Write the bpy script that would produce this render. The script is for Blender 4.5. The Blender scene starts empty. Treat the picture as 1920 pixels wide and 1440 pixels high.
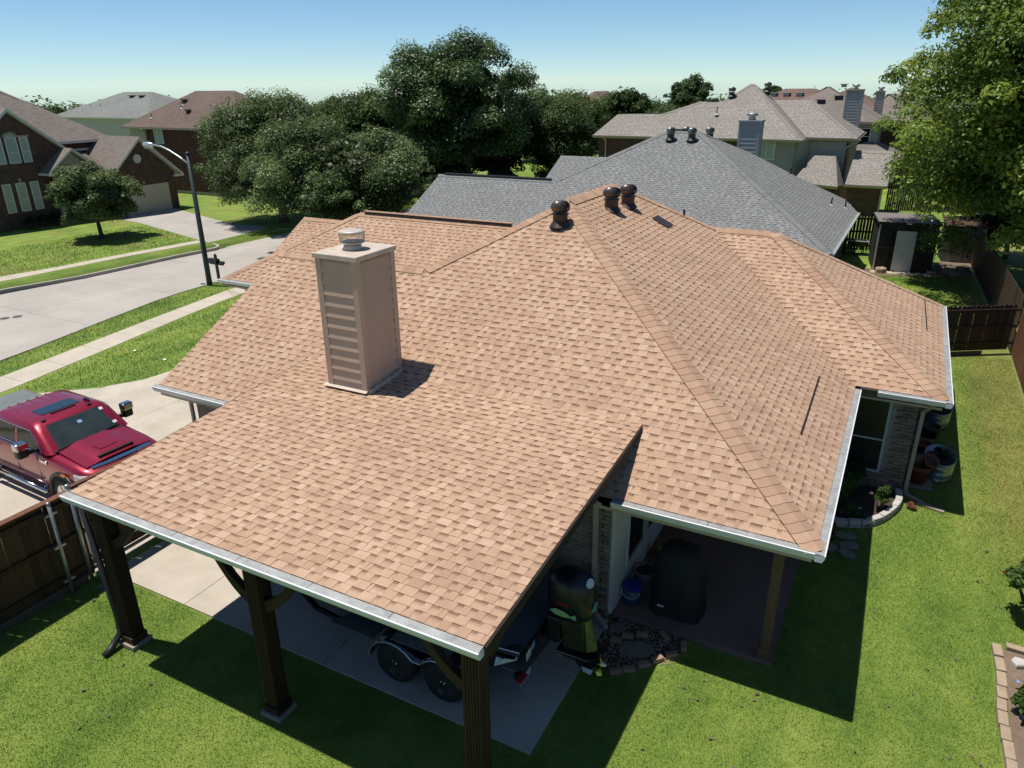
import bpy, math, random
import numpy as np
from mathutils import Vector, Matrix
random.seed(7)
RS = np.random.RandomState(11)
SC = bpy.context.scene
COL = SC.collection

# ------------------------------------------------------------------ camera, sky, sun, exposure
CAM = Vector((0.268825, -9.066190, 8.445048))
def make_camera():
    yaw, pitch, roll = -0.48693692, 0.39012749, -0.01029616
    cy, sy, cp, sp = math.cos(yaw), math.sin(yaw), math.cos(pitch), math.sin(pitch)
    f = Vector((sy * cp, cy * cp, -sp)); r = Vector((cy, -sy, 0)); u = r.cross(f)
    cr, sr = math.cos(roll), math.sin(roll)
    r2 = cr * r + sr * u; u2 = -sr * r + cr * u
    cd = bpy.data.cameras.new('camera'); cam = bpy.data.objects.new('camera', cd); COL.objects.link(cam)
    cd.sensor_fit = 'HORIZONTAL'; cd.sensor_width = 36.0; cd.lens = 36.0 * 1376.519 / 1920.0
    cd.clip_start = 0.1; cd.clip_end = 3000
    M = Matrix((r2, u2, -f)).transposed().to_4x4(); M.translation = CAM
    cam.matrix_world = M
    SC.camera = cam
make_camera()
SUN_DIR = Vector((0.27, 0.065, -1.0)).normalized()
W = bpy.data.worlds.new('World'); SC.world = W; W.use_nodes = True
nt = W.node_tree
sky = nt.nodes.new('ShaderNodeTexSky'); sky.sky_type = 'NISHITA'; sky.sun_disc = False
sky.sun_elevation = math.asin(-SUN_DIR.z); sky.sun_rotation = math.atan2(-SUN_DIR.x, -SUN_DIR.y)
sky.altitude = 200; sky.air_density = 0.68; sky.dust_density = 0.0; sky.ozone_density = 3.0
tint = nt.nodes.new('ShaderNodeMix'); tint.data_type = 'RGBA'; tint.blend_type = 'MULTIPLY'; tint.inputs[0].default_value = 1.0   # the camera's cool white balance
tint.inputs[7].default_value = (0.89, 1.035, 1.075, 1.0)
nt.links.new(sky.outputs[0], tint.inputs[6]); nt.links.new(tint.outputs[2], nt.nodes['Background'].inputs[0])
nt.nodes['Background'].inputs[1].default_value = 0.083
sl = bpy.data.lights.new('sun', 'SUN'); sl.energy = 4.5; sl.angle = math.radians(0.53); sl.color = (1.0, 0.955, 0.88)
so = bpy.data.objects.new('sun', sl); COL.objects.link(so)
so.rotation_euler = SUN_DIR.to_track_quat('-Z', 'Y').to_euler(); so.location = (0, 0, 60)
SC.view_settings.view_transform = 'Standard'; SC.view_settings.look = 'None'
SC.view_settings.exposure = 0.35; SC.view_settings.gamma = 1.0
SC.view_settings.use_curve_mapping = False
SC.cycles.max_bounces = 8; SC.cycles.transparent_max_bounces = 8

# ------------------------------------------------------------------ materials
ALB = 0.785        # all base colours below were matched at exposure 0; the scene is exposed 0.35 stops brighter
def rgb(h):
    return tuple(x * ALB for x in h) + (1.0,)
class NT:
    def __init__(s, name):
        s.m = bpy.data.materials.new(name); s.m.use_nodes = True
        s.t = s.m.node_tree; s.b = s.t.nodes['Principled BSDF']; s.out = s.t.nodes['Material Output']
    def n(s, typ, **kw):
        nd = s.t.nodes.new(typ)
        for k, v in kw.items(): setattr(nd, k, v)
        return nd
    def l(s, a, b): s.t.links.new(a, b)
    def math(s, op, a, b=None, clamp=False):
        nd = s.n('ShaderNodeMath', operation=op); nd.use_clamp = clamp
        for i, v in enumerate((a, b)):
            if v is None: continue
            if isinstance(v, (int, float)): nd.inputs[i].default_value = v
            else: s.l(v, nd.inputs[i])
        return nd.outputs[0]
    def pos(s, sc=(1, 1, 1), objspace=False):
        if objspace: src = s.n('ShaderNodeTexCoord').outputs['Object']
        else: src = s.n('ShaderNodeNewGeometry').outputs['Position']
        mp = s.n('ShaderNodeMapping'); mp.inputs['Scale'].default_value = sc
        s.l(src, mp.inputs['Vector']); return mp.outputs[0]
    def noise(s, scale, detail=3, sc=(1, 1, 1), rough=0.55, objspace=False):
        nd = s.n('ShaderNodeTexNoise'); nd.inputs['Scale'].default_value = scale
        nd.inputs['Detail'].default_value = detail; nd.inputs['Roughness'].default_value = rough
        s.l(s.pos(sc, objspace), nd.inputs['Vector']); return nd.outputs['Fac']
    def ramp(s, fac, stops):
        nd = s.n('ShaderNodeValToRGB'); e = nd.color_ramp.elements
        e[0].position, e[0].color = stops[0][0], rgb(stops[0][1])
        e[1].position, e[1].color = stops[-1][0], rgb(stops[-1][1])
        for p, c in stops[1:-1]:
            x = e.new(p); x.color = rgb(c)
        s.l(fac, nd.inputs[0]); return nd.outputs[0]
    def mix(s, fac, a, b, mode='MIX'):
        nd = s.n('ShaderNodeMix', data_type='RGBA', blend_type=mode)
        for i, v in ((0, fac), (6, a), (7, b)):
            if isinstance(v, (int, float)): nd.inputs[i].default_value = v
            elif isinstance(v, tuple): nd.inputs[i].default_value = rgb(v)
            else: s.l(v, nd.inputs[i])
        return nd.outputs[2]
    def attr(s, name='tone'):
        nd = s.n('ShaderNodeAttribute'); nd.attribute_name = name; return nd.outputs['Fac']
    def rand(s):
        return s.n('ShaderNodeObjectInfo').outputs['Random']
    def bump(s, h, strength=0.3, dist=0.01):
        nd = s.n('ShaderNodeBump'); nd.inputs['Strength'].default_value = strength
        nd.inputs['Distance'].default_value = dist
        s.l(h, nd.inputs['Height']); s.l(nd.outputs[0], s.b.inputs['Normal'])
    def col(s, c):
        if isinstance(c, tuple): s.b.inputs['Base Color'].default_value = rgb(c)
        else: s.l(c, s.b.inputs['Base Color'])
    def set(s, rough=0.8, metal=0.0, spec=None, coat=0.0):
        s.b.inputs['Roughness'].default_value = rough; s.b.inputs['Metallic'].default_value = metal
        if spec is not None: s.b.inputs['Specular IOR Level'].default_value = spec
        if coat: s.b.inputs['Coat Weight'].default_value = coat; s.b.inputs['Coat Roughness'].default_value = 0.04
        return s.m
MT = {}
def plain(name, c, rough=0.7, metal=0.0, var=0.12, scale=6.0, spec=None, coat=0.0, sc=(1, 1, 1), bump=0.0):
    k = NT(name)
    if var:
        d = tuple(x * (1 - var) for x in c); e = tuple(min(1, x * (1 + var)) for x in c)
        f = k.noise(scale, 4, sc)
        k.col(k.ramp(f, [(0.3, d), (0.7, e)]))
        if bump: k.bump(k.noise(scale * 6, 4, sc), bump, 0.01)
    else: k.col(c)
    MT[name] = k.set(rough, metal, spec, coat); return MT[name]

def shingle_mat(name, stops, gran=0.10):
    k = NT(name); t = k.attr('tone')
    c = k.ramp(t, stops)
    if name == 'shingle_tan': c = k.mix(k.math('MULTIPLY', k.math('SUBTRACT', k.noise(2.6, 4, rough=0.7), 0.46, True), 2.6, True), c, (0.44, 0.262, 0.178))
    big = k.noise(0.55, 3); fine = k.noise(140, 2); mid = k.noise(9, 3)
    c = k.mix(k.math('MULTIPLY', k.math('SUBTRACT', big, 0.35, True), 0.5), c, (stops[1][1][0] * 1.0, stops[1][1][1] * 0.97, stops[1][1][2] * 0.95))
    v = k.math('ADD', k.math('MULTIPLY', fine, gran * 3.2), k.math('MULTIPLY', mid, gran * 1.6))
    v = k.math('ADD', v, 1.0 - gran * 2.4)
    h = k.n('ShaderNodeHueSaturation'); k.l(v, h.inputs['Value']); k.l(c, h.inputs['Color'])
    k.col(h.outputs[0]); k.bump(fine, 0.35, 0.004)
    MT[name] = k.set(0.92, 0, 0.25); return MT[name]
TAN = [(0.0, (0.085, 0.05, 0.034)), (0.22, (0.24, 0.142, 0.092)), (0.5, (0.445, 0.285, 0.19)), (0.75, (0.555, 0.372, 0.252)), (1.0, (0.63, 0.45, 0.32))]
GRY = [(0.0, (0.05, 0.053, 0.056)), (0.22, (0.14, 0.143, 0.145)), (0.5, (0.20, 0.203, 0.203)), (0.75, (0.245, 0.249, 0.247)), (1.0, (0.325, 0.33, 0.325))]
BGE = [(0.0, (0.09, 0.082, 0.074)), (0.22, (0.20, 0.178, 0.155)), (0.5, (0.29, 0.262, 0.232)), (0.75, (0.345, 0.315, 0.282)), (1.0, (0.43, 0.40, 0.365))]
shingle_mat('shingle_tan', TAN); shingle_mat('shingle_gray', GRY); shingle_mat('shingle_beige', BGE)
def far_shingle(name, a, b):
    k = NT(name); f = k.noise(2.2, 5, (1, 1, 5), 0.7); g = k.noise(0.3, 2)
    c = k.ramp(k.math('ADD', k.math('MULTIPLY', f, 0.8), k.math('MULTIPLY', g, 0.25)), [(0.35, a), (0.7, b)])
    k.col(c); k.bump(k.noise(4, 3, (1, 1, 9)), 0.4, 0.03); MT[name] = k.set(0.9, 0, 0.25)
far_shingle('far_shingle_brown', (0.115, 0.082, 0.066), (0.20, 0.148, 0.122))
far_shingle('far_shingle_taupe', (0.15, 0.125, 0.108), (0.27, 0.232, 0.205))
far_shingle('far_shingle_gray', (0.17, 0.175, 0.165), (0.27, 0.275, 0.26))
far_shingle('far_shingle_redbrown', (0.13, 0.085, 0.066), (0.225, 0.155, 0.125))
def brick_mat(name, c1, c2, mortar, w=0.21, h=0.075):
    k = NT(name)
    sep = k.n('ShaderNodeSeparateXYZ'); k.l(k.pos(), sep.inputs[0])
    hx = k.math('ADD', sep.outputs[0], sep.outputs[1]); cmb = k.n('ShaderNodeCombineXYZ')
    k.l(hx, cmb.inputs[0]); k.l(sep.outputs[2], cmb.inputs[1])
    bt = k.n('ShaderNodeTexBrick'); k.l(cmb.outputs[0], bt.inputs['Vector'])
    bt.inputs['Color1'].default_value = rgb(c1); bt.inputs['Color2'].default_value = rgb(c2); bt.inputs['Mortar'].default_value = rgb(mortar)
    bt.inputs['Scale'].default_value = 1.0; bt.inputs['Brick Width'].default_value = w; bt.inputs['Row Height'].default_value = h
    bt.inputs['Mortar Size'].default_value = 0.007; bt.inputs['Bias'].default_value = -0.1
    n = k.noise(3.0, 4)
    k.col(k.mix(0.55, bt.outputs['Color'], k.ramp(n, [(0.3, (0.70, 0.70, 0.70)), (0.7, (1.59, 1.59, 1.59))]), 'MULTIPLY'))
    inv = k.math('SUBTRACT', 1.0, bt.outputs['Fac']); k.bump(inv, 0.6, 0.01)
    MT[name] = k.set(0.9, 0, 0.2)
brick_mat('brick_tan', (0.30, 0.235, 0.19), (0.19, 0.145, 0.12), (0.36, 0.33, 0.29))
brick_mat('brick_dark', (0.085, 0.045, 0.034), (0.14, 0.075, 0.055), (0.19, 0.15, 0.125))
brick_mat('brick_red', (0.115, 0.045, 0.035), (0.17, 0.07, 0.052), (0.19, 0.13, 0.11))
brick_mat('stone_wall', (0.42, 0.37, 0.30), (0.30, 0.26, 0.21), (0.45, 0.42, 0.36), 0.42, 0.2)
k = NT('brick_piece'); r = k.rand()
k.col(k.mix(0.35, k.ramp(r, [(0.0, (0.12, 0.09, 0.075)), (0.3, (0.24, 0.185, 0.15)), (0.7, (0.32, 0.255, 0.205)), (1.0, (0.38, 0.32, 0.26))]), k.ramp(k.noise(35, 4), [(0.3, (0.1, 0.08, 0.065)), (0.7, (0.42, 0.35, 0.29))])))
k.bump(k.noise(90, 3), 0.4, 0.004); MT['brick_piece'] = k.set(0.92, 0, 0.2)
plain('mortar', (0.33, 0.30, 0.265), 0.95, 0, 0.15, 12)
plain('trim_beige', (0.50, 0.42, 0.33), 0.6, 0, 0.06, 4)
plain('trim_white', (0.72, 0.70, 0.66), 0.55, 0, 0.05, 4)
plain('trim_taupe', (0.40, 0.345, 0.28), 0.6, 0, 0.06, 4)
plain('chimney_paint', (0.56, 0.405, 0.31), 0.62, 0, 0.05, 3.0, sc=(1, 1, 0.3))
plain('chimney_cap_paint', (0.60, 0.50, 0.415), 0.6, 0, 0.12, 6)
plain('siding_gray', (0.37, 0.35, 0.335), 0.6, 0, 0.06, 2)
plain('siding_pale', (0.52, 0.47, 0.46), 0.6, 0, 0.05, 2)
plain('siding_bluegray', (0.30, 0.33, 0.34), 0.6, 0, 0.06, 2)
plain('siding_cream', (0.50, 0.46, 0.38), 0.6, 0, 0.05, 2)
plain('gutter_white', (0.84, 0.84, 0.85), 0.42, 0, 0.03, 5)
plain('gutter_brown', (0.05, 0.032, 0.025), 0.4, 0, 0.05, 5)
k = NT('gutter_mesh'); f = k.noise(120, 2); g = k.noise(7, 4)
k.col(k.ramp(k.math('ADD', k.math('MULTIPLY', f, 0.6), k.math('MULTIPLY', g, 0.5)), [(0.35, (0.26, 0.265, 0.26)), (0.7, (0.60, 0.60, 0.58))]))
k.bump(f, 0.4, 0.004); MT['gutter_mesh'] = k.set(0.5, 0.35)
plain('galvanized', (0.46, 0.48, 0.49), 0.42, 0.75, 0.15, 9)
plain('tank_steel', (0.32, 0.42, 0.46), 0.38, 0.7, 0.2, 5)
plain('chrome', (0.78, 0.79, 0.80), 0.12, 1.0, 0)
plain('turbine_brown', (0.055, 0.038, 0.033), 0.45, 0.3, 0.2, 8)  # darkened to hold the shade on the turbine necks
plain('turbine_fin', (0.20, 0.155, 0.14), 0.35, 0.6, 0.1, 8)
plain('turbine_fin_gray', (0.30, 0.33, 0.33), 0.35, 0.7, 0.1, 8)
plain('vent_dark', (0.045, 0.045, 0.047), 0.5, 0.3, 0.1, 8)
plain('flue_steel', (0.62, 0.55, 0.48), 0.5, 0.25, 0.1, 8)
plain('lead_gray', (0.5, 0.5, 0.49), 0.6, 0.2, 0.2, 20)
def wood(name, a, b, rough=0.75, zs=0.06, scale=14):
    k = NT(name); f = k.noise(scale, 5, (1, 1, zs)); r = k.rand()
    t = k.math('ADD', k.math('MULTIPLY', f, 0.75), k.math('MULTIPLY', r, 0.4))
    k.col(k.ramp(t, [(0.3, a), (0.85, b)])); k.bump(f, 0.3, 0.006)
    MT[name] = k.set(rough, 0, 0.3)
wood('fence_wood', (0.032, 0.019, 0.011), (0.115, 0.062, 0.03))
wood('fence_red', (0.10, 0.04, 0.02), (0.24, 0.10, 0.05))
wood('fence_dark', (0.035, 0.022, 0.016), (0.085, 0.05, 0.033))
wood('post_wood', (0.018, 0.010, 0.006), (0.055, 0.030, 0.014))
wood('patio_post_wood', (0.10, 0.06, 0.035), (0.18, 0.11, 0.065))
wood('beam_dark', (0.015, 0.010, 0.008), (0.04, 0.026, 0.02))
wood('kick_wood', (0.07, 0.055, 0.042), (0.15, 0.12, 0.095))
wood('bark', (0.05, 0.038, 0.028), (0.12, 0.095, 0.072), 0.9, 0.2, 9)
wood('shed_wood', (0.025, 0.02, 0.016), (0.05, 0.042, 0.035))
def concrete(name, a, b, scale=1.3, stain=0.35):
    k = NT(name); f = k.noise(scale, 6, rough=0.65); g = k.noise(60, 2); s = k.noise(0.35, 4)
    t = k.math('ADD', k.math('MULTIPLY', f, 0.6), k.math('MULTIPLY', g, 0.3))
    t = k.math('ADD', t, k.math('MULTIPLY', k.math('SUBTRACT', s, 0.5), stain)); t = k.math('ADD', t, k.math('MULTIPLY', k.rand(), 0.08))
    k.col(k.ramp(t, [(0.25, a), (0.7, b)])); k.bump(g, 0.15, 0.003); MT[name] = k.set(0.88, 0, 0.3)
concrete('concrete_drive', (0.40, 0.345, 0.275), (0.62, 0.55, 0.455))
concrete('concrete_road', (0.37, 0.34, 0.305), (0.53, 0.49, 0.435), 0.5, 0.5)
concrete('concrete_walk', (0.44, 0.385, 0.31), (0.63, 0.56, 0.46))
concrete('concrete_kerb', (0.36, 0.33, 0.29), (0.52, 0.48, 0.42))
concrete('patio_floor', (0.17, 0.11, 0.09), (0.28, 0.19, 0.155))
concrete('plinth', (0.25, 0.20, 0.16), (0.42, 0.35, 0.28))
concrete('stone_tan', (0.30, 0.22, 0.15), (0.50, 0.39, 0.28), 5)
concrete('edging_brick', (0.30, 0.17, 0.115), (0.46, 0.28, 0.20), 6)
concrete('flagstone', (0.16, 0.14, 0.11), (0.32, 0.28, 0.22), 4)
concrete('white_stone', (0.40, 0.37, 0.34), (0.66, 0.62, 0.57), 5)
concrete('soil', (0.045, 0.032, 0.022), (0.10, 0.075, 0.055), 8)
concrete('mulch', (0.12, 0.085, 0.06), (0.26, 0.19, 0.14), 8)
concrete('terracotta', (0.17, 0.06, 0.032), (0.30, 0.115, 0.062), 6)
plain('tar_joint', (0.05, 0.045, 0.04), 0.9, 0, 0)
# lawn
def lawn_mat(name, tonal):
    k = NT(name)
    sep = k.n('ShaderNodeSeparateXYZ'); k.l(k.pos(), sep.inputs[0])
    n1 = k.noise(0.55, 5, rough=0.6); n2 = k.noise(4.5, 5, rough=0.7); n3 = k.noise(45, 3)
    t = k.math('ADD', k.math('MULTIPLY', n1, 0.80), k.math('MULTIPLY', n2, 0.32)); t = k.math('SUBTRACT', t, 0.11)
    if tonal: t = k.math('ADD', t, k.math('MULTIPLY', k.math('SUBTRACT', k.attr('tone'), 0.5), 0.42))
    else: t = k.math('ADD', t, k.math('MULTIPLY', k.math('SUBTRACT', n3, 0.5), 0.6))
    # mower stripes run along the side yard
    st = k.math('MULTIPLY', k.math('SINE', k.math('MULTIPLY', sep.outputs[0], 6.0)), 0.035); t = k.math('ADD', t, st)
    g = k.ramp(t, [(0.20, (0.128, 0.215, 0.038)), (0.42, (0.228, 0.338, 0.058)), (0.58, (0.33, 0.415, 0.082)), (0.8, (0.50, 0.52, 0.16))])
    # dry strip along the right-hand fence, dry patches in the yard across the street
    d1 = k.math('MULTIPLY', k.math('MULTIPLY', k.math('SUBTRACT', sep.outputs[0], 2.25), 1.1, True), k.math('MULTIPLY', k.math('SUBTRACT', sep.outputs[1], 3.5), 0.25, True))
    d2 = k.math('MULTIPLY', k.math('MULTIPLY', k.math('SUBTRACT', -37.0, sep.outputs[0]), 1.0, True), 0.55)
    pn = k.math('MULTIPLY', k.math('SUBTRACT', k.noise(0.42, 4), 0.47), 6.0, True)
    dry = k.math('ADD', k.math('MULTIPLY', d1, k.math('ADD', k.math('MULTIPLY', n2, 0.9), 0.15)), k.math('MULTIPLY', d2, pn), True)
    c = k.mix(k.math('MULTIPLY', dry, 0.85), g, k.ramp(n2, [(0.3, (0.25, 0.19, 0.06)), (0.7, (0.40, 0.315, 0.115))]))
    if not tonal: c = k.mix(1.0, c, (1.16, 1.20, 1.16), 'MULTIPLY')
    k.col(c)
    if not tonal: k.bump(k.math('ADD', n3, k.noise(120, 2)), 0.8, 0.03)
    MT[name] = k.set(0.75, 0, 0.2)
    if tonal:
        tr = k.n('ShaderNodeBsdfTranslucent'); k.l(c, tr.inputs[0]); mx = k.n('ShaderNodeMixShader'); mx.inputs[0].default_value = 0.3
        k.l(k.b.outputs[0], mx.inputs[1]); k.l(tr.outputs[0], mx.inputs[2]); k.l(mx.outputs[0], k.out.inputs[0])
lawn_mat('lawn', False); lawn_mat('grass_blade', True)
def leaf_mat(name, stops, trans=0.3, rough=0.6, spec=0.15):
    k = NT(name); t = k.attr('tone'); c = k.ramp(t, stops)
    k.col(c); k.set(rough, 0, spec); MT[name] = k.m
    tr = k.n('ShaderNodeBsdfTranslucent')
    h = k.n('ShaderNodeHueSaturation'); h.inputs['Value'].default_value = 1.35; h.inputs['Hue'].default_value = 0.485; k.l(c, h.inputs['Color'])
    k.l(h.outputs[0], tr.inputs[0]); mx = k.n('ShaderNodeMixShader'); mx.inputs[0].default_value = trans
    k.l(k.b.outputs[0], mx.inputs[1]); k.l(tr.outputs[0], mx.inputs[2]); k.l(mx.outputs[0], k.out.inputs[0])
leaf_mat('leaf_oak', [(0.0, (0.030, 0.050, 0.017)), (0.5, (0.135, 0.195, 0.065)), (1.0, (0.28, 0.37, 0.14))], 0.28, 0.45, 0.22)
leaf_mat('leaf_redoak', [(0.0, (0.020, 0.043, 0.012)), (0.5, (0.105, 0.18, 0.055)), (1.0, (0.25, 0.37, 0.13))], 0.28, 0.40, 0.32)
leaf_mat('leaf_bright', [(0.0, (0.06, 0.11, 0.02)), (0.45, (0.22, 0.335, 0.055)), (0.85, (0.42, 0.50, 0.09)), (1.0, (0.50, 0.42, 0.12))], 0.42, 0.45, 0.3)
leaf_mat('leaf_mid', [(0.0, (0.03, 0.055, 0.015)), (0.5, (0.08, 0.13, 0.036)), (1.0, (0.16, 0.22, 0.07))], 0.28, 0.5)
leaf_mat('leaf_far', [(0.0, (0.045, 0.075, 0.030)), (0.5, (0.095, 0.145, 0.055)), (1.0, (0.16, 0.22, 0.085))], 0.25, 0.7, 0.1)  # paler than nearer leaves: distance haze put into the colour
leaf_mat('leaf_dark', [(0.0, (0.013, 0.026, 0.009)), (0.5, (0.027, 0.05, 0.016)), (1.0, (0.05, 0.085, 0.026))], 0.2, 0.5)
leaf_mat('leaf_garden', [(0.0, (0.05, 0.10, 0.02)), (0.5, (0.09, 0.16, 0.03)), (1.0, (0.17, 0.24, 0.05))], 0.35, 0.5)
leaf_mat('petal_red', [(0.0, (0.25, 0.01, 0.02)), (1.0, (0.45, 0.03, 0.05))], 0.2, 0.5)
leaf_mat('leaf_redcrape', [(0.0, (0.25, 0.03, 0.05)), (1.0, (0.42, 0.07, 0.10))], 0.2, 0.5)
# vehicles and small things
k = NT('truck_red'); k.col(k.mix(0.25, (0.33, 0.004, 0.026), k.ramp(k.noise(900, 1), [(0.4, (0.24, 0.002, 0.018)), (0.6, (0.48, 0.014, 0.055))])))
MT['truck_red'] = k.set(0.32, 0.45, 0.5, 1.0)
plain('glass_dark', (0.010, 0.013, 0.014), 0.06, 0, 0, spec=0.35)
plain('glass_windshield', (0.035, 0.05, 0.047), 0.06, 0, 0.25, 2.2, spec=0.7)
plain('glass_sunroof', (0.02, 0.045, 0.065), 0.06, 0, 0, spec=0.7)
plain('black_plastic', (0.015, 0.015, 0.016), 0.45, 0, 0.1, 20)
plain('black_gloss', (0.008, 0.009, 0.012), 0.16, 0, 0, spec=0.5, coat=0.6)
plain('tyre', (0.016, 0.016, 0.017), 0.75, 0, 0.15, 20)
plain('tonneau', (0.16, 0.18, 0.18), 0.6, 0, 0.08, 8)
plain('lamp_glass', (0.55, 0.56, 0.55), 0.08, 0.3, 0.1, 30)
plain('amber', (0.60, 0.13, 0.02), 0.2, 0, 0)
plain('sticker_blue', (0.28, 0.50, 0.78), 0.35, 0, 0.1, 30)
plain('sticker_white', (0.74, 0.78, 0.82), 0.35, 0, 0.05, 30)
plain('sticker_red', (0.45, 0.03, 0.04), 0.4, 0, 0)
plain('sticker_teal', (0.10, 0.42, 0.36), 0.4, 0, 0.2, 40)
plain('sticker_green', (0.30, 0.55, 0.26), 0.4, 0, 0.2, 40)
plain('wrap_olive', (0.035, 0.042, 0.014), 0.45, 0, 0.4, 9)
plain('wrap_lime', (0.16, 0.19, 0.045), 0.45, 0, 0.3, 14)
plain('cowl_navy', (0.010, 0.012, 0.018), 0.38, 0, 0.1, 5)
plain('boat_carpet', (0.12, 0.125, 0.13), 0.95, 0, 0.1, 60)
plain('diamond_plate', (0.30, 0.33, 0.34), 0.38, 0.7, 0.5, 55)
plain('boat_trim', (0.55, 0.56, 0.58), 0.3, 0.6, 0)
plain('lime', (0.55, 0.70, 0.10), 0.4, 0, 0)
plain('cover_black', (0.012, 0.012, 0.013), 0.75, 0, 0.2, 6)
plain('bucket_blue', (0.015, 0.03, 0.34), 0.4, 0, 0)
plain('bucket_body', (0.05, 0.11, 0.18), 0.35, 0, 0.1, 5)
plain('planter_gray', (0.30, 0.29, 0.30), 0.7, 0, 0.1, 10)
plain('yellow_plastic', (0.22, 0.18, 0.02), 0.5, 0, 0)
plain('lamp_pole', (0.045, 0.06, 0.058), 0.45, 0.4, 0.15, 5)
plain('lamp_arm', (0.60, 0.66, 0.70), 0.35, 0.7, 0.05, 5)
plain('mailbox_black', (0.012, 0.012, 0.014), 0.4, 0, 0)
plain('iron', (0.13, 0.125, 0.12), 0.6, 0.5, 0.2, 20)
plain('door_white', (0.74, 0.73, 0.69), 0.5, 0, 0.04, 3)
plain('door_cream', (0.58, 0.52, 0.42), 0.55, 0, 0.04, 3)
plain('panel_gray', (0.27, 0.29, 0.30), 0.45, 0.3, 0.12, 3)
plain('blind', (0.40, 0.47, 0.44), 0.35, 0, 0.08, 2, spec=0.6)
plain('screen_dark', (0.022, 0.026, 0.024), 0.25, 0, 0.2, 3, spec=0.5)
plain('frame_blue', (0.42, 0.53, 0.58), 0.45, 0, 0)
plain('frame_white', (0.72, 0.74, 0.74), 0.45, 0, 0)
plain('dark_void', (0.01, 0.009, 0.008), 0.9, 0, 0)
plain('shed_roof', (0.20, 0.17, 0.155), 0.85, 0, 0.25, 9)
plain('hose_green', (0.10, 0.30, 0.28), 0.5, 0, 0)
plain('pipe_black', (0.02, 0.02, 0.022), 0.5, 0, 0)

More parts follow.
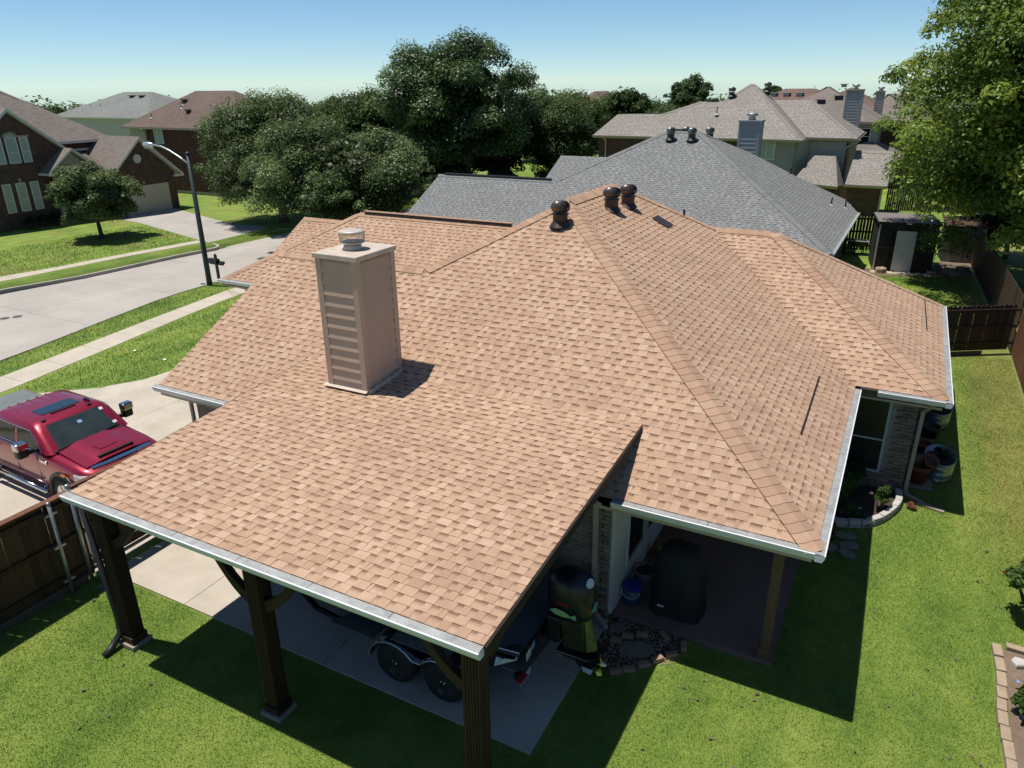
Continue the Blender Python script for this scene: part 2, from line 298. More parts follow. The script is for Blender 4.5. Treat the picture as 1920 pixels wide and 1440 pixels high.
# ------------------------------------------------------------------ mesh helpers
class MB:
    def __init__(s): s.v = []; s.f = []; s.m = []; s.t = []
    def add(s, vs, fs, m=0, t=0.5):
        o = len(s.v); s.v += [tuple(p) for p in vs]
        for f in fs: s.f.append(tuple(i + o for i in f)); s.m.append(m); s.t.append(t)
    def quad(s, *p, m=0, t=0.5): s.add(p, [tuple(range(len(p)))], m, t)
    def box(s, x0, x1, y0, y1, z0, z1, m=0, t=0.5):
        s.hexa([(x0, y0, z0), (x1, y0, z0), (x1, y1, z0), (x0, y1, z0), (x0, y0, z1), (x1, y0, z1), (x1, y1, z1), (x0, y1, z1)], m, t)
    def hexa(s, p, m=0, t=0.5):
        s.add(p, [(3, 2, 1, 0), (4, 5, 6, 7), (0, 1, 5, 4), (1, 2, 6, 5), (2, 3, 7, 6), (3, 0, 4, 7)], m, t)
    def beam(s, a, b, w, h, up=(0, 0, 1), m=0, t=0.5):
        a, b, up = Vector(a), Vector(b), Vector(up); d = (b - a).normalized()
        r = d.cross(up)
        if r.length < 1e-4: r = d.cross(Vector((0, 1, 0)))
        r.normalize(); u = r.cross(d)
        c = []
        for q in (a, b):
            for i, j in ((-1, -1), (1, -1), (1, 1), (-1, 1)): c.append(q + r * (w / 2 * i) + u * (h / 2 * j))
        s.hexa(c, m, t)
    def tube(s, pts, r, n=8, m=0, t=0.5, caps=True):
        pts = [Vector(p) for p in pts]; rr = r if isinstance(r, (list, tuple)) else [r] * len(pts)
        rings = []; d0 = (pts[1] - pts[0]).normalized()
        ref = d0.cross(Vector((0, 0, 1)))
        if ref.length < 0.05: ref = d0.cross(Vector((1, 0, 0)))
        ref.normalize()
        for i, p in enumerate(pts):
            d = ((pts[min(i + 1, len(pts) - 1)] - p).normalized() + (p - pts[max(i - 1, 0)]).normalized())
            if d.length < 1e-6: d = d0
            d.normalize(); ref = (ref - d * ref.dot(d)).normalized(); b = d.cross(ref)
            rings.append([p + (ref * math.cos(2 * math.pi * k / n) + b * math.sin(2 * math.pi * k / n)) * rr[i] for k in range(n)])
        vs = [q for g in rings for q in g]; fs = []
        for i in range(len(pts) - 1):
            for k in range(n): fs.append((i * n + k, i * n + (k + 1) % n, (i + 1) * n + (k + 1) % n, (i + 1) * n + k))
        if caps: fs.append(tuple(range(n - 1, -1, -1))); fs.append(tuple((len(pts) - 1) * n + k for k in range(n)))
        s.add(vs, fs, m, t)
    def lathe(s, prof, n=16, o=(0, 0, 0), m=0, t=0.5, sx=1.0, sy=1.0, cap=True, axis='z'):
        vs = []; fs = []
        for r, z in prof:
            for k in range(n):
                a = 2 * math.pi * k / n; x, y, zz = r * math.cos(a) * sx, r * math.sin(a) * sy, z
                if axis == 'y': x, y, zz = x, -zz, y
                elif axis == 'x': x, y, zz = zz, x, y
                vs.append((o[0] + x, o[1] + y, o[2] + zz))
        for i in range(len(prof) - 1):
            for k in range(n): fs.append((i * n + k, i * n + (k + 1) % n, (i + 1) * n + (k + 1) % n, (i + 1) * n + k))
        if cap: fs.append(tuple(range(n - 1, -1, -1))); fs.append(tuple((len(prof) - 1) * n + k for k in range(n)))
        s.add(vs, fs, m, t)
    def slab(s, poly, th, up=None, m=0, ms=None, mb=None, t=0.5):
        """extrude a planar 3D polygon (counter-clockwise seen from outside) by th against its normal"""
        P = [Vector(p) for p in poly]; n = Vector((0, 0, 0))
        for i in range(len(P)):
            a, b = P[i], P[(i + 1) % len(P)]
            n += Vector(((a.y - b.y) * (a.z + b.z), (a.z - b.z) * (a.x + b.x), (a.x - b.x) * (a.y + b.y)))
        n.normalize(); d = Vector(up) if up is not None else -n
        k = len(P); Q = [p + d * th for p in P]
        s.add(P, [tuple(range(k))], m, t); s.add(Q, [tuple(range(k - 1, -1, -1))], m if mb is None else mb, t)
        for i in range(k):
            j = (i + 1) % k; s.add([P[i], Q[i], Q[j], P[j]], [(0, 1, 2, 3)], m if ms is None else ms, t)
    def prism(s, poly, z0, z1, m=0, t=0.5):
        s.slab([(x, y, z1) for x, y in poly], z1 - z0, (0, 0, -1), m, None, None, t)
    def mesh(s, name, mats, smooth=False):
        me = bpy.data.meshes.new(name); me.from_pydata(s.v, [], s.f); 
        for q in mats: me.materials.append(MT[q])
        me.polygons.foreach_set('material_index', s.m)
        if smooth: me.polygons.foreach_set('use_smooth', [True] * len(s.f))
        a = me.attributes.new('tone', 'FLOAT', 'FACE'); a.data.foreach_set('value', s.t)
        me.update(); return me
OFF = {}
def link(name, me, parent=None, loc=(0, 0, 0), label=None, kind=None):
    o = bpy.data.objects.new(name, me); COL.objects.link(o); o.location = loc
    if parent is not None: o.parent = parent
    if label: o['label'] = label
    if kind: o['kind'] = kind
    return o
def base_of(p):
    """world position of a part's parent frame (things here are unrotated empties, parts sit at minus the thing's position)"""
    v = Vector((0, 0, 0))
    while p is not None: v += p.location; p = p.parent
    return v
def part(name, mb, mats, parent, smooth=False, world=True, label=None, kind=None, bevel=0):
    """a mesh of its own; world=True: the mesh is given in world coordinates"""
    if isinstance(mats, str): mats = [mats]
    me = mb.mesh(name, mats, smooth)
    o = link(name, me, parent, (0, 0, 0), label, kind)
    if world and parent is not None: o.location = -base_of(parent)
    if bevel:
        b = o.modifiers.new('bevel', 'BEVEL'); b.width = bevel; b.segments = 2; b.limit_method = 'ANGLE'
    return o
def thing(name, label, cat, loc=(0, 0, 0), rz=0.0, group=None):
    o = bpy.data.objects.new(name, None); COL.objects.link(o); o.location = loc; o.rotation_euler = (0, 0, rz)
    o.empty_display_size = 0.2
    return tag(o, label, cat, group)
def tag(o, label, cat, group=None):
    o['label'] = label; o['category'] = cat
    if group: o['group'] = group
    return o
def solo(name, mb, mats, label, cat, group=None, smooth=False, loc=None, bevel=0):
    """a thing that is one mesh; its mesh is given in world coordinates unless loc is given"""
    o = part(name, mb, mats, None, smooth, bevel=bevel)
    if loc is not None: o.location = loc
    return tag(o, label, cat, group)
def struct(name, mb, mats, parent=None, smooth=False):
    o = part(name, mb, mats, parent, smooth)
    if parent is None: o['kind'] = 'structure'
    return o
def dup(root, loc, rz=None, label=None, scale=None):
    r = root.copy(); COL.objects.link(r); r.location = loc
    if rz is not None: r.rotation_euler = (0, 0, rz)
    if scale: r.scale = scale
    if label: r['label'] = label
    for ch in list(root.children):
        c = ch.copy(); COL.objects.link(c); c.parent = r
        for g in list(ch.children):
            d = g.copy(); COL.objects.link(d); d.parent = c
    return r
def npmesh(name, V, F, mats, tone=None, smooth=False):
    """fast mesh from arrays, all faces with the same number of corners"""
    me = bpy.data.meshes.new(name); nv, nf, k = len(V), len(F), F.shape[1]
    me.vertices.add(nv); me.vertices.foreach_set('co', np.asarray(V, np.float32).ravel())
    me.loops.add(nf * k); me.loops.foreach_set('vertex_index', np.asarray(F, np.int32).ravel())
    me.polygons.add(nf); me.polygons.foreach_set('loop_start', np.arange(0, nf * k, k, dtype=np.int32))
    me.polygons.foreach_set('loop_total', np.full(nf, k, np.int32))
    if smooth: me.polygons.foreach_set('use_smooth', np.ones(nf, bool))
    for q in mats: me.materials.append(MT[q])
    if tone is not None:
        a = me.attributes.new('tone', 'FLOAT', 'FACE'); a.data.foreach_set('value', np.asarray(tone, np.float32))
    me.update(calc_edges=True); return me
def sm(t):
    t = max(0.0, min(1.0, t)); return t * t * (3 - 2 * t)
def gz(x, y):
    """height of the yard: the side and back yard lie a foot higher than the carport"""
    xa = -1.2 - 6.0 * sm((y - 12) / 3.0)
    return 0.3 * sm((y - 1.0) / 5.2) * sm((x - xa) / 1.6)

# ------------------------------------------------------------------ ground, road, pavements, drives
def interp(tab, y):
    return float(np.interp(y, [a for a, b in tab], [b for a, b in tab]))
XN = [(-80, -22), (-10, -24.2), (3.25, -25.53), (5.3, -25.96), (7.9, -26.59), (10.8, -27.2), (12.5, -27.38), (18, -27.2), (26, -26.2), (40, -24.5), (60, -22.6), (130, -22.4)]
XF = [(-80, -33), (0, -35.2), (8.5, -35.3), (9.97, -34.9), (11.9, -34.38), (14.2, -34.2), (17.2, -34.05), (19.3, -33.7), (25.3, -33.5), (30, -32.5), (40, -30.2), (60, -27.8), (130, -27.8)]
def make_ground():
    ys = [-700, -250, -90, -40, -25, -16, -12] + list(np.arange(-9, 30.01, 0.5)) + list(np.arange(32, 61, 2)) + [70, 90, 120, 170, 250, 400, 1200]
    left = [-1500, -500, -200, -120, -90, -75, -66, -58, -52, -48, -44, -41, -39, -37.5]
    right = [-22, -20, -18, -16, -14, -12] + list(np.arange(-11, 8.01, 0.5)) + [10, 14, 20, 30, 60, 150, 500, 1500]
    V = []; rows = []
    for y in ys:
        xf, xn = interp(XF, y), interp(XN, y)
        row = [(x, y, 0.0) for x in left] + [(xf - 0.02, y, 0.0), (xf - 0.01, y, -0.32), (xn + 0.01, y, -0.32), (xn + 0.02, y, 0.0)]
        row += [(x, y, gz(x, y)) for x in right]
        rows.append(len(row)); V += row
    V = [(x, y, z - 0.035 * max(0.0, math.hypot(x, y) - 120.0)) for x, y, z in V]     # the land falls away beyond the estate
    n = rows[0]; F = []
    for j in range(len(ys) - 1):
        for i in range(n - 1): F.append((j * n + i, j * n + i + 1, (j + 1) * n + i + 1, (j + 1) * n + i))
    me = npmesh('lawn', np.array(V), np.array(F), ['lawn'], smooth=False)
    link('lawn', me, kind='structure')
make_ground()
def make_road():
    mb0 = MB(); ys = list(np.arange(-80, 131, 4.6))
    pr = [(interp(XN, y) - 0.16, y) for y in ys]; pl = [(interp(XF, y) + 0.16, y) for y in ys]
    mb0.slab([(x, y, -0.17) for x, y in pr] + [(x, y, -0.17) for x, y in pl[::-1]], 0.1, (0, 0, -1))
    road = struct('road', mb0, ['tar_joint'])
    g = 0.006
    for i in range(len(ys) - 1):
        for s in (0, 1):
            mb = MB(); q = []
            for y in (ys[i] + g, ys[i + 1] - g):
                a, b = interp(XF, y) + 0.17, interp(XN, y) - 0.17; c = (a + b) / 2
                q.append((a, c - g) if s == 0 else (c + g, b))
            mb.prism([(q[0][0], ys[i] + g), (q[0][1], ys[i] + g), (q[1][1], ys[i + 1] - g), (q[1][0], ys[i + 1] - g)], -0.169, -0.13)
            part('concrete_slab', mb, 'concrete_road', road)
    kerb = MB(); step = 1.5
    def run(tab, y0, y1, sgn):
        for y in np.arange(y0, y1, step):
            y2 = min(y + step, y1) - 0.004; a, b = interp(tab, y), interp(tab, y2)
            w = 0.15 * sgn
            p = [(a + w, y), (a + 0.005 * sgn, y), (b + 0.005 * sgn, y2), (b + w, y2)]
            if sgn < 0: p = [p[1], p[0], p[3], p[2]]
            kerb.prism(p if sgn < 0 else [p[1], p[0], p[3], p[2]], -0.3, 0.025)
    run(XN, -60, 110, -1); run(XF, -60, 19.3, 1); run(XF, 26.2, 110, 1)
    for (cx, cy, a0, a1, sg) in ((-34.45, 19.3, 0, 100, 1), (-34.5, 26.2, 0, -100, 1)):      # rounded kerb returns into the drive
        for k_ in range(6):
            a, b = math.radians(a0 + (a1 - a0) * k_ / 6), math.radians(a0 + (a1 - a0) * (k_ + 1) / 6)
            q = []
            for ang, r in ((a, 0.78), (a, 0.93), (b, 0.93), (b, 0.78)): q.append((cx + r * math.cos(ang), cy + r * math.sin(ang)))
            kerb.prism(q if a1 > 0 else q[::-1], -0.3, 0.025)
    struct('kerb', kerb, ['concrete_kerb'])
make_road()
def paving(name, polys, mat, z=0.012, th=0.10):
    root = None
    for p in polys:
        mb = MB(); mb.prism(p, z - th, z)
        if root is None: root = struct(name, mb, [mat])
        else: part('concrete_panel', mb, mat, root)
    return root
def strip_polys(a, b, g=0.006):
    """panels between two polylines with the same number of points"""
    out = []
    for i in range(len(a) - 1):
        p = [Vector(a[i]), Vector(b[i]), Vector(b[i + 1]), Vector(a[i + 1])]; d1 = (p[3] - p[0]).normalized() * g; d2 = (p[2] - p[1]).normalized() * g
        out.append([tuple(p[0] + d1), tuple(p[1] + d2), tuple(p[2] - d2), tuple(p[3] - d1)])
    return out
def resample(tabl, ys): return [(interp(tabl, y), y) for y in ys]
wy = list(np.arange(-2, 40, 1.5))
paving('sidewalk', strip_polys(resample([(-30, -21), (2.4, -24.03), (5.4, -24.54), (9.2, -25.18), (13.3, -25.8), (20, -25.7), (40, -23.2)], wy),
                               resample([(-30, -19.6), (1.64, -22.68), (5.64, -23.42), (9.08, -24.12), (12.5, -24.74), (20, -24.6), (40, -22)], wy)), 'concrete_walk')
wy = list(np.arange(6, 20.6, 1.45))
paving('sidewalk', strip_polys(resample([(5, -38.6), (10.4, -37.69), (12.4, -37.2), (15.3, -37.0), (18.2, -36.57), (20.7, -36.2)], wy),
                               resample([(5, -37.6), (10.25, -36.66), (12.9, -36.44), (15.8, -36.2), (18.6, -35.73), (20.6, -35.41)], wy)), 'concrete_walk')
drv = [[(-24.0, -9), (-20.3, -9), (-20.3, 3.3), (-21.0, 2.72), (-21.8, 2.0), (-22.6, 1.35), (-24.0, 1.0)]]
for i, (x0, x1) in enumerate([(-20.29, -17.4), (-17.39, -14.7), (-14.69, -12.0)]):
    for j, (y0, y1) in enumerate([(-9, -5.2), (-5.19, -2.6), (-2.59, 0.45), (0.46, 3.6), (3.61, 7.0)]):
        if x0 < -20 and j == 4: continue
        if x0 < -20 and j == 3: drv.append([(x0, y0), (x1, y0), (x1, 6.95), (-19.62, 5.2), (-19.75, 4.3), (x0, 3.45)]); continue
        if x1 > -12.5 and j > 2: continue
        drv.append([(x0, y0), (x1, y0), (x1, y1), (x0, y1)])
paving('driveway', drv, 'concrete_drive')
mb = MB(); mb.quad((-26.2, -7, -0.11), (-23.99, -7, 0.008), (-23.99, 1.1, 0.008), (-25.2, 1.6, -0.11)); struct('driveway_apron', mb, ['concrete_drive'])
dl = [[(-47.9, 23.55), (-44.9, 23.1), (-44.9, 27.4), (-47.9, 28.35)], [(-44.89, 23.1), (-40.8, 21.95), (-40.8, 26.05), (-44.89, 27.4)], [(-40.79, 21.95), (-36.9, 20.82), (-36.9, 25.6), (-38.2, 25.25), (-40.79, 26.05)]]
paving('driveway', dl, 'concrete_road')
mb = MB(); mb.quad((-36.89, 20.82, 0.012), (-35.4, 20.4, 0.012), (-33.25, 20.15, -0.126), (-33.2, 25.3, -0.126), (-35.6, 25.4, 0.012), (-36.89, 25.7, 0.012)); struct('driveway_apron', mb, ['concrete_road'])
# slab under the carport and the raised patio floor
sl_ = []
xs = [-11.75, -9.74, -6.6, -2.97]
for i in range(3):
    for y0, y1 in ((-2.53, -0.9), (-0.89, 0.46)):
        sl_.append([(xs[i] + 0.006, y0), (xs[i + 1] - 0.006, y0), (xs[i + 1] - 0.006, y1), (xs[i] + 0.006, y1)])
paving('carport_slab', sl_, 'concrete_drive', 0.03, 0.12)
mb = MB(); mb.prism([(-2.97, 0.62), (-0.37, 0.62), (-0.37, 4.6), (-2.97, 4.6)], -0.05, 0.09); struct('patio_floor', mb, ['patio_floor'])

# ------------------------------------------------------------------ shingles laid course by course
EXPO = 0.143
class Plane:
    """roof plane: poly3 starts with two points along the eave, u runs along it, v up the slope"""
    def __init__(s, poly3, expo=EXPO, lift=0.0):
        P = [Vector(p) for p in poly3]; s.o = P[0]; s.u = (P[1] - P[0]).normalized()
        n = Vector((0, 0, 0))
        for i in range(len(P)):
            a, b = P[i], P[(i + 1) % len(P)]
            n += Vector(((a.y - b.y) * (a.z + b.z), (a.z - b.z) * (a.x + b.x), (a.x - b.x) * (a.y + b.y)))
        s.n = n.normalized(); s.v = s.n.cross(s.u).normalized(); s.P = P; s.lift = lift; s.e = expo
        s.uv = [((p - s.o).dot(s.u), (p - s.o).dot(s.v)) for p in P]
        s.vmax = max(b for a, b in s.uv)
    def span(s, v):
        xs = []
        for i in range(len(s.uv)):
            (a, b), (c, d) = s.uv[i], s.uv[(i + 1) % len(s.uv)]
            if (b <= v < d) or (d <= v < b): xs.append(a + (c - a) * (v - b) / (d - b))
        return (min(xs), max(xs)) if len(xs) >= 2 else None
    def mat(s):
        M = Matrix((s.u, s.v, s.n)).transposed().to_4x4(); M.translation = s.o + s.n * s.lift; return M
HB, HT = 0.006, 0.005
def shingle_geo(pts, teeth, e, rng):
    """pts: base outline (4 uv points, bottom-left, bottom-right, top-right, top-left) relative to the course start; verts are (u,v,h)"""
    mb = MB(); (a, _), (b, _), (c, _), (d, _) = pts
    tb = 0.72 + rng.uniform(-0.12, 0.14)
    f1, f2 = 0.46, 0.74; m1, m2 = e * f1, e * f2
    l1, r1, l2, r2 = a + (d - a) * f1, b + (c - b) * f1, a + (d - a) * f2, b + (c - b) * f2
    mb.add([(a, 0, HB), (b, 0, HB), (r1, m1, HB * (1 - f1)), (l1, m1, HB * (1 - f1)), (r2, m2, HB * (1 - f2)), (l2, m2, HB * (1 - f2)), (c, e, 0.0), (d, e, 0.0), (a, 0, -0.004), (b, 0, -0.004)],
           [(0, 1, 2, 3)], 0, tb)
    o = len(mb.v) - 10; dk = rng.uniform(-0.05, 0.07)
    mb.f.append((o + 3, o + 2, o + 4, o + 5)); mb.m.append(0); mb.t.append(0.55 + dk)
    mb.f.append((o + 5, o + 4, o + 6, o + 7)); mb.m.append(0); mb.t.append(0.25 + dk * .6)
    mb.f.append((o + 8, o + 9, o + 1, o)); mb.m.append(0); mb.t.append(0.20)
    for t0, t1, tone in teeth:
        h0, h1 = HB + HT, HT * 0.8
        s0, s1 = t0 + 0.006, t1 - 0.006
        mb.add([(t0, 0, h0), (t1, 0, h0), (s1, e, h1), (s0, e, h1), (t0, 0, -0.003), (t1, 0, -0.003), (s1, e, -0.002), (s0, e, -0.002)],
               [(0, 1, 2, 3)], 0, tone)
        o = len(mb.v) - 8
        for f in ((4, 5, 1, 0), (5, 6, 2, 1), (7, 4, 0, 3)): mb.f.append(tuple(o + i for i in f)); mb.m.append(0); mb.t.append(0.60 if f != (4, 5, 1, 0) else 0.2)
    return mb
def make_teeth(L, rng):
    out = []; x = rng.uniform(-0.06, 0.05)
    while x < L:
        w = rng.choice((0.10, 0.125, 0.15, 0.17, 0.20)); t0, t1 = max(x, 0.0), min(x + w, L)
        r = rng.random(); tone = 0.54 + rng.uniform(0, 0.08) if r < 0.16 else (0.68 + rng.uniform(0, 0.13) if r < 0.74 else 0.81 + rng.uniform(0, 0.12))
        if t1 - t0 > 0.03: out.append((t0, t1, tone))
        x += w + rng.choice((0.07, 0.10, 0.13, 0.16, 0.05))
    return out
SH_L = 0.985
def shingles(planes, seed):
    """list of (plane, u0, v0, pts, teeth, full, centre)"""
    rng = random.Random(seed); out = []
    for pl in planes:
        k_ = 0; v = 0.0
        while v < pl.vmax - 0.01:
            e = pl.e; sb, st = pl.span(v + 0.001), pl.span(min(v + e, pl.vmax - 0.002) - 0.0005)
            if sb is None or st is None: break
            lo, hi = min(sb[0], st[0]), max(sb[1], st[1])
            u = math.floor(lo / SH_L) * SH_L - SH_L + ((k_ * 0.37) % 1.0) * SH_L
            while u < hi:
                if u + SH_L > lo:
                    a, d = max(u, sb[0]), max(u, st[0]); b, c = min(u + SH_L, sb[1]), min(u + SH_L, st[1])
                    if b < a: b = a = (a + b) / 2
                    if c < d: c = d = (c + d) / 2
                    if (b - a) + (c - d) > 0.02:
                        full = a == u and d == u and abs(b - u - SH_L) < 1e-6 and abs(c - u - SH_L) < 1e-6
                        teeth = []
                        if not full:
                            l, r = max(a, d) - u, min(b, c) - u
                            for t0, t1, tn in make_teeth(SH_L, rng):
                                t0, t1 = max(t0, l), min(t1, r)
                                if t1 - t0 > 0.035: teeth.append((t0, t1, tn))
                        cen = pl.o + pl.u * ((a + b) / 2) + pl.v * (v + e / 2)
                        out.append((pl, u, v, [(a - u, 0), (b - u, 0), (c - u, e), (d - u, e)], teeth, full, cen))
                u += SH_L
            v += e; k_ += 1
    return out
def lay_shingles(planes, mat, parent, seed, n_single, field_label=None):
    rng = random.Random(seed + 1); items = shingles(planes, seed); e = planes[0].e
    var_mb = [shingle_geo([(0, 0), (SH_L, 0), (SH_L, e), (0, e)], make_teeth(SH_L, rng), e, rng) for _ in range(28)]
    items.sort(key=lambda it: (it[6] - CAM).length)
    off = base_of(parent); var_me = {}
    for it in items[:n_single]:
        pl, u, v, pts, teeth, full, cen = it
        if full:
            i = rng.randrange(28)
            if i not in var_me: var_me[i] = var_mb[i].mesh('shingle', [mat])
            me = var_me[i]
        else: me = shingle_geo(pts, teeth, e, rng).mesh('shingle', [mat])
        o = bpy.data.objects.new('shingle', me); COL.objects.link(o); o.parent = parent
        M = pl.mat(); M.translation = pl.o + pl.u * u + pl.v * v + pl.n * pl.lift - off
        o.matrix_local = M
    if len(items) > n_single:
        big = MB()
        for it in items[n_single:]:
            pl, u, v, pts, teeth, full, cen = it
            g = var_mb[rng.randrange(28)] if full else shingle_geo(pts, teeth, e, rng)
            oo = pl.o + pl.u * u + pl.v * v + pl.n * pl.lift; k0 = len(big.v)
            big.v += [tuple(oo + pl.u * a + pl.v * b + pl.n * c) for a, b, c in g.v]
            big.f += [tuple(i + k0 for i in f) for f in g.f]; big.m += g.m; big.t += g.t
        part('shingle_field', big, mat, parent, kind='stuff')
def ridge_caps(p, q, na, nb, mat, parent, seed, expo=0.165, w=0.20, single=True, start=0.0, sag=0.35):
    """cap pieces bent over the line p (low) -> q (high) between planes with outward normals na, nb"""
    rng = random.Random(seed); p, q = Vector(p), Vector(q); d = (q - p); L = d.length; d.normalize()
    wa = na.cross(d); wb = nb.cross(d)
    up = (na + nb).normalized()
    if wa.dot(nb) > 0: wa = -wa
    if wb.dot(na) > 0: wb = -wb
    M = Matrix((d, wa, up)).transposed()
    def geo(rng_):
        mb = MB(); t = 0.44 + rng_.uniform(0, 0.26); e = expo * 1.12; th = 0.009
        rows = []
        for x, h in ((0.0, 0.014), (e, 0.006)):
            row = []
            for f in (-1, -0.55, 0, 0.55, 1):
                wd = wa if f < 0 else wb; a = abs(f)
                bow = -0.04 * (1 - a * a) if x == 0 else -0.04 * (1 - a * a)
                row.append(d * (x + bow + 0.04 * 0) + wd * (w * a) + up * (h + 0.004) )
            rows.append(row)
        vs = rows[0] + rows[1] + [r - up * th for r in rows[0]]
        fs = [(i, i + 1, i + 6, i + 5) for i in range(4)]
        mb.add(vs, fs, 0, t); k0 = len(mb.v) - 15
        for i in range(4): mb.f.append((k0 + 10 + i, k0 + 11 + i, k0 + i + 1, k0 + i)); mb.m.append(0); mb.t.append(0.34)
        for i in (0, 4): mb.f.append((k0 + i, k0 + 5 + i, k0 + 10 + i)); mb.m.append(0); mb.t.append(0.40)
        return mb
    n = max(1, int((L - start) / expo)); off = base_of(parent)
    # make faces point outwards whichever side wa lies on
    vars_ = [geo(rng) for _ in range(7)]
    if (wb.cross(d)).dot(up) > 0:
        pass
    if single:
        mes = [g.mesh('ridge_cap', [mat]) for g in vars_]
        for i in range(n):
            o = bpy.data.objects.new('ridge_cap', mes[rng.randrange(7)]); COL.objects.link(o); o.parent = parent
            o.location = p + d * (start + i * expo) - off
    else:
        big = MB()
        for i in range(n):
            g = vars_[rng.randrange(7)]; c = p + d * (start + i * expo); k0 = len(big.v)
            big.v += [tuple(Vector(a) + c) for a in g.v]; big.f += [tuple(j + k0 for j in f) for f in g.f]; big.m += g.m; big.t += g.t
        part('ridge_cap_run', big, mat, parent, kind='stuff')
def gutter(a, b, parent, out, mat='gutter_white', guard=True, w=0.13, h=0.12):
    """a -> b along the shingle edge; out: unit vector away from the roof"""
    a, b, out = Vector(a), Vector(b), Vector(out); z = Vector((0, 0, 1)); mb = MB()
    def sec(p): return [p + out * 0.0 - z * 0.02, p + out * 0.0 - z * h, p + out * (w * 0.72) - z * h, p + out * (w * 0.95) - z * (h * 0.5), p + out * w - z * 0.012, p + out * (w - 0.022) - z * 0.008]
    A, B = sec(a), sec(b)
    vs = A + B; n = len(A)
    fs = [(i, i + 1, n + i + 1, n + i) for i in range(n - 1)] + [tuple(range(n)), tuple(range(2 * n - 1, n - 1, -1))]
    mb.add(vs, fs)
    o = part('gutter', mb, mat, parent)
    if guard:
        d = (b - a).normalized(); L = (b - a).length; k_ = max(1, int(round(L / 1.25)))
        for i in range(k_):
            g = MB(); s0, s1 = a + d * (L * i / k_ + 0.004), a + d * (L * (i + 1) / k_ - 0.004)
            g.quad(s0 - z * 0.004, s1 - z * 0.004, s1 + out * (w - 0.02) - z * 0.006, s0 + out * (w - 0.02) - z * 0.006)
            g.quad(s0 - z * 0.008, s0 + out * (w - 0.02) - z * 0.010, s1 + out * (w - 0.02) - z * 0.010, s1 - z * 0.008)
            part('gutter_guard', g, 'gutter_mesh', o)
    return o
def slabs(parent, polys, name='roof_deck', mats=('shingle_tan', 'trim_beige'), th=0.16, drop=0.03, kind=None):
    for p in polys:
        mb = MB(); mb.slab([Vector(q) - Vector((0, 0, drop)) for q in p], th, (0, 0, -1), 0, 1, 1, 0.5); part(name, mb, list(mats), parent, kind=kind)
def walls(parent, segs, z0, z1, mat, th=0.2, name='wall'):
    """one wall part per segment ((x0,y0),(x1,y1)); thickness goes to the left of the direction"""
    for (x0, y0), (x1, y1) in segs:
        d = Vector((x1 - x0, y1 - y0)).normalized(); nrm = Vector((-d.y, d.x)) * th
        mb = MB(); mb.prism([(x0, y0), (x1, y1), (x1 + nrm.x, y1 + nrm.y), (x0 + nrm.x, y0 + nrm.y)], z0, z1); part(name, mb, mat, parent)
def window(parent, o, u, w, h, n, frame='frame_white', pane='glass_dark', bars=1, fw=0.06, name='window', arch=False, vbars=0, cross_at=0.5):
    """o lower-left corner on the wall face, u along the wall, n outward"""
    o, u, n = Vector(o), Vector(u), Vector(n); z = Vector((0, 0, 1)); mb = MB()
    def bar(a0, a1, b0, b1, d0=-0.02, d1=0.035, m=0):
        c = [o + u * x + z * y + n * d for d in (d0, d1) for x, y in ((a0, b0), (a1, b0), (a1, b1), (a0, b1))]; mb.hexa(c, m)
    bar(0, fw, 0, h); bar(w - fw, w, 0, h); bar(fw, w - fw, 0, fw); bar(fw, w - fw, h - fw, h)
    for i in range(bars): y = h * (cross_at if bars == 1 else (i + 1) / (bars + 1)); bar(fw, w - fw, y - fw * 0.35, y + fw * 0.35, -0.02, 0.03)
    for i in range(vbars): x = w * (i + 1) / (vbars + 1); bar(x - fw * 0.35, x + fw * 0.35, fw, h - fw, -0.02, 0.028)
    f = part(name, mb, frame, parent)
    mb = MB(); q = [o + u * x + z * y + n * 0.008 for x, y in ((fw * 0.6, fw * 0.6), (w - fw * 0.6, fw * 0.6), (w - fw * 0.6, h - fw * 0.6), (fw * 0.6, h - fw * 0.6))]
    if arch:
        k0 = [o + u * (w / 2 + (w / 2 - fw * 0.3) * math.cos(a)) + z * (h - fw * 0.6 + 0.55 * w * math.sin(a) * 0.7) + n * 0.008 for a in np.linspace(0.1, math.pi - 0.1, 9)]
        q = q[:2] + [q[2]] + k0 + [q[3]]
    mb.add(q, [tuple(range(len(q)))]); part('pane', mb, pane, f)
    if arch:
        mb = MB(); r0 = w / 2
        pts = [o + u * (w / 2 + (r0 + 0.05) * math.cos(a)) + z * (h + 0.4 * w * math.sin(a)) + n * 0.03 for a in np.linspace(0, math.pi, 11)]
        mb.tube(pts, 0.07, 6); part('arch_surround', mb, 'stone_wall', parent)
    return f
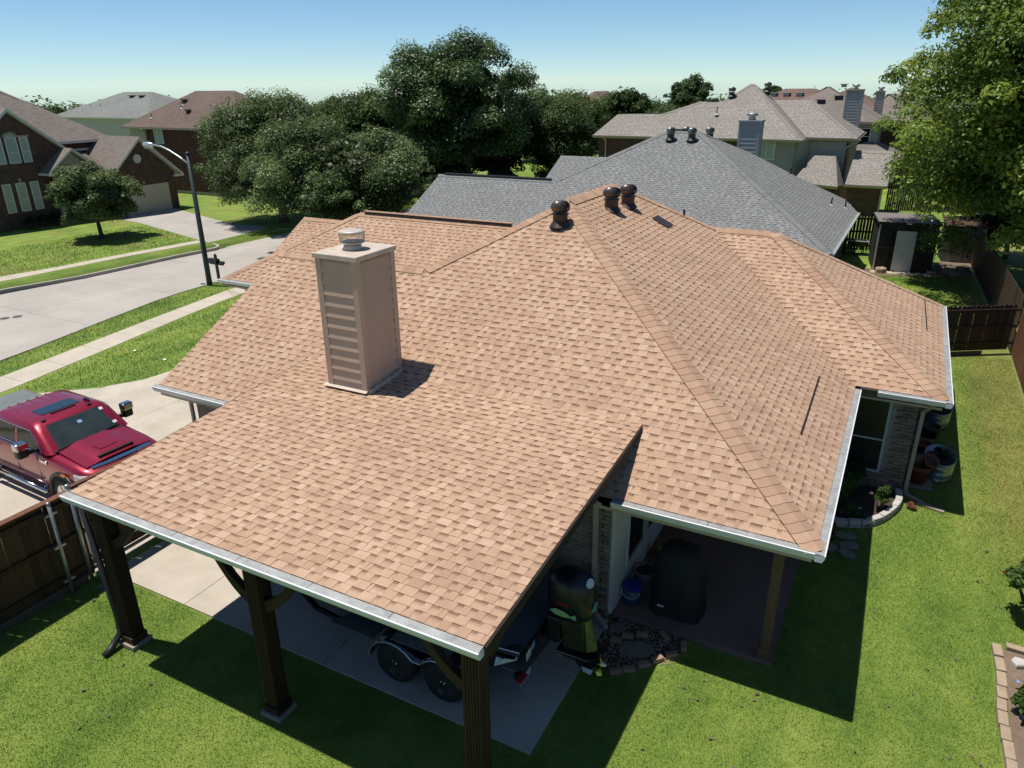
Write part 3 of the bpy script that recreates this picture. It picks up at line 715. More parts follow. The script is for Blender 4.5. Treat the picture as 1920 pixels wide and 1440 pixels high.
def turbine(parent, o, r=0.19, h=0.50, mat='turbine_brown', base_h=0.0):
    """spinning roof ventilator: neck on a flashing, round head of curved fins"""
    o = Vector(o); mb = MB()
    mb.lathe([(r * 0.84, -0.25), (r * 0.84, h * 0.44), (r * 1.0, h * 0.52)], 18, o); mb.lathe([(r * 1.25, -0.02), (r * 0.8, 0.10)], 18, o, cap=False)
    b = part('roof_turbine', mb, mat, parent, True)
    mb = MB(); n = 19; zc = h * 0.5 + r * 0.75; hh = r * 0.70
    for k in range(n):
        a0 = 2 * math.pi * k / n; pts = []
        for j in range(6):
            t = j / 5; ph = -1.05 + t * 2.35; rr = r * 1.12 * math.cos(ph * 0.78); a = a0 + t * 0.62; zz = zc + hh * math.sin(ph * 0.9)
            pts.append((o.x + rr * math.cos(a), o.y + rr * math.sin(a), o.z + zz))
            rr2 = rr * 0.86; a2 = a + 0.26
            pts.append((o.x + rr2 * math.cos(a2), o.y + rr2 * math.sin(a2), o.z + zz))
        mb.add(pts, [(2 * j, 2 * j + 2, 2 * j + 3, 2 * j + 1) for j in range(5)])
    part('turbine_fins', mb, 'turbine_fin' if mat == 'turbine_brown' else 'turbine_fin_gray', b, True)
    mb = MB(); mb.lathe([(r * 0.72, zc - hh * 0.8), (r * 0.8, zc), (r * 0.5, zc + hh * 0.85)], 16, o); mb.lathe([(r * 0.55, zc + hh * 0.80), (r * 0.40, zc + hh * 0.98), (0.01, zc + hh * 1.02)], 16, o); part('turbine_cap', mb, 'vent_dark', b, True)
    return b

# ------------------------------------------------------------------ the house in the middle
E0 = 2.7
house = thing('house', 'single-storey brick house with the large tan shingle hip roof in the middle', 'house', (-6, 7, 0))
tS, tE, tB = 0.5234, 0.5125, 0.47
P1 = (-6.4, 6.27, 5.98); P2 = (-6.4, 9.27, 5.98); K1 = (-8.63, 3.87, 2.7 + tS * 3.87); K2 = (-12.78, 3.87, 2.7 + tS * 3.87)
V1 = (-4.11, 10.75, 4.806); V2 = (-2.53, 10.75, 4.806)
S_poly = [(-12.84, 0, E0), (0, 0, E0), P1, K1, K2]
E_poly = [(0, 0, E0), (0, 6.27, E0), V1, P2, P1]
B_poly = [(0, 6.27, E0), (1.61, 6.27, E0), V2, V1]
BE_poly = [(1.61, 6.27, E0), (1.61, 13.53, E0), V2]
R_poly = [(-18.77, 7.04, E0), (-12.2, 7.04, E0), (-11.89, 7.38, 2.89), (-9.01, 10.27, 4.51), (-15.57, 10.27, 4.51)]
F_poly = [(-19.66, 10.0, 2.69), (-15.6, 10.0, 2.69), (-15.6, 12.0, 3.81), (-19.66, 12.0, 3.81)]
W_poly = [(-9.01, 10.27, 4.51), (-11.89, 7.38, 2.89), K1, P1, P2]
NL_poly = [(-11.89, 7.38, 2.89), (-12.78, 7.38, 2.89), K2, K1]
RW_poly = [(-18.77, 13.5, E0), (-18.77, 7.04, E0), (-15.57, 10.27, 4.51)]
planes = [Plane(p) for p in (S_poly, E_poly, B_poly, BE_poly, R_poly, F_poly)]
lay_shingles(planes, 'shingle_tan', house, 21, 300)
slabs(house, [S_poly, E_poly, B_poly, BE_poly, R_poly, F_poly], drop=0.02)
slabs(house, [W_poly, NL_poly, RW_poly, [P2, V1, (-2.2, 13.53, E0), (-10.4, 13.53, E0), (-9.01, 10.27, 4.51)], [V1, V2, (1.61, 13.53, E0), (-2.2, 13.53, E0)],
              [(-9.01, 10.27, 4.51), (-10.4, 13.53, E0), (-18.77, 13.5, E0), (-15.57, 10.27, 4.51)], [(-15.6, 12.0, 3.81), (-15.6, 14.0, 2.69), (-19.66, 14.0, 2.69), (-19.66, 12.0, 3.81)]], drop=0.0, th=0.1)
nS, nE, nB, nBE, nR, nF = [p.n for p in planes]; nW = Plane(W_poly).n; nRW = Plane(RW_poly).n; nNL = Plane(NL_poly).n
nN = Vector((0, 0.5, 0.87)).normalized()
up3 = lambda p, h=0.012: Vector(p) + Vector((0, 0, h))
ridge_caps(up3((0.02, -0.02, E0)), up3(P1), nS, nE, 'shingle_tan', house, 1)
ridge_caps(up3((1.6, 6.28, E0)), up3(V2), nB, nBE, 'shingle_tan', house, 2)
ridge_caps(up3(P2), up3(P1), nE, nW, 'shingle_tan', house, 3)
ridge_caps(up3(K1), up3(P1), nS, nW, 'shingle_tan', house, 4)
ridge_caps(up3(K2), up3(K1), nS, nNL, 'shingle_tan', house, 5)
ridge_caps(up3(V1), up3(P2), nE, nN, 'shingle_tan', house, 6)
ridge_caps(up3(V1), up3(V2), nB, nN, 'shingle_tan', house, 7)
ridge_caps(up3((1.6, 13.5, E0)), up3(V2), nBE, nN, 'shingle_tan', house, 8)
ridge_caps(up3((-18.75, 7.06, E0)), up3((-15.57, 10.27, 4.51)), nR, nRW, 'shingle_tan', house, 9)
ridge_caps(up3((-15.5, 10.27, 4.51)), up3((-9.01, 10.27, 4.51)), nR, nN, 'shingle_tan', house, 10)
ridge_caps(up3((-19.6, 12.0, 3.81)), up3((-15.7, 12.0, 3.81)), nF, nN, 'shingle_tan', house, 11)
mb = MB(); mb.box(-15.3, -9.95, 10.20, 10.34, 4.535, 4.585); part('ridge_vent', mb, 'vent_dark', house)
mb = MB(); mb.box(-15.35, -9.9, 10.17, 10.37, 4.586, 4.60); part('ridge_vent_cap', mb, 'shingle_tan', house)
# thin near-black strips laid on two roof planes
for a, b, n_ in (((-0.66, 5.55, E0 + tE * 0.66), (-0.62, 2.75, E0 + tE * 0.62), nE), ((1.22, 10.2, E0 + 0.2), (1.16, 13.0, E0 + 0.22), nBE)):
    mb = MB(); a, b = Vector(a) + n_ * 0.022, Vector(b) + n_ * 0.022; mb.beam(a, b, 0.022, 0.012, tuple(n_)); part('dark_roof_strip', mb, 'dark_void', house)
turbine(house, (-6.23, 5.50, 5.58)); turbine(house, (-5.78, 7.40, 5.66)); turbine(house, (-5.70, 8.32, 5.62))
mb = MB(); mb.slab([(-4.72, 8.5, 5.16), (-4.72, 8.95, 5.16), (-5.12, 8.95, 5.36), (-5.12, 8.5, 5.36)][::1], 0.10, (0, 0, -1)); part('roof_vent', mb, 'turbine_brown', house)
mb = MB(); mb.tube([(-4.8, 10.2, 4.9), (-4.8, 10.2, 5.33)], 0.03, 8); part('vent_pipe', mb, 'pipe_black', house)
# gutters
gutter((-2.84, 0, E0), (0.0, 0, E0), house, (0, -1, 0)); gutter((-12.9, 0, E0), (-9.85, 0, E0), house, (0, -1, 0))
gutter((0.0, -0.13, E0), (0.0, 6.14, E0), house, (1, 0, 0)); gutter((0.13, 6.27, E0), (1.61, 6.27, E0), house, (0, -1, 0))
gutter((1.61, 6.14, E0), (1.61, 13.5, E0), house, (1, 0, 0)); gutter((-18.85, 7.04, E0), (-12.3, 7.04, E0), house, (0, -1, 0))
mb = MB(); mb.box(0.10, 0.42, 6.135, 6.265, 2.60, 2.712); part('gutter_splash_guard', mb, 'turbine_brown', house)
# fascia and soffit
for (a, b, o) in (((-12.84, 0), (0, 0), (0, 1)), ((0, 0), (0, 6.27), (-1, 0)), ((0, 6.27), (1.61, 6.27), (0, 1)), ((1.61, 6.27), (1.61, 13.5), (-1, 0)), ((-18.77, 7.04), (-12.2, 7.04), (0, 1))):
    mb = MB(); p = [a, b, (b[0] + o[0] * 0.03, b[1] + o[1] * 0.03), (a[0] + o[0] * 0.03, a[1] + o[1] * 0.03)]; mb.prism(p, 2.47, 2.69); part('fascia', mb, 'trim_beige', house)
for q in ((-12.8, -0.04, 0.04, 4.6), (-0.45, 1.57, 6.31, 7.0), (1.2, 1.57, 7.01, 13.4), (-0.46, -0.04, 4.61, 6.7), (-18.7, -12.81, 7.08, 7.7)):
    mb = MB(); mb.box(*q, 2.46, 2.475); part('soffit', mb, 'trim_beige', house)
# walls
walls(house, [((-12.45, 0.5), (-3.28, 0.5))], 0, 2.46, 'brick_tan')
walls(house, [((-12.45, 7.6), (-12.45, 0.71)), ((-18.35, 7.6), (-12.46, 7.6)), ((-18.35, 13.2), (-18.35, 7.81)), ((-3.0, 4.7), (-0.45, 4.7)), ((-0.45, 4.91), (-0.45, 6.9)), ((1.22, 6.95), (1.22, 13.1)), ((1.21, 13.12), (-18.3, 13.12))], 0, 2.46, 'brick_tan')
bw = MB(); bw.box(-0.44, 1.21, 6.755, 6.95, 0, 2.46); bump_wall = part('wall', bw, 'mortar', house)
def lay_bricks(parent, x0, x1, y, z0, z1, hole=None, seed=3, depth=0.05, along='x', yy=None):
    mbs = []; rng = random.Random(seed); bl, bh, j = 0.203, 0.067, 0.010; var = []
    for q in range(4):
        m = MB(); b = 0.004; w, d, h = bl / 2, depth / 2, bh / 2
        m.box(-w, w, -d, d, -h, h); var.append(m.mesh('brick', ['brick_piece']))
    half = MB(); half.box(-0.046, 0.046, -depth / 2, depth / 2, -bh / 2, bh / 2); halfm = half.mesh('brick', ['brick_piece'])
    off = base_of(parent); row = 0; z = z0 + bh / 2
    while z < z1:
        x = x0 + (0.0 if row % 2 == 0 else -(bl + j) / 2)
        while x < x1 - 0.02:
            a, b = max(x, x0), min(x + bl, x1)
            if b - a > 0.06 and not (hole and a + 0.02 < hole[1] and b - 0.02 > hole[0] and hole[2] < z < hole[3]):
                me = rng.choice(var) if b - a > 0.15 else halfm
                o = bpy.data.objects.new('brick', me); COL.objects.link(o); o.parent = parent
                c = Vector(((a + b) / 2, y + rng.uniform(-0.003, 0.003), z)) if along == 'x' else Vector((y + rng.uniform(-0.003, 0.003), (a + b) / 2, z))
                o.location = c - off
                if along != 'x': o.rotation_euler = (0, 0, math.pi / 2)
                if b - a < bl - 0.01 and b - a > 0.15: o.scale = ((b - a) / bl, 1, 1)
            x += bl + j
        z += bh + j; row += 1
lay_bricks(bump_wall, -0.43, 1.22, 6.735, 0.25, 2.45, hole=(0.0, 0.77, 0.68, 2.44))
window(house, (0.0, 6.72, 0.68), (1, 0, 0), 0.74, 1.76, (0, -1, 0), 'frame_blue', 'screen_dark', 1, 0.05, cross_at=0.43)
pier = MB(); pier.box(-3.27, -3.035, 0.545, 0.75, 0, 2.46); pier = part('wall', pier, 'mortar', house)
lay_bricks(pier, -3.27, -3.035, 0.525, 0.02, 2.45, seed=9)
# patio: painted trim and long window on its left side
mb = MB(); mb.box(-3.03, -2.97, 0.55, 1.18, 0.09, 2.46); mb.box(-3.03, -2.97, 3.4, 4.69, 0.09, 2.46); mb.box(-3.03, -2.97, 1.18, 3.4, 0.09, 0.62); mb.box(-3.03, -2.97, 1.18, 3.4, 2.25, 2.46)
part('patio_wall', mb, 'trim_white', house)
window(house, (-2.98, 1.2, 0.62), (0, 1, 0), 1.0, 1.63, (1, 0, 0), 'frame_white', 'glass_dark', 0, 0.06); window(house, (-2.98, 2.3, 0.62), (0, 1, 0), 1.05, 1.63, (1, 0, 0), 'frame_white', 'glass_dark', 0, 0.06)
mb = MB(); mb.box(-0.57, -0.42, 0.66, 0.81, 0.09, 2.46); pp_ = part('patio_post', mb, 'patio_post_wood', house, bevel=0.008)
mb = MB(); mb.box(-0.60, -0.39, 0.63, 0.84, 0.09, 0.28); part('post_base', mb, 'patio_post_wood', pp_, bevel=0.01)
def downspout(parent, pts, mat='trim_taupe', w=0.075):
    mb = MB()
    for a, b in zip(pts[:-1], pts[1:]):
        d = (Vector(b) - Vector(a)).normalized() * 0.02; mb.beam(Vector(a) - d, Vector(b) + d, w, w * 0.75, (0.0, 1, 0.05))
    return part('downspout', mb, mat, parent, bevel=0.006)
downspout(house, [(1.40, 6.2, 2.58), (1.38, 6.30, 2.48), (1.30, 6.64, 2.25), (1.29, 6.64, 0.42), (1.34, 6.55, 0.36), (1.62, 6.42, 0.33)])
downspout(house, [(-3.05, -0.07, 2.58), (-3.1, 0.10, 2.45), (-3.28, 0.47, 2.22), (-3.26, 0.47, 0.22), (-3.2, 0.40, 0.14), (-2.93, 0.2, 0.10)], 'trim_beige', 0.085)
downspout(house, [(-12.75, 0.05, 2.56), (-12.55, 0.45, 2.3), (-12.55, 0.45, 0.1)], 'trim_beige'); downspout(house, [(-18.6, 7.0, 2.56), (-18.3, 7.55, 2.3), (-18.3, 7.55, 0.1)], 'trim_beige')
# chimney: lapped boards between corner trims, cap and metal flue
cx0, cx1, cy0, cy1, cz0, cz1 = -8.52, -7.67, 0.40, 1.44, 3.2, 5.70
mb = MB(); mb.box(cx0 + 0.02, cx1 - 0.02, cy0 + 0.02, cy1 - 0.02, cz0 - 0.2, cz1); chim = part('chimney', mb, 'chimney_paint', house)
nb_ = 13; bh = (cz1 - cz0) / nb_ + 0.0
for i in range(nb_ + 1):
    z = cz0 - 0.1 + i * 0.196
    zt = min(z + 0.20, cz1 - 0.01)
    if z > cz1 - 0.05: continue
    for (p, q, n_) in (((cx0 + 0.09, cy0), (cx1 - 0.09, cy0), (0, -1)), ((cx1, cy0 + 0.09), (cx1, cy1 - 0.09), (1, 0)), ((cx0, cy1 - 0.09), (cx0, cy0 + 0.09), (-1, 0)), ((cx1 - 0.09, cy1), (cx0 + 0.09, cy1), (0, 1))):
        mb = MB(); n3 = Vector((n_[0], n_[1], 0)); a, b = Vector((p[0], p[1], 0)), Vector((q[0], q[1], 0)); zz = Vector((0, 0, 1))
        mb.hexa([a - n3 * 0.025 + zz * z, b - n3 * 0.025 + zz * z, b + n3 * 0.020 + zz * z, a + n3 * 0.020 + zz * z, a - n3 * 0.025 + zz * zt, b - n3 * 0.025 + zz * zt, b - n3 * 0.010 + zz * zt, a - n3 * 0.010 + zz * zt])
        part('siding_board', mb, 'chimney_paint', chim)
for x, y in ((cx0, cy0), (cx1, cy0), (cx0, cy1), (cx1, cy1)):
    sx, sy = (1 if x == cx0 else -1), (1 if y == cy0 else -1); mb = MB()
    mb.prism([(min(x - 0.018 * sx, x + 0.10 * sx), min(y - 0.018 * sy, y + 0.10 * sy)), (max(x - 0.018 * sx, x + 0.10 * sx), min(y - 0.018 * sy, y + 0.10 * sy)), (max(x - 0.018 * sx, x + 0.10 * sx), max(y - 0.018 * sy, y + 0.10 * sy)), (min(x - 0.018 * sx, x + 0.10 * sx), max(y - 0.018 * sy, y + 0.10 * sy))], 3.1, cz1)
    part('corner_trim', mb, 'chimney_paint', chim)
mb = MB(); mb.box(cx0 - 0.05, cx1 + 0.05, cy0 - 0.05, cy1 + 0.05, cz1, cz1 + 0.085); part('chimney_cap', mb, 'chimney_cap_paint', chim, bevel=0.008)
fo = ((cx0 + cx1) / 2 - 0.02, (cy0 + cy1) / 2 - 0.02, cz1 + 0.085)
mb = MB(); mb.lathe([(0.19, 0.0), (0.155, 0.05), (0.15, 0.085)], 20, fo); mb.lathe([(0.17, 0.10), (0.22, 0.12), (0.22, 0.135)], 20, fo); mb.lathe([(0.225, 0.265), (0.225, 0.315), (0.21, 0.325)], 22, fo)
for k_ in range(36): a = k_ * math.pi / 18; mb.beam((fo[0] + 0.212 * math.cos(a), fo[1] + 0.212 * math.sin(a), fo[2] + 0.13), (fo[0] + 0.212 * math.cos(a), fo[1] + 0.212 * math.sin(a), fo[2] + 0.27), 0.006, 0.006)
part('flue', mb, 'flue_steel', chim, True)
mb = MB(); mb.quad((cx0 - 0.09, cy0 - 0.09, 3.355), (cx1 + 0.03, cy0 - 0.09, 3.355), (cx1 + 0.03, cy0, 3.375), (cx0 - 0.09, cy0, 3.375)); part('chimney_flashing', mb, 'chimney_cap_paint', chim)
for i in range(7): mb = MB(); y_ = cy0 + .02 + i * .145; z_ = (3.36 if y_ < 1.2 else 2.7 + tS * y_) + (0.0106 * i); mb.box(cx1 + .001, cx1 + .075, y_, y_ + .14, z_ - .04, z_ + .035 + .012 * (i % 2)); part('step_flashing', mb, 'chimney_cap_paint', chim)

# ------------------------------------------------------------------ the carport
carport = thing('carport', 'open timber carport with a low tan shingle roof on dark posts against the house', 'carport', (-6.3, -1.5, 0))
cz, cs_ = 2.98, (2.7 + tS * 1.26 - 2.98) / (1.26 + 3.86)
zy = lambda y: cz + cs_ * (y + 3.86)
C_poly = [(-9.8, -3.86, cz), (-2.85, -3.86, cz), (-2.85, 1.24, zy(1.24)), (-9.8, 1.24, zy(1.24))]
lay_shingles([Plane(C_poly, lift=0.012)], 'shingle_tan', carport, 55, 300)
slabs(carport, [C_poly], 'roof_deck', ('beam_dark', 'beam_dark'), 0.05, 0.0)
gutter((-9.85, -3.86, cz + 0.01), (-2.85, -3.86, cz + 0.01), carport, (0, -1, 0))
mb = MB(); mb.hexa([(-2.849, -3.86, cz - 0.16), (-2.82, -3.86, cz - 0.16), (-2.82, 1.0, zy(1.0) - 0.10), (-2.849, 1.0, zy(1.0) - 0.10), (-2.849, -3.86, cz + 0.005), (-2.82, -3.86, cz + 0.005), (-2.82, 1.2, zy(1.2) + 0.01), (-2.849, 1.2, zy(1.2) + 0.01)]); part('rake_board', mb, 'beam_dark', carport)
mb = MB(); mb.hexa([(-9.83, -3.86, cz - 0.16), (-9.801, -3.86, cz - 0.16), (-9.801, 1.0, zy(1.0) - 0.10), (-9.83, 1.0, zy(1.0) - 0.10), (-9.83, -3.86, cz + 0.005), (-9.801, -3.86, cz + 0.005), (-9.801, 1.2, zy(1.2) + 0.01), (-9.83, 1.2, zy(1.2) + 0.01)]); part('rake_board', mb, 'beam_dark', carport)
mb = MB(); mb.box(-9.8, -2.85, -3.855, -3.82, cz - 0.20, cz - 0.055); part('fascia', mb, 'beam_dark', carport)
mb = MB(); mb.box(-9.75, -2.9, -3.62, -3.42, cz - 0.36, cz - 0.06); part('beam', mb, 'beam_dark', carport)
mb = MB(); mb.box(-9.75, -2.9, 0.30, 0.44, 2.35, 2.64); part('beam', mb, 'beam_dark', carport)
for i in range(13):
    x = -9.6 + i * 0.55; mb = MB(); mb.beam((x, -3.8, zy(-3.8) - 0.125), (x, 0.40, zy(0.40) - 0.125), 0.05, 0.14); part('rafter', mb, 'beam_dark', carport)
PM = MB(); s_ = 0.115
prof = []
for q in range(4):                                     # fluted post: five grooves per face
    a = q * math.pi / 2
    pts_ = [(-s_, -s_)]
    for g in range(5):
        x = -s_ + 0.035 + g * 0.04; pts_ += [(x, -s_), (x + 0.006, -s_ + 0.012), (x + 0.014, -s_ + 0.012), (x + 0.02, -s_)]
    for x, y in pts_: prof.append((x * math.cos(a) - y * math.sin(a), x * math.sin(a) + y * math.cos(a)))
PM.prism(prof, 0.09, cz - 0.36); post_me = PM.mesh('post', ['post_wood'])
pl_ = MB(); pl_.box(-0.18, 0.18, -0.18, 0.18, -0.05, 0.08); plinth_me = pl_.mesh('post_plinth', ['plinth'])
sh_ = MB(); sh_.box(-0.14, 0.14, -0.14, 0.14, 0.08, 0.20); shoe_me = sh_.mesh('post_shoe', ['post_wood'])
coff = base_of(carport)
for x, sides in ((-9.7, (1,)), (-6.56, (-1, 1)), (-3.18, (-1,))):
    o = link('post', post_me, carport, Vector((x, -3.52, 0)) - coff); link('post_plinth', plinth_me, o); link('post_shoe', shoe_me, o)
    for sgn in sides:
        mb = MB(); pts_ = []
        for t in range(7):
            a = t / 6; xx = x + sgn * (0.12 + 0.62 * a); zz = cz - 1.02 + 0.62 * a + 0.10 * math.sin(math.pi * a) * -1
            pts_.append((xx, zz))
        up_ = [(a, -3.47, b + 0.09) for a, b in pts_]; lo_ = [(a, -3.47, b - 0.09) for a, b in pts_]
        poly = (lo_ + up_[::-1]) if sgn > 0 else (up_ + lo_[::-1])
        mb.slab(poly, 0.10, (0, -1, 0)); part('brace', mb, 'post_wood', carport)
mb = MB(); mb.tube([(-9.87, -3.72, 2.8), (-9.86, -3.62, 0.5), (-9.86, -3.64, 0.22), (-9.84, -3.86, 0.07), (-9.82, -4.0, 0.05)], [0.05, 0.05, 0.055, 0.06, 0.045], 8); part('downspout', mb, 'pipe_black', carport, True)

# ------------------------------------------------------------------ fences
def board_mesh(w, h, th=0.018, dog=0.03):
    m = MB(); hw = w / 2
    poly = [(-hw, 0, 0), (hw, 0, 0), (hw, 0, h - dog), (hw - dog, 0, h), (-hw + dog, 0, h), (-hw, 0, h - dog)] if dog else [(-hw, 0, 0), (hw, 0, 0), (hw, 0, h), (-hw, 0, h)]
    m.slab([(x, -th / 2, z) for x, y, z in poly], th, (0, 1, 0)); return m
def fence(root, p0, p1, h, mat, pitch=0.145, gap=0.004, z0f=None, rails=(0.3, 1.0, 1.65), rail_side=-1, dog=0.03, seed=1, rail_mat=None, jitter=0.006, bottom=0.06):
    rng = random.Random(seed); p0, p1 = Vector(p0), Vector(p1); d = (p1 - p0); L = d.length; d.normalize(); nrm = Vector((-d.y, d.x))
    mes = [board_mesh(pitch - gap, h - bottom + rng.uniform(-0.012, 0.012), dog=dog).mesh('fence_board', [mat]) for _ in range(3)]
    ang = math.atan2(d.y, d.x); off = base_of(root); n = int(L / pitch)
    zf = z0f or (lambda x, y: gz(x, y))
    for i in range(n):
        q = p0 + d * (pitch * (i + 0.5)); o = bpy.data.objects.new('fence_board', rng.choice(mes)); COL.objects.link(o); o.parent = root
        q = q + nrm * rng.uniform(-jitter, jitter) * 0.6
        o.location = Vector((q.x, q.y, zf(q.x, q.y) + bottom)) - off; o.rotation_euler = (0, rng.uniform(-0.004, 0.004), ang + rng.uniform(-0.02, 0.02))
    seg = 2.4; k_ = max(1, int(round(L / seg)))
    for z in rails:
        for i in range(k_):
            a, b = p0 + d * (L * i / k_ + 0.004) + nrm * rail_side * 0.035, p0 + d * (L * (i + 1) / k_ - 0.004) + nrm * rail_side * 0.035
            mb = MB(); mb.beam((a.x, a.y, zf(a.x, a.y) + z), (b.x, b.y, zf(b.x, b.y) + z), 0.04, 0.088); part('rail', mb, rail_mat or mat, root)
def steel_post(root, x, y, h=1.84, r=0.032, face=(1, 0)):
    mb = MB(); mb.tube([(x, y, -0.1), (x, y, h)], r, 10); mb.lathe([(r * 1.15, h), (r * 1.15, h + 0.03), (0.01, h + 0.05)], 10, (x, y, 0))
    o = part('fence_post', mb, 'galvanized', root, True)
    mb = MB()
    for z in (0.3, 1.0, 1.65): mb.box(x - 0.055, x + 0.02, y - 0.10, y + 0.10, z - 0.02, z + 0.02)
    part('bracket', mb, 'galvanized', o)
lf = thing('plank_fence', 'tall brown plank fence on steel posts beside the carport', 'fence', (-11.95, -6, 0))
fence(lf, (-11.95, -9.64), (-11.95, -2.68), 1.84, 'fence_wood', rails=(0.32, 1.0, 1.68), rail_side=-1, dog=0, seed=4)
mb = MB(); mb.box(-11.99, -11.85, -9.6, -2.72, 1.835, 1.87); part('cap_rail', mb, 'fence_red', lf)
mb = MB(); mb.box(-11.925, -11.88, -9.6, -2.85, -0.02, 0.16); part('kick_board', mb, 'kick_wood', lf)
for y in (-3.2, -5.6, -8.0): steel_post(lf, -11.83, y)
gt = thing('driveway_gate', 'brown plank gate on a metal frame across the drive behind the carport post', 'gate', (-12.05, -1.2, 0))
fence(gt, (-12.06, -2.66), (-12.06, 0.38), 1.84, 'fence_wood', rails=(1.0,), rail_side=-1, dog=0, seed=5, bottom=0.16)
mb = MB(); mb.box(-12.09, -11.99, -2.68, 0.40, 1.845, 1.875); part('cap_rail', mb, 'fence_red', gt)
mb = MB()
for z in (0.14, 0.42, 1.80): mb.box(-12.02, -11.97, -2.68, 0.40, z - 0.025, z + 0.025)
for y in (-2.66, -1.15, 0.38): mb.box(-12.02, -11.97, y - 0.025, y + 0.025, 0.115, 1.825)
part('gate_frame', mb, 'galvanized', gt)
steel_post(gt, -11.92, -2.78, 1.95, 0.04)
rf = thing('plank_fence', 'reddish brown plank fence along the right edge of the yard', 'fence', (4.1, 6, 0))
fence(rf, (4.15, -7.0), (4.05, 17.6), 1.86, 'fence_red', rails=(0.35, 1.0, 1.62), rail_side=-1, seed=6, pitch=0.15)
rf2 = thing('plank_fence', 'weathered dark plank fence at the right of the far lawn under the bright tree', 'fence', (3.9, 24, 0.3))
fence(rf2, (4.03, 17.75), (3.4, 33.0), 1.86, 'fence_dark', rails=(0.35, 1.0, 1.62), rail_side=-1, seed=7, pitch=0.15)
bf = thing('plank_fence', 'dark dog-eared plank fence with light showing through its gaps, closing the side yard', 'fence', (2.7, 17, 0.3))
fence(bf, (1.22, 16.05), (4.03, 17.78), 1.62, 'fence_dark', rails=(0.36, 0.92, 1.45), rail_side=-1, seed=8, pitch=0.15, gap=0.012, dog=0.04, bottom=0.14)
mb = MB(); mb.beam((1.25, 16.0, 0.37), (3.2, 17.2, 0.37), 0.045, 0.13); part('kick_board', mb, 'kick_wood', bf)
sf = thing('plank_fence', 'short run of dark slats with daylight gaps behind the wheelbarrow', 'fence', (-1.3, 32, 0.3))
fence(sf, (-2.3, 31.9), (-0.75, 32.2), 1.85, 'fence_dark', seed=9, pitch=0.145, gap=0.028)
ff = thing('plank_fence', 'distant tall brown fence with metal frames behind the dark shed', 'fence', (1, 46.5, 0.3))
fence(ff, (-0.9, 46.0), (6.0, 47.6), 1.85, 'fence_dark', seed=10, pitch=0.13, gap=0.02, rails=(0.4, 1.7), rail_mat='kick_wood')
for x, y in ((0.0, 46.15), (1.4, 46.45), (2.9, 46.8)):
    mb = MB(); mb.tube([(x, y, 0.3), (x, y, 2.2)], 0.035, 6); part('fence_post', mb, 'galvanized', ff)

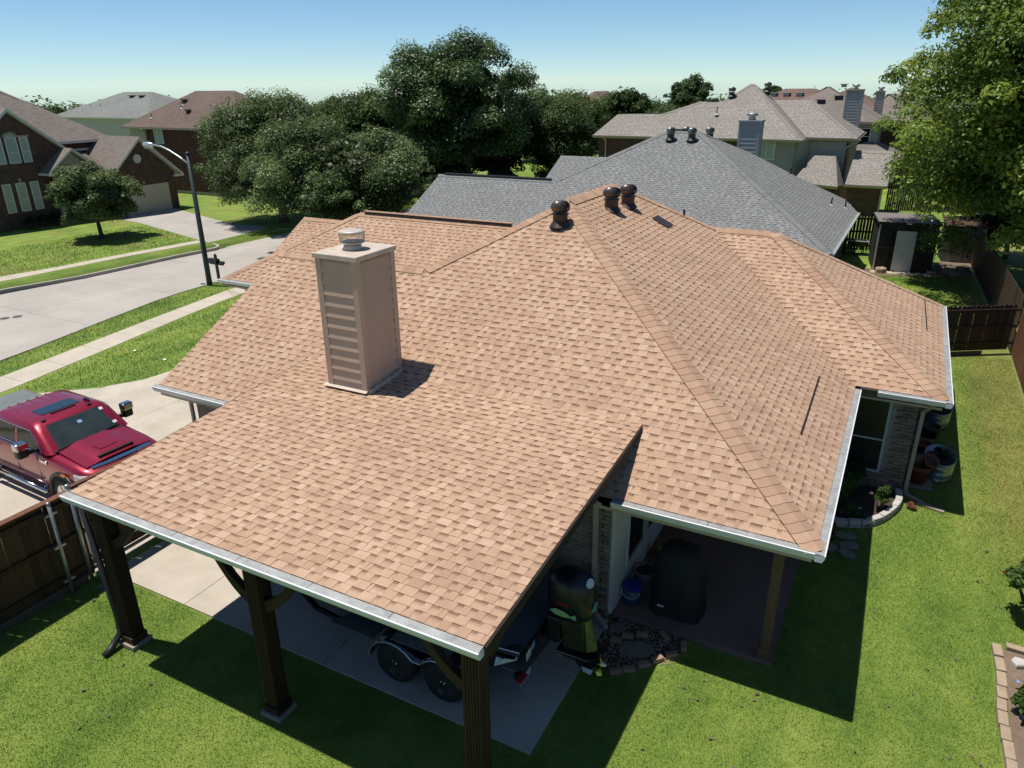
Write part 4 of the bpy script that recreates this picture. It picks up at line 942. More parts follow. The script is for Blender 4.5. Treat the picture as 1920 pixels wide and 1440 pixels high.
# ------------------------------------------------------------------ red pickup truck
def make_truck():
    T = thing('pickup_truck', 'shiny dark red crew-cab pickup truck parked on the concrete drive', 'pickup truck', (-13.448, -0.603, 0.012), math.radians(-2.5))
    T.scale = (0.931, 0.931, 0.897)
    def P(name, mb, mats, par=T, smooth=False, bevel=0, label=None): return part(name, mb, mats, par, smooth, False, label, bevel=bevel)
    secs = [(-0.10, .86, 1.14, 1.04, .50), (-0.22, .95, 1.21, 1.12, .44), (-0.40, 1.0, 1.26, 1.18, .42), (-0.75, 1.02, 1.31, 1.23, .44), (-1.62, 1.03, 1.40, 1.31, .46), (-1.9, 1.03, 1.42, 1.33, .46), (-3.9, 1.03, 1.40, 1.34, .46), (-4.0, 1.03, 1.39, 1.36, .46), (-5.85, 1.02, 1.40, 1.38, .5), (-6.0, 0.97, 1.36, 1.33, .55)]
    mb = MB(); rows = []
    for x, w, zc, zs, zb in secs:
        h = [(0, zc), (.5 * w, zc - .008), (.80 * w, zc - .03), (w - .10, zs + .03), (w - .025, zs - .05), (w, zs - .2), (w, .84), (w - .035, .66), (w - .025, zb + .06), (w - .12, zb), (0, zb)]
        rows.append([(x, y, z) for y, z in h] + [(x, -y, z) for y, z in h[-2:0:-1]])
    n = len(rows[0]); vs = [p for r in rows for p in r]; fs = []
    for i in range(len(rows) - 1):
        for k_ in range(n): fs.append((i * n + k_, i * n + (k_ + 1) % n, (i + 1) * n + (k_ + 1) % n, (i + 1) * n + k_))
    fs += [tuple(range(n)), tuple(range((len(rows) - 1) * n, len(rows) * n))]
    mb.add(vs, fs); body = P('body', mb, 'truck_red', smooth=True); 
    e = body.modifiers.new('es', 'EDGE_SPLIT'); e.split_angle = math.radians(38)
    # cab shell
    lv = [(1.36, 1.0, -1.40, -4.02), (1.55, .965, -1.62, -3.97), (1.76, .91, -1.88, -3.9), (1.88, .86, -2.04, -3.83), (1.94, .76, -2.18, -3.72), (1.965, .5, -2.4, -3.5), (1.97, .2, -2.7, -3.3)]
    rows = []
    for z, hw, xf, xr in lv:
        c = min(0.16, hw * 0.5); r = []
        for (ax, ay, sx, sy) in ((xf - c, hw - c, 1, 1), (xr + c, hw - c, -1, 1), (xr + c, -hw + c, -1, -1), (xf - c, -hw + c, 1, -1)):
            a0 = {(1, 1): 0, (-1, 1): 90, (-1, -1): 180, (1, -1): 270}[(sx, sy)]
            for q in range(4): a = math.radians(a0 + 30 * q); r.append((ax + c * math.cos(a), ay + c * math.sin(a), z + 0.012 * (1 - abs(ay) / 1.0)))
        rows.append(r)
    mb = MB(); n = 16; vs = [p for r in rows for p in r]; fs = []
    for i in range(len(rows) - 1):
        for k_ in range(n): fs.append((i * n + k_, i * n + (k_ + 1) % n, (i + 1) * n + (k_ + 1) % n, (i + 1) * n + k_))
    fs.append(tuple(range((len(rows) - 1) * n, len(rows) * n))); mb.add(vs, fs); P('cab', mb, 'truck_red', smooth=True)
    def cabpt(z, y=None, front=True):
        for a, b in zip(lv[:-1], lv[1:]):
            if a[0] <= z <= b[0]:
                t = (z - a[0]) / (b[0] - a[0]); return [a[i] + (b[i] - a[i]) * t for i in range(4)]
    mb = MB(); N = 8; vs = []
    for z in (1.375, 1.56, 1.74, 1.865):
        c = cabpt(z); hw = c[1] - 0.075
        for q in range(N + 1): y = -hw + 2 * hw * q / N; vs.append((c[2] + 0.016 - 0.075 * abs(y / hw) ** 6, y, z + 0.008))
    fs = [(j * (N + 1) + q, j * (N + 1) + q + 1, (j + 1) * (N + 1) + q + 1, (j + 1) * (N + 1) + q) for j in range(3) for q in range(N)]
    mb.add(vs, fs); ws = P('windshield', mb, 'glass_windshield', smooth=True)
    mb = MB()
    for y, z, m, s_ in ((0.05, 1.72, 0, .05), (0.66, 1.80, 1, .045), (0.72, 1.50, 1, .05)):
        mb = MB(); c = cabpt(z); d = cabpt(z + 0.05); mb.quad((c[2] + .03, y - s_, z), (c[2] + .03, y + s_, z), (d[2] + .03, y + s_, z + .05), (d[2] + .03, y - s_, z + .05)); P('sticker', mb, ['sticker_blue', 'sticker_white'][m], ws)
    for s_ in (-1, 1):
        mb = MB()
        mb.add([(-1.74, s_ * .998, 1.41), (-2.72, s_ * .998, 1.41), (-2.72, s_ * .908, 1.81), (-2.16, s_ * .908, 1.81)], [(0, 1, 2, 3)])
        P('side_window', mb, 'glass_dark')
        mb = MB(); mb.add([(-2.82, s_ * .998, 1.41), (-3.82, s_ * .998, 1.41), (-3.72, s_ * .908, 1.81), (-2.82, s_ * .908, 1.81)], [(0, 1, 2, 3)]); P('side_window', mb, 'glass_dark')
        mb = MB(); mb.tube([(-1.66, s_ * 1.015, 1.395), (-3.9, s_ * 1.015, 1.395)], 0.012, 6); mb.tube([(-1.69, s_ * 1.005, 1.41), (-2.14, s_ * .915, 1.825), (-3.76, s_ * .908, 1.825), (-3.88, s_ * 1.0, 1.41)], 0.009, 5); P('window_trim', mb, 'chrome')
        # tow mirror
        mb = MB(); mb.box(-2.06, -1.86, s_ * 1.17 if s_ > 0 else -1.42, 1.42 if s_ > 0 else s_ * 1.17, 1.33, 1.72); mir = P('mirror', mb, 'black_plastic', bevel=0.05)
        mb = MB(); a, b = sorted((s_ * 1.155, s_ * 1.435)); mb.box(-2.045, -1.835, a, b, 1.54, 1.735); P('mirror_cap', mb, 'chrome', mir, bevel=0.04)
        mb = MB(); mb.beam((-1.95, s_ * 0.95, 1.42), (-1.95, s_ * 1.2, 1.45), 0.07, 0.06); mb.beam((-1.95, s_ * 0.95, 1.38), (-1.95, s_ * 1.2, 1.38), 0.05, 0.05); mb.box(-2.05, -1.85, *sorted((s_ * .95, s_ * 1.04)), 1.33, 1.47); P('mirror_arm', mb, 'black_plastic', mir, bevel=0.01)
        mb = MB(); mb.box(-0.60, -0.11, *sorted((s_ * .60, s_ * 1.012)), 0.93, 1.125); hl = P('headlight', mb, 'lamp_glass', bevel=0.03)
        mb = MB(); mb.box(-0.50, -0.095, *sorted((s_ * .68, s_ * 0.93)), 0.97, 1.09); P('lamp_bezel', mb, 'black_gloss', hl, bevel=0.02)
        mb = MB(); mb.box(-1.82, -1.54, *sorted((s_ * 1.022, s_ * 1.042)), 1.12, 1.21); P('fender_badge', mb, 'chrome', bevel=0.008)
        mb = MB(); mb.tube([(-1.70, s_ * 1.10, 0.40), (-4.1, s_ * 1.10, 0.40)], 0.055, 8); mb.beam((-1.9, s_ * 1.09, .40), (-1.9, s_ * .85, .5), .05, .05); mb.beam((-3.9, s_ * 1.09, .40), (-3.9, s_ * .85, .5), .05, .05); P('running_board', mb, 'chrome', smooth=True)
        for x in (-2.72, -3.62): mb = MB(); mb.box(x - .12, x + .12, *sorted((s_ * 1.03, s_ * 1.06)), 1.17, 1.20); P('door_handle', mb, 'chrome', bevel=0.008)
        mb = MB()
        for x in (-1.93, -2.87, -3.93): mb.box(x - .004, x + .004, *sorted((s_ * 1.02, s_ * 1.0315)), .62, 1.34)
        mb.box(-3.93, -1.93, *sorted((s_ * 1.01, s_ * 1.0305)), .612, .622); P('door_seam', mb, 'dark_void')
        for x in (-1.05, -4.85):
            mb = MB(); mb.lathe([(0.30, 0.0), (0.40, 0.0), (0.435, 0.03), (0.435, 0.25), (0.40, 0.29), (0.2, 0.29)] if s_ > 0 else [(0.30, 0.0), (0.40, 0.0), (0.435, -0.03), (0.435, -0.25), (0.40, -0.29), (0.2, -0.29)], 24, (x, s_ * 1.052, 0.435), axis='y')
            wh = P('wheel', mb, 'tyre', smooth=True)
            mb = MB(); mb.lathe([(0.29, 0), (0.27, -0.03), (0.08, -0.02), (0.02, 0.01)] if s_ < 0 else [(0.29, 0), (0.27, 0.03), (0.08, 0.02), (0.02, -0.01)], 20, (x, s_ * 1.056, 0.435), axis='y')
            for q in range(6): a = q * math.pi / 3; mb.beam((x + .06 * math.cos(a), s_ * 1.05, .435 + .06 * math.sin(a)), (x + .28 * math.cos(a), s_ * 1.05, .435 + .28 * math.sin(a)), .07, .03, (0, 1, 0))
            P('rim', mb, 'chrome', wh)
            mb = MB(); mb.lathe([(0.01, 0), (0.50, 0)], 24, (x, s_ * 1.034, 0.47), axis='y', cap=False); P('wheel_well', mb, 'dark_void')
            mb = MB(); mb.tube([(x + 0.545 * math.cos(a), s_ * 1.035, 0.47 + 0.53 * math.sin(a)) for a in np.linspace(-0.25, math.pi + 0.25, 14)], 0.055, 6); P('wheel_flare', mb, 'black_plastic', smooth=True)
        mb = MB(); mb.box(-0.95, -0.78, *sorted((s_ * 1.06, s_ * 1.095)), 1.02, 1.06); P('marker_lamp', mb, 'amber')
    # bonnet with raised centre and intake
    mb = MB(); nx, ny = 10, 14; vs = []
    for i in range(nx + 1):
        t = i / nx; x = -0.36 - t * 1.06; zt = 1.262 + 0.143 * t ** 0.85
        for j in range(ny + 1):
            y = -0.80 + 1.6 * j / ny; b = 0.045 * sm((0.50 - abs(y)) / 0.10) * (0.35 + 0.65 * sm(t * 3)); ed = -0.018 * (abs(y) / 0.8) ** 4
            vs.append((x, y, zt + 0.014 + b + ed))
    fs = [(i * (ny + 1) + j, i * (ny + 1) + j + 1, (i + 1) * (ny + 1) + j + 1, (i + 1) * (ny + 1) + j) for i in range(nx) for j in range(ny)]
    mb.add(vs, fs); hood = P('hood', mb, 'truck_red', smooth=True)
    mb = MB(); mb.box(-0.52, -0.445, -0.42, 0.42, 1.28, 1.362); P('hood_intake', mb, 'dark_void', hood)
    mb = MB(); mb.slab([(-0.72, -0.2, 1.392), (-0.72, 0.2, 1.392), (-0.95, 0.26, 1.424), (-0.95, -0.26, 1.424)], 0.02, (0, 0, -1)); P('hood_panel', mb, 'truck_red', hood, bevel=0.004)
    mb = MB()
    for a, b in zip(np.linspace(-0.72, 0.72, 9)[:-1], np.linspace(-0.72, 0.72, 9)[1:]):
        xa, xb = -0.20 - 0.10 * abs(a) ** 2, -0.20 - 0.10 * abs(b) ** 2; mb.hexa([(xa - .10, a, 1.17), (xa + .02, a, 1.15), (xb + .02, b, 1.15), (xb - .10, b, 1.17), (xa - .14, a, 1.255), (xa, a, 1.235), (xb, b, 1.235), (xb - .14, b, 1.255)])
    P('grille_bar', mb, 'chrome')
    mb = MB(); mb.box(-0.16, -0.06, -0.60, 0.60, 0.72, 1.13); P('grille', mb, 'black_gloss', bevel=0.02)
    mb = MB(); mb.box(-0.22, 0.06, -0.98, 0.98, 0.42, 0.70); P('bumper', mb, 'chrome', bevel=0.05)
    # roof details
    mb = MB(); mb.slab([(-2.42, -0.46, 1.986), (-2.42, 0.46, 1.986), (-2.86, 0.46, 1.988), (-2.86, -0.46, 1.988)], 0.03, (0, 0, -1)); P('sunroof', mb, 'glass_sunroof', bevel=0.01)
    mb = MB(); mb.box(-2.36, -2.32, -0.30, 0.30, 1.96, 1.99); P('wind_deflector', mb, 'black_plastic')
    mb = MB()
    for y in (-0.55, -0.33, -0.11, 0.11, 0.33, 0.55): mb.box(-3.70, -3.02, y - .02, y + .02, 1.93, 1.986 if abs(y) < .4 else 1.972)
    P('roof_rib', mb, 'truck_red', bevel=0.012)
    mb = MB()
    for y in (-0.58, 0.52): mb.box(-2.20, -2.12, y - .05, y + .05, 1.92, 1.965)
    P('clearance_lamp', mb, 'black_plastic', bevel=0.01)
    mb = MB(); mb.prism([(-2.44, 0.56), (-2.24, 0.59), (-2.24, 0.61), (-2.44, 0.64)], 1.92, 2.03); P('antenna_fin', mb, 'black_gloss')
    mb = MB(); mb.beam((-1.42, -0.1, 1.425), (-1.48, 0.76, 1.47), 0.025, 0.02); mb.beam((-1.42, -0.78, 1.425), (-1.46, -0.05, 1.46), 0.025, 0.02); P('wiper', mb, 'black_plastic')
    mb = MB(); mb.box(-1.55, -1.39, -0.84, 0.84, 1.385, 1.412); P('cowl', mb, 'black_plastic')
    mb = MB(); mb.box(-5.9, -4.1, -0.86, 0.86, 1.392, 1.44)
    for x in (-4.7, -5.3): mb.box(x - .01, x + .01, -0.86, 0.86, 1.44, 1.444)
    P('bed_cover', mb, 'tonneau', bevel=0.01)
    mb = MB(); mb.box(-5.98, -5.95, -0.9, -0.72, 0.9, 1.25); mb.box(-5.98, -5.95, 0.72, 0.9, 0.9, 1.25); P('tail_lamp', mb, 'sticker_red')
make_truck()

# ------------------------------------------------------------------ boat on its trailer under the carport
def text_mesh(txt, size, mat, name, parent, origin, u, v, label=None):
    cu = bpy.data.curves.new(name, 'FONT'); cu.body = txt; cu.size = size; cu.extrude = 0.0008; cu.align_x = 'CENTER'; cu.align_y = 'CENTER'
    tmp = bpy.data.objects.new('tmp', cu); COL.objects.link(tmp)
    me = bpy.data.meshes.new_from_object(tmp.evaluated_get(bpy.context.evaluated_depsgraph_get())); bpy.data.objects.remove(tmp)
    me.materials.clear(); me.materials.append(MT[mat]); me.name = name
    u, v = Vector(u).normalized(), Vector(v).normalized(); n = u.cross(v); M = Matrix((u, v, n)).transposed().to_4x4(); M.translation = Vector(origin)
    o = bpy.data.objects.new(name, me); COL.objects.link(o); o.parent = parent; o.matrix_local = Matrix.Translation(-base_of(parent)) @ M if parent else M
    return o
def make_boat():
    B = thing('fishing_boat', 'low black fishing boat with a big outboard motor under the carport', 'boat', (-6.3, -1.0, 0.4))
    cy = -0.98
    secs = [(-3.42, 1.02, .52, .62, 1.06), (-4.2, 1.08, .50, .62, 1.06), (-5.5, 1.10, .48, .62, 1.05), (-6.8, 1.04, .48, .66, 1.07), (-7.8, .86, .52, .74, 1.12), (-8.6, .52, .62, .86, 1.18), (-9.1, .12, .85, 1.0, 1.24)]
    rows = []
    for x, hw, zk, zc_, zg in secs:
        r = [(x, cy - hw * .93, zg), (x, cy - hw, zg - .05), (x, cy - hw * .96, (zg + zc_) / 2), (x, cy - hw * .82, zc_), (x, cy, zk)]; rows.append(r + [(a, 2 * cy - b, c) for a, b, c in r[-2::-1]])
    n = len(rows[0]); mb = MB(); vs = [p for r in rows for p in r]
    fs = [(i * n + k_, i * n + k_ + 1, (i + 1) * n + k_ + 1, (i + 1) * n + k_) for i in range(len(rows) - 1) for k_ in range(n - 1)] + [tuple(range(n - 1, -1, -1))]
    mb.add(vs, fs); hull = part('hull', mb, 'black_gloss', B, True); e = hull.modifiers.new('es', 'EDGE_SPLIT'); e.split_angle = math.radians(35)
    mb = MB(); top = [(x, cy - hw * .92, zg - .02) for x, hw, zk, zc_, zg in secs] + [(x, cy + hw * .92, zg - .02) for x, hw, zk, zc_, zg in secs[::-1]]
    mb.add(top, [tuple(range(len(top)))]); part('deck', mb, 'boat_carpet', B)
    mb = MB()
    for sg in (-1, 1): mb.tube([(x, cy + sg * hw * .96, zg - .01) for x, hw, zk, zc_, zg in secs], 0.022, 6)
    part('gunwale', mb, 'black_plastic', B, True)
    mb = MB(); mb.add([(-6.1, cy - 1.092, .93), (-4.85, cy - 1.105, .87), (-4.85, cy - 1.108, .96), (-5.4, cy - 1.102, .95)], [(0, 1, 2, 3)]); part('side_stripe', mb, 'boat_trim', hull)
    mb = MB(); mb.add([(-3.78, cy - 1.068, .80), (-3.62, cy - 1.062, 1.0), (-3.43, cy - 1.04, 1.03), (-3.43, cy - .95, 1.085), (-3.75, cy - .99, 1.085)], [(0, 1, 2), (0, 2, 3, 4)]); part('stern_graphic', mb, 'sticker_white', hull)
    mb = MB(); mb.beam((-3.62, cy - .94, 1.08), (-3.47, cy - .82, 1.08), .035, .05); part('cleat', mb, 'black_plastic', hull)
    mb = MB(); mb.quad((-3.417, cy - .78, .78), (-3.417, cy - .62, .80), (-3.417, cy - .62, .95), (-3.417, cy - .78, .93)); mb.quad((-3.416, cy - .60, .84), (-3.416, cy - .50, .86), (-3.416, cy - .50, .98), (-3.416, cy - .60, .96), m=1); part('sticker', mb, ['sticker_white', 'sticker_blue'], hull)
    mb = MB(); mb.box(-6.0, -5.3, cy - .55, cy + .55, 1.03, 1.32); part('console', mb, 'black_gloss', B, bevel=.04)
    mb = MB(); mb.box(-5.1, -4.6, cy - .5, cy + .5, 1.03, 1.26); part('seat', mb, 'black_plastic', B, bevel=.05)
    # outboard, tilted up a little for the road
    mx, my = -2.98, -0.98
    mb = MB(); prof = [(0.10, 1.20), (.22, 1.21), (.275, 1.27), (.30, 1.40), (.31, 1.55), (.305, 1.70), (.28, 1.82), (.23, 1.91), (.15, 1.96), (.06, 1.985), (.01, 1.99)]
    mb.lathe(prof, 20, (mx - .08, my, 0), sx=1.22, sy=.92); mot = part('outboard_motor', mb, 'cowl_navy', B, True)
    mb = MB(); mb.lathe([(0.085, -.012), (.085, .012)], 16, (0, 0, 0), sx=.72, sy=1.0)
    bd = part('motor_badge', mb, 'sticker_white', mot, world=False); bd.location = Vector((mx + .215, my - .06, 1.885)) - base_of(mot) ; bd.rotation_euler = (0.1, math.radians(52), 0)
    mb = MB(); mb.hexa([(mx - .16, my - .13, .62), (mx + .20, my - .09, .62), (mx + .20, my + .09, .62), (mx - .16, my + .13, .62), (mx - .22, my - .17, 1.25), (mx + .16, my - .13, 1.25), (mx + .16, my + .13, 1.25), (mx - .22, my + .17, 1.25)]); part('motor_leg', mb, 'wrap_olive', mot, bevel=.04)
    mb = MB(); mb.hexa([(mx + .21, my - .085, .66), (mx + .34, my - .03, .70), (mx + .34, my + .03, .70), (mx + .21, my + .085, .66), (mx + .17, my - .085, 1.2), (mx + .21, my - .03, 1.2), (mx + .21, my + .03, 1.2), (mx + .17, my + .085, 1.2)]); part('leg_stripe', mb, ['wrap_lime'], mot)
    mb = MB(); mb.box(mx - .24, mx + .42, my - .20, my + .20, .585, .62); part('cavitation_plate', mb, 'black_gloss', mot, bevel=.01)
    mb = MB(); mb.lathe([(0.02, -.36), (.07, -.28), (.085, 0), (.08, .22), (.03, .34)], 14, (mx + .12, my, .46), axis='x'); mb.slab([(mx - .05, my - .015, .42), (mx + .30, my - .015, .42), (mx + .26, my - .015, .20), (mx + .12, my - .015, .22)], .03, (0, 1, 0)); part('gearcase', mb, 'black_gloss', mot, True)
    mb = MB(); mb.slab([(mx + .10, my - .017, .30), (mx + .295, my - .017, .30), (mx + .262, my - .017, .20), (mx + .14, my - .017, .21)], .034, (0, 1, 0)); part('skeg', mb, 'sticker_white', mot)
    mb = MB(); c = Vector((mx + .42, my, .47))
    for q in range(4):
        a = q * math.pi / 2 + .5; r = Vector((0.0, math.cos(a), math.sin(a))); s_ = Vector((0, -math.sin(a), math.cos(a))); x = Vector((1, 0, 0))
        mb.add([c + r * .05 - s_ * .03, c + r * .15 - s_ * .09 - x * .03, c + r * .19, c + r * .14 + s_ * .08 + x * .04, c + r * .05 + s_ * .03], [(0, 1, 2, 3, 4)], m=1 if q == 1 else 0)
    mb.lathe([(.05, -.08), (.055, 0), (.03, .08)], 10, c, axis='x'); part('propeller', mb, ['chrome', 'lime'], mot)
    mb = MB(); mb.box(mx - .42, mx - .20, my - .17, my + .17, .72, 1.18); part('motor_bracket', mb, 'black_plastic', mot, bevel=.03)
    text_mesh('GUIS', 0.095, 'sticker_red', 'motor_lettering', mot, (mx - .10, my - .295, 1.58), (1, 0, 0), (0, -.05, 1))
    mb = MB(); pts = [(mx - .30, 1.42), (mx - .22, 1.47), (mx - .08, 1.46), (mx + .03, 1.41), (mx + .10, 1.46), (mx + .12, 1.36), (mx + .03, 1.38), (mx - .08, 1.36), (mx - .22, 1.37)]
    mb.add([(a, my - .30, b) for a, b in pts], [tuple(range(9))]); part('motor_fish_graphic', mb, 'sticker_green', mot)
    mb = MB(); mb.add([(mx + .296, my - .05 + .13 * a, 1.50 + .09 * b) for a, b in ((-1, 0), (0, .8), (1, 0), (.3, -.9), (-.5, -.7))], [(0, 1, 2, 3, 4)]); part('motor_rear_graphic', mb, 'sticker_teal', mot)
    mb = MB(); mb.add([(mx + .297, my - .24 + .07 * a, 1.60 + .05 * b) for a, b in ((-1, -.4), (0, 1), (1, .2), (.2, -1))], [(0, 1, 2, 3)]); part('motor_rear_graphic', mb, 'sticker_red', mot)
make_boat()
def make_trailer():
    T = thing('boat_trailer', 'black tandem-axle boat trailer with chrome-spoked wheels on the shaded slab', 'trailer', (-5.5, -0.98, 0))
    cy = -0.98; mb = MB()
    for sg in (-1, 1):
        mb.tube([(-3.5, cy + sg * .62, .42), (-6.0, cy + sg * .72, .42), (-6.5, cy + sg * .98, .42), (-7.2, cy + sg * .92, .43), (-7.95, cy + sg * .62, .45), (-9.0, cy, .46)], .055, 6)
    for x in (-3.6, -4.5, -5.35, -6.5): mb.beam((x, cy - .75, .40), (x, cy + .75, .40), .07, .09)
    mb.tube([(-8.7, cy, .47), (-10.3, cy, .47)], .05, 8)
    part('frame', mb, 'black_gloss', T)
    mb = MB(); mb.tube([(-9.4, cy, .45), (-9.4, cy, 1.05)], .04, 8); mb.box(-9.5, -9.2, cy - .06, cy + .06, 1.05, 1.2); part('winch_post', mb, 'black_plastic', T)
    mb = MB()
    for sg in (-1, 1): mb.box(-6.6, -3.5, cy + sg * .42 - .06, cy + sg * .42 + .06, .47, .54)
    part('bunk', mb, 'boat_carpet', T)
    for sg in (-1, 1):
        y = cy + sg * 1.22
        for x in (-5.36, -4.50):
            w = .115 * sg; mb = MB(); r = .345
            mb.lathe([(.20, w), (.30, w * 1.05), (r, w * .7), (r, -w * .7), (.30, -w * 1.05), (.2, -w)][::-1 if sg < 0 else 1], 26, (x, y, r + .03), axis='y'); wh = part('wheel', mb, 'tyre', T, True)
            mb = MB(); mb.lathe([(.215, 0), (.205, .05 * sg), (.04, .03 * sg)], 20, (x, y + .100 * sg, r + .03), axis='y'); part('rim', mb, 'black_gloss', wh, True)
            mb = MB()
            for q in range(5):
                a0 = math.radians(90 + 72 * q + 20)
                for da in (-.17, .17):
                    a = a0 + da; mb.beam((x + .05 * math.cos(a0), y + .108 * sg, r + .03 + .05 * math.sin(a0)), (x + .20 * math.cos(a), y + .112 * sg, r + .03 + .20 * math.sin(a)), .022, .014, (0, 1, 0))
            mb.lathe([(.055, -.02 * sg), (.05, .02 * sg), (.01, .022 * sg)], 12, (x, y + .115 * sg, r + .03), axis='y')
            part('spokes', mb, 'chrome', wh)
        # tandem fender: a wavy band over both wheels
        path = []
        for t in np.linspace(180, 35, 9): a = math.radians(t); path.append((-5.36 + .44 * math.cos(a), .375 + .42 * math.sin(a)))
        for t in np.linspace(145, 0, 9): a = math.radians(t); path.append((-4.50 + .44 * math.cos(a), .375 + .42 * math.sin(a)))
        mb = MB(); y0, y1 = (cy - 1.36, cy - 1.02) if sg < 0 else (cy + 1.02, cy + 1.36); vs = []
        for x, z in path: vs += [(x, y0, z), (x, y1, z), (x, y1, z + .012), (x, y0, z + .012)]
        fs = []
        for i in range(len(path) - 1):
            for k_ in range(4): fs.append((i * 4 + k_, i * 4 + (k_ + 1) % 4, i * 4 + 4 + (k_ + 1) % 4, i * 4 + 4 + k_))
        mb.add(vs, fs); fd = part('fender', mb, 'black_gloss', T, True)
        mb = MB(); mb.tube([(x, cy + 1.37 * sg, z) for x, z in path], .012, 5); part('fender_lip', mb, 'boat_trim', fd)
        mb = MB(); yy0, yy1 = sorted((cy + 1.05 * sg, cy + 1.30 * sg)); mb.box(-5.42, -4.44, yy0, yy1, .80, .815); part('step_plate', mb, 'diamond_plate', fd)
        mb = MB(); yy0, yy1 = sorted((cy + .74 * sg, cy + 1.15 * sg)); mb.prism([(-6.75, yy0), (-5.9, yy0), (-5.85, yy1), (-6.5, yy1)], .50, .52); part('step_plate', mb, 'diamond_plate', T)
        mb = MB(); mb.box(-3.55, -3.46, *sorted((cy + .65 * sg, cy + .85 * sg)), .40, .445); part('tail_lamp', mb, 'sticker_red', T)
    mb = MB(); mb.box(-3.52, -3.50, -1.75, -1.45, .30, .42); part('licence_plate', mb, 'sticker_white', T)
make_trailer()

# ------------------------------------------------------------------ plants and trees
def leaf_cloud(cs, rs, n, size, rng, up=0.35, tone_c=None, shell=0.55, aspect=0.5):
    """n leaf rhombs gathered in clumps with centres cs and radii rs"""
    cs = np.asarray(cs, float); rs = np.asarray(rs, float)
    w = rs ** 2; idx = rng.choice(len(cs), n, p=w / w.sum())
    d = rng.normal(size=(n, 3)); d /= np.linalg.norm(d, axis=1)[:, None]; d[:, 2] = np.where(d[:, 2] < -0.35, -d[:, 2] * 0.5, d[:, 2])
    rad = rs[idx] * (shell + (1 - shell) * rng.random(n)) * (1 + 0.09 * rng.normal(size=n))
    p = cs[idx] + d * rad[:, None]
    nr = d * 0.8 + rng.normal(size=(n, 3)) * 0.40 + np.array([0, 0, up + 0.1]); nr /= np.linalg.norm(nr, axis=1)[:, None]
    a = np.cross(nr, rng.normal(size=(n, 3))); a /= np.linalg.norm(a, axis=1)[:, None] + 1e-9; b = np.cross(nr, a)
    L = size * (0.65 + 0.7 * rng.random(n))[:, None]; Wd = L * aspect
    fold = nr * L * 0.12
    V = np.stack([p - a * L * 0.5, p + b * Wd * 0.5 + fold - a * L * 0.05, p + a * L * 0.5, p - b * Wd * 0.5 + fold - a * L * 0.05], 1).reshape(-1, 3)
    F = np.arange(4 * n).reshape(n, 4)
    tone = 0.40 + rng.normal(size=n) * 0.17
    if tone_c is not None: tone += tone_c[idx]
    return V, F, np.clip(tone, 0, 1)
def clumps(c, r, k, rng, fr=(0.26, 0.40), low=-0.55, boxy=2.0):
    c, r = np.array(c, float), np.array(r, float); out = []; rad = []; tries = 0
    while len(out) < k and tries < 4000:
        tries += 1; d = rng.normal(size=3); d /= np.linalg.norm(d)
        if d[2] < low: continue
        d = d / (np.abs(d) ** boxy).sum() ** (1 / boxy)
        q = rng.uniform(*fr) * r.min(); p = c + d * (r - 0.8 * q) * (0.58 + 0.42 * rng.random())
        if all(np.linalg.norm(p - o) > 0.35 * (q + s) for o, s in zip(out, rad)) or tries > 2500:
            out.append(p); rad.append(q)
    return np.array(out), np.array(rad)
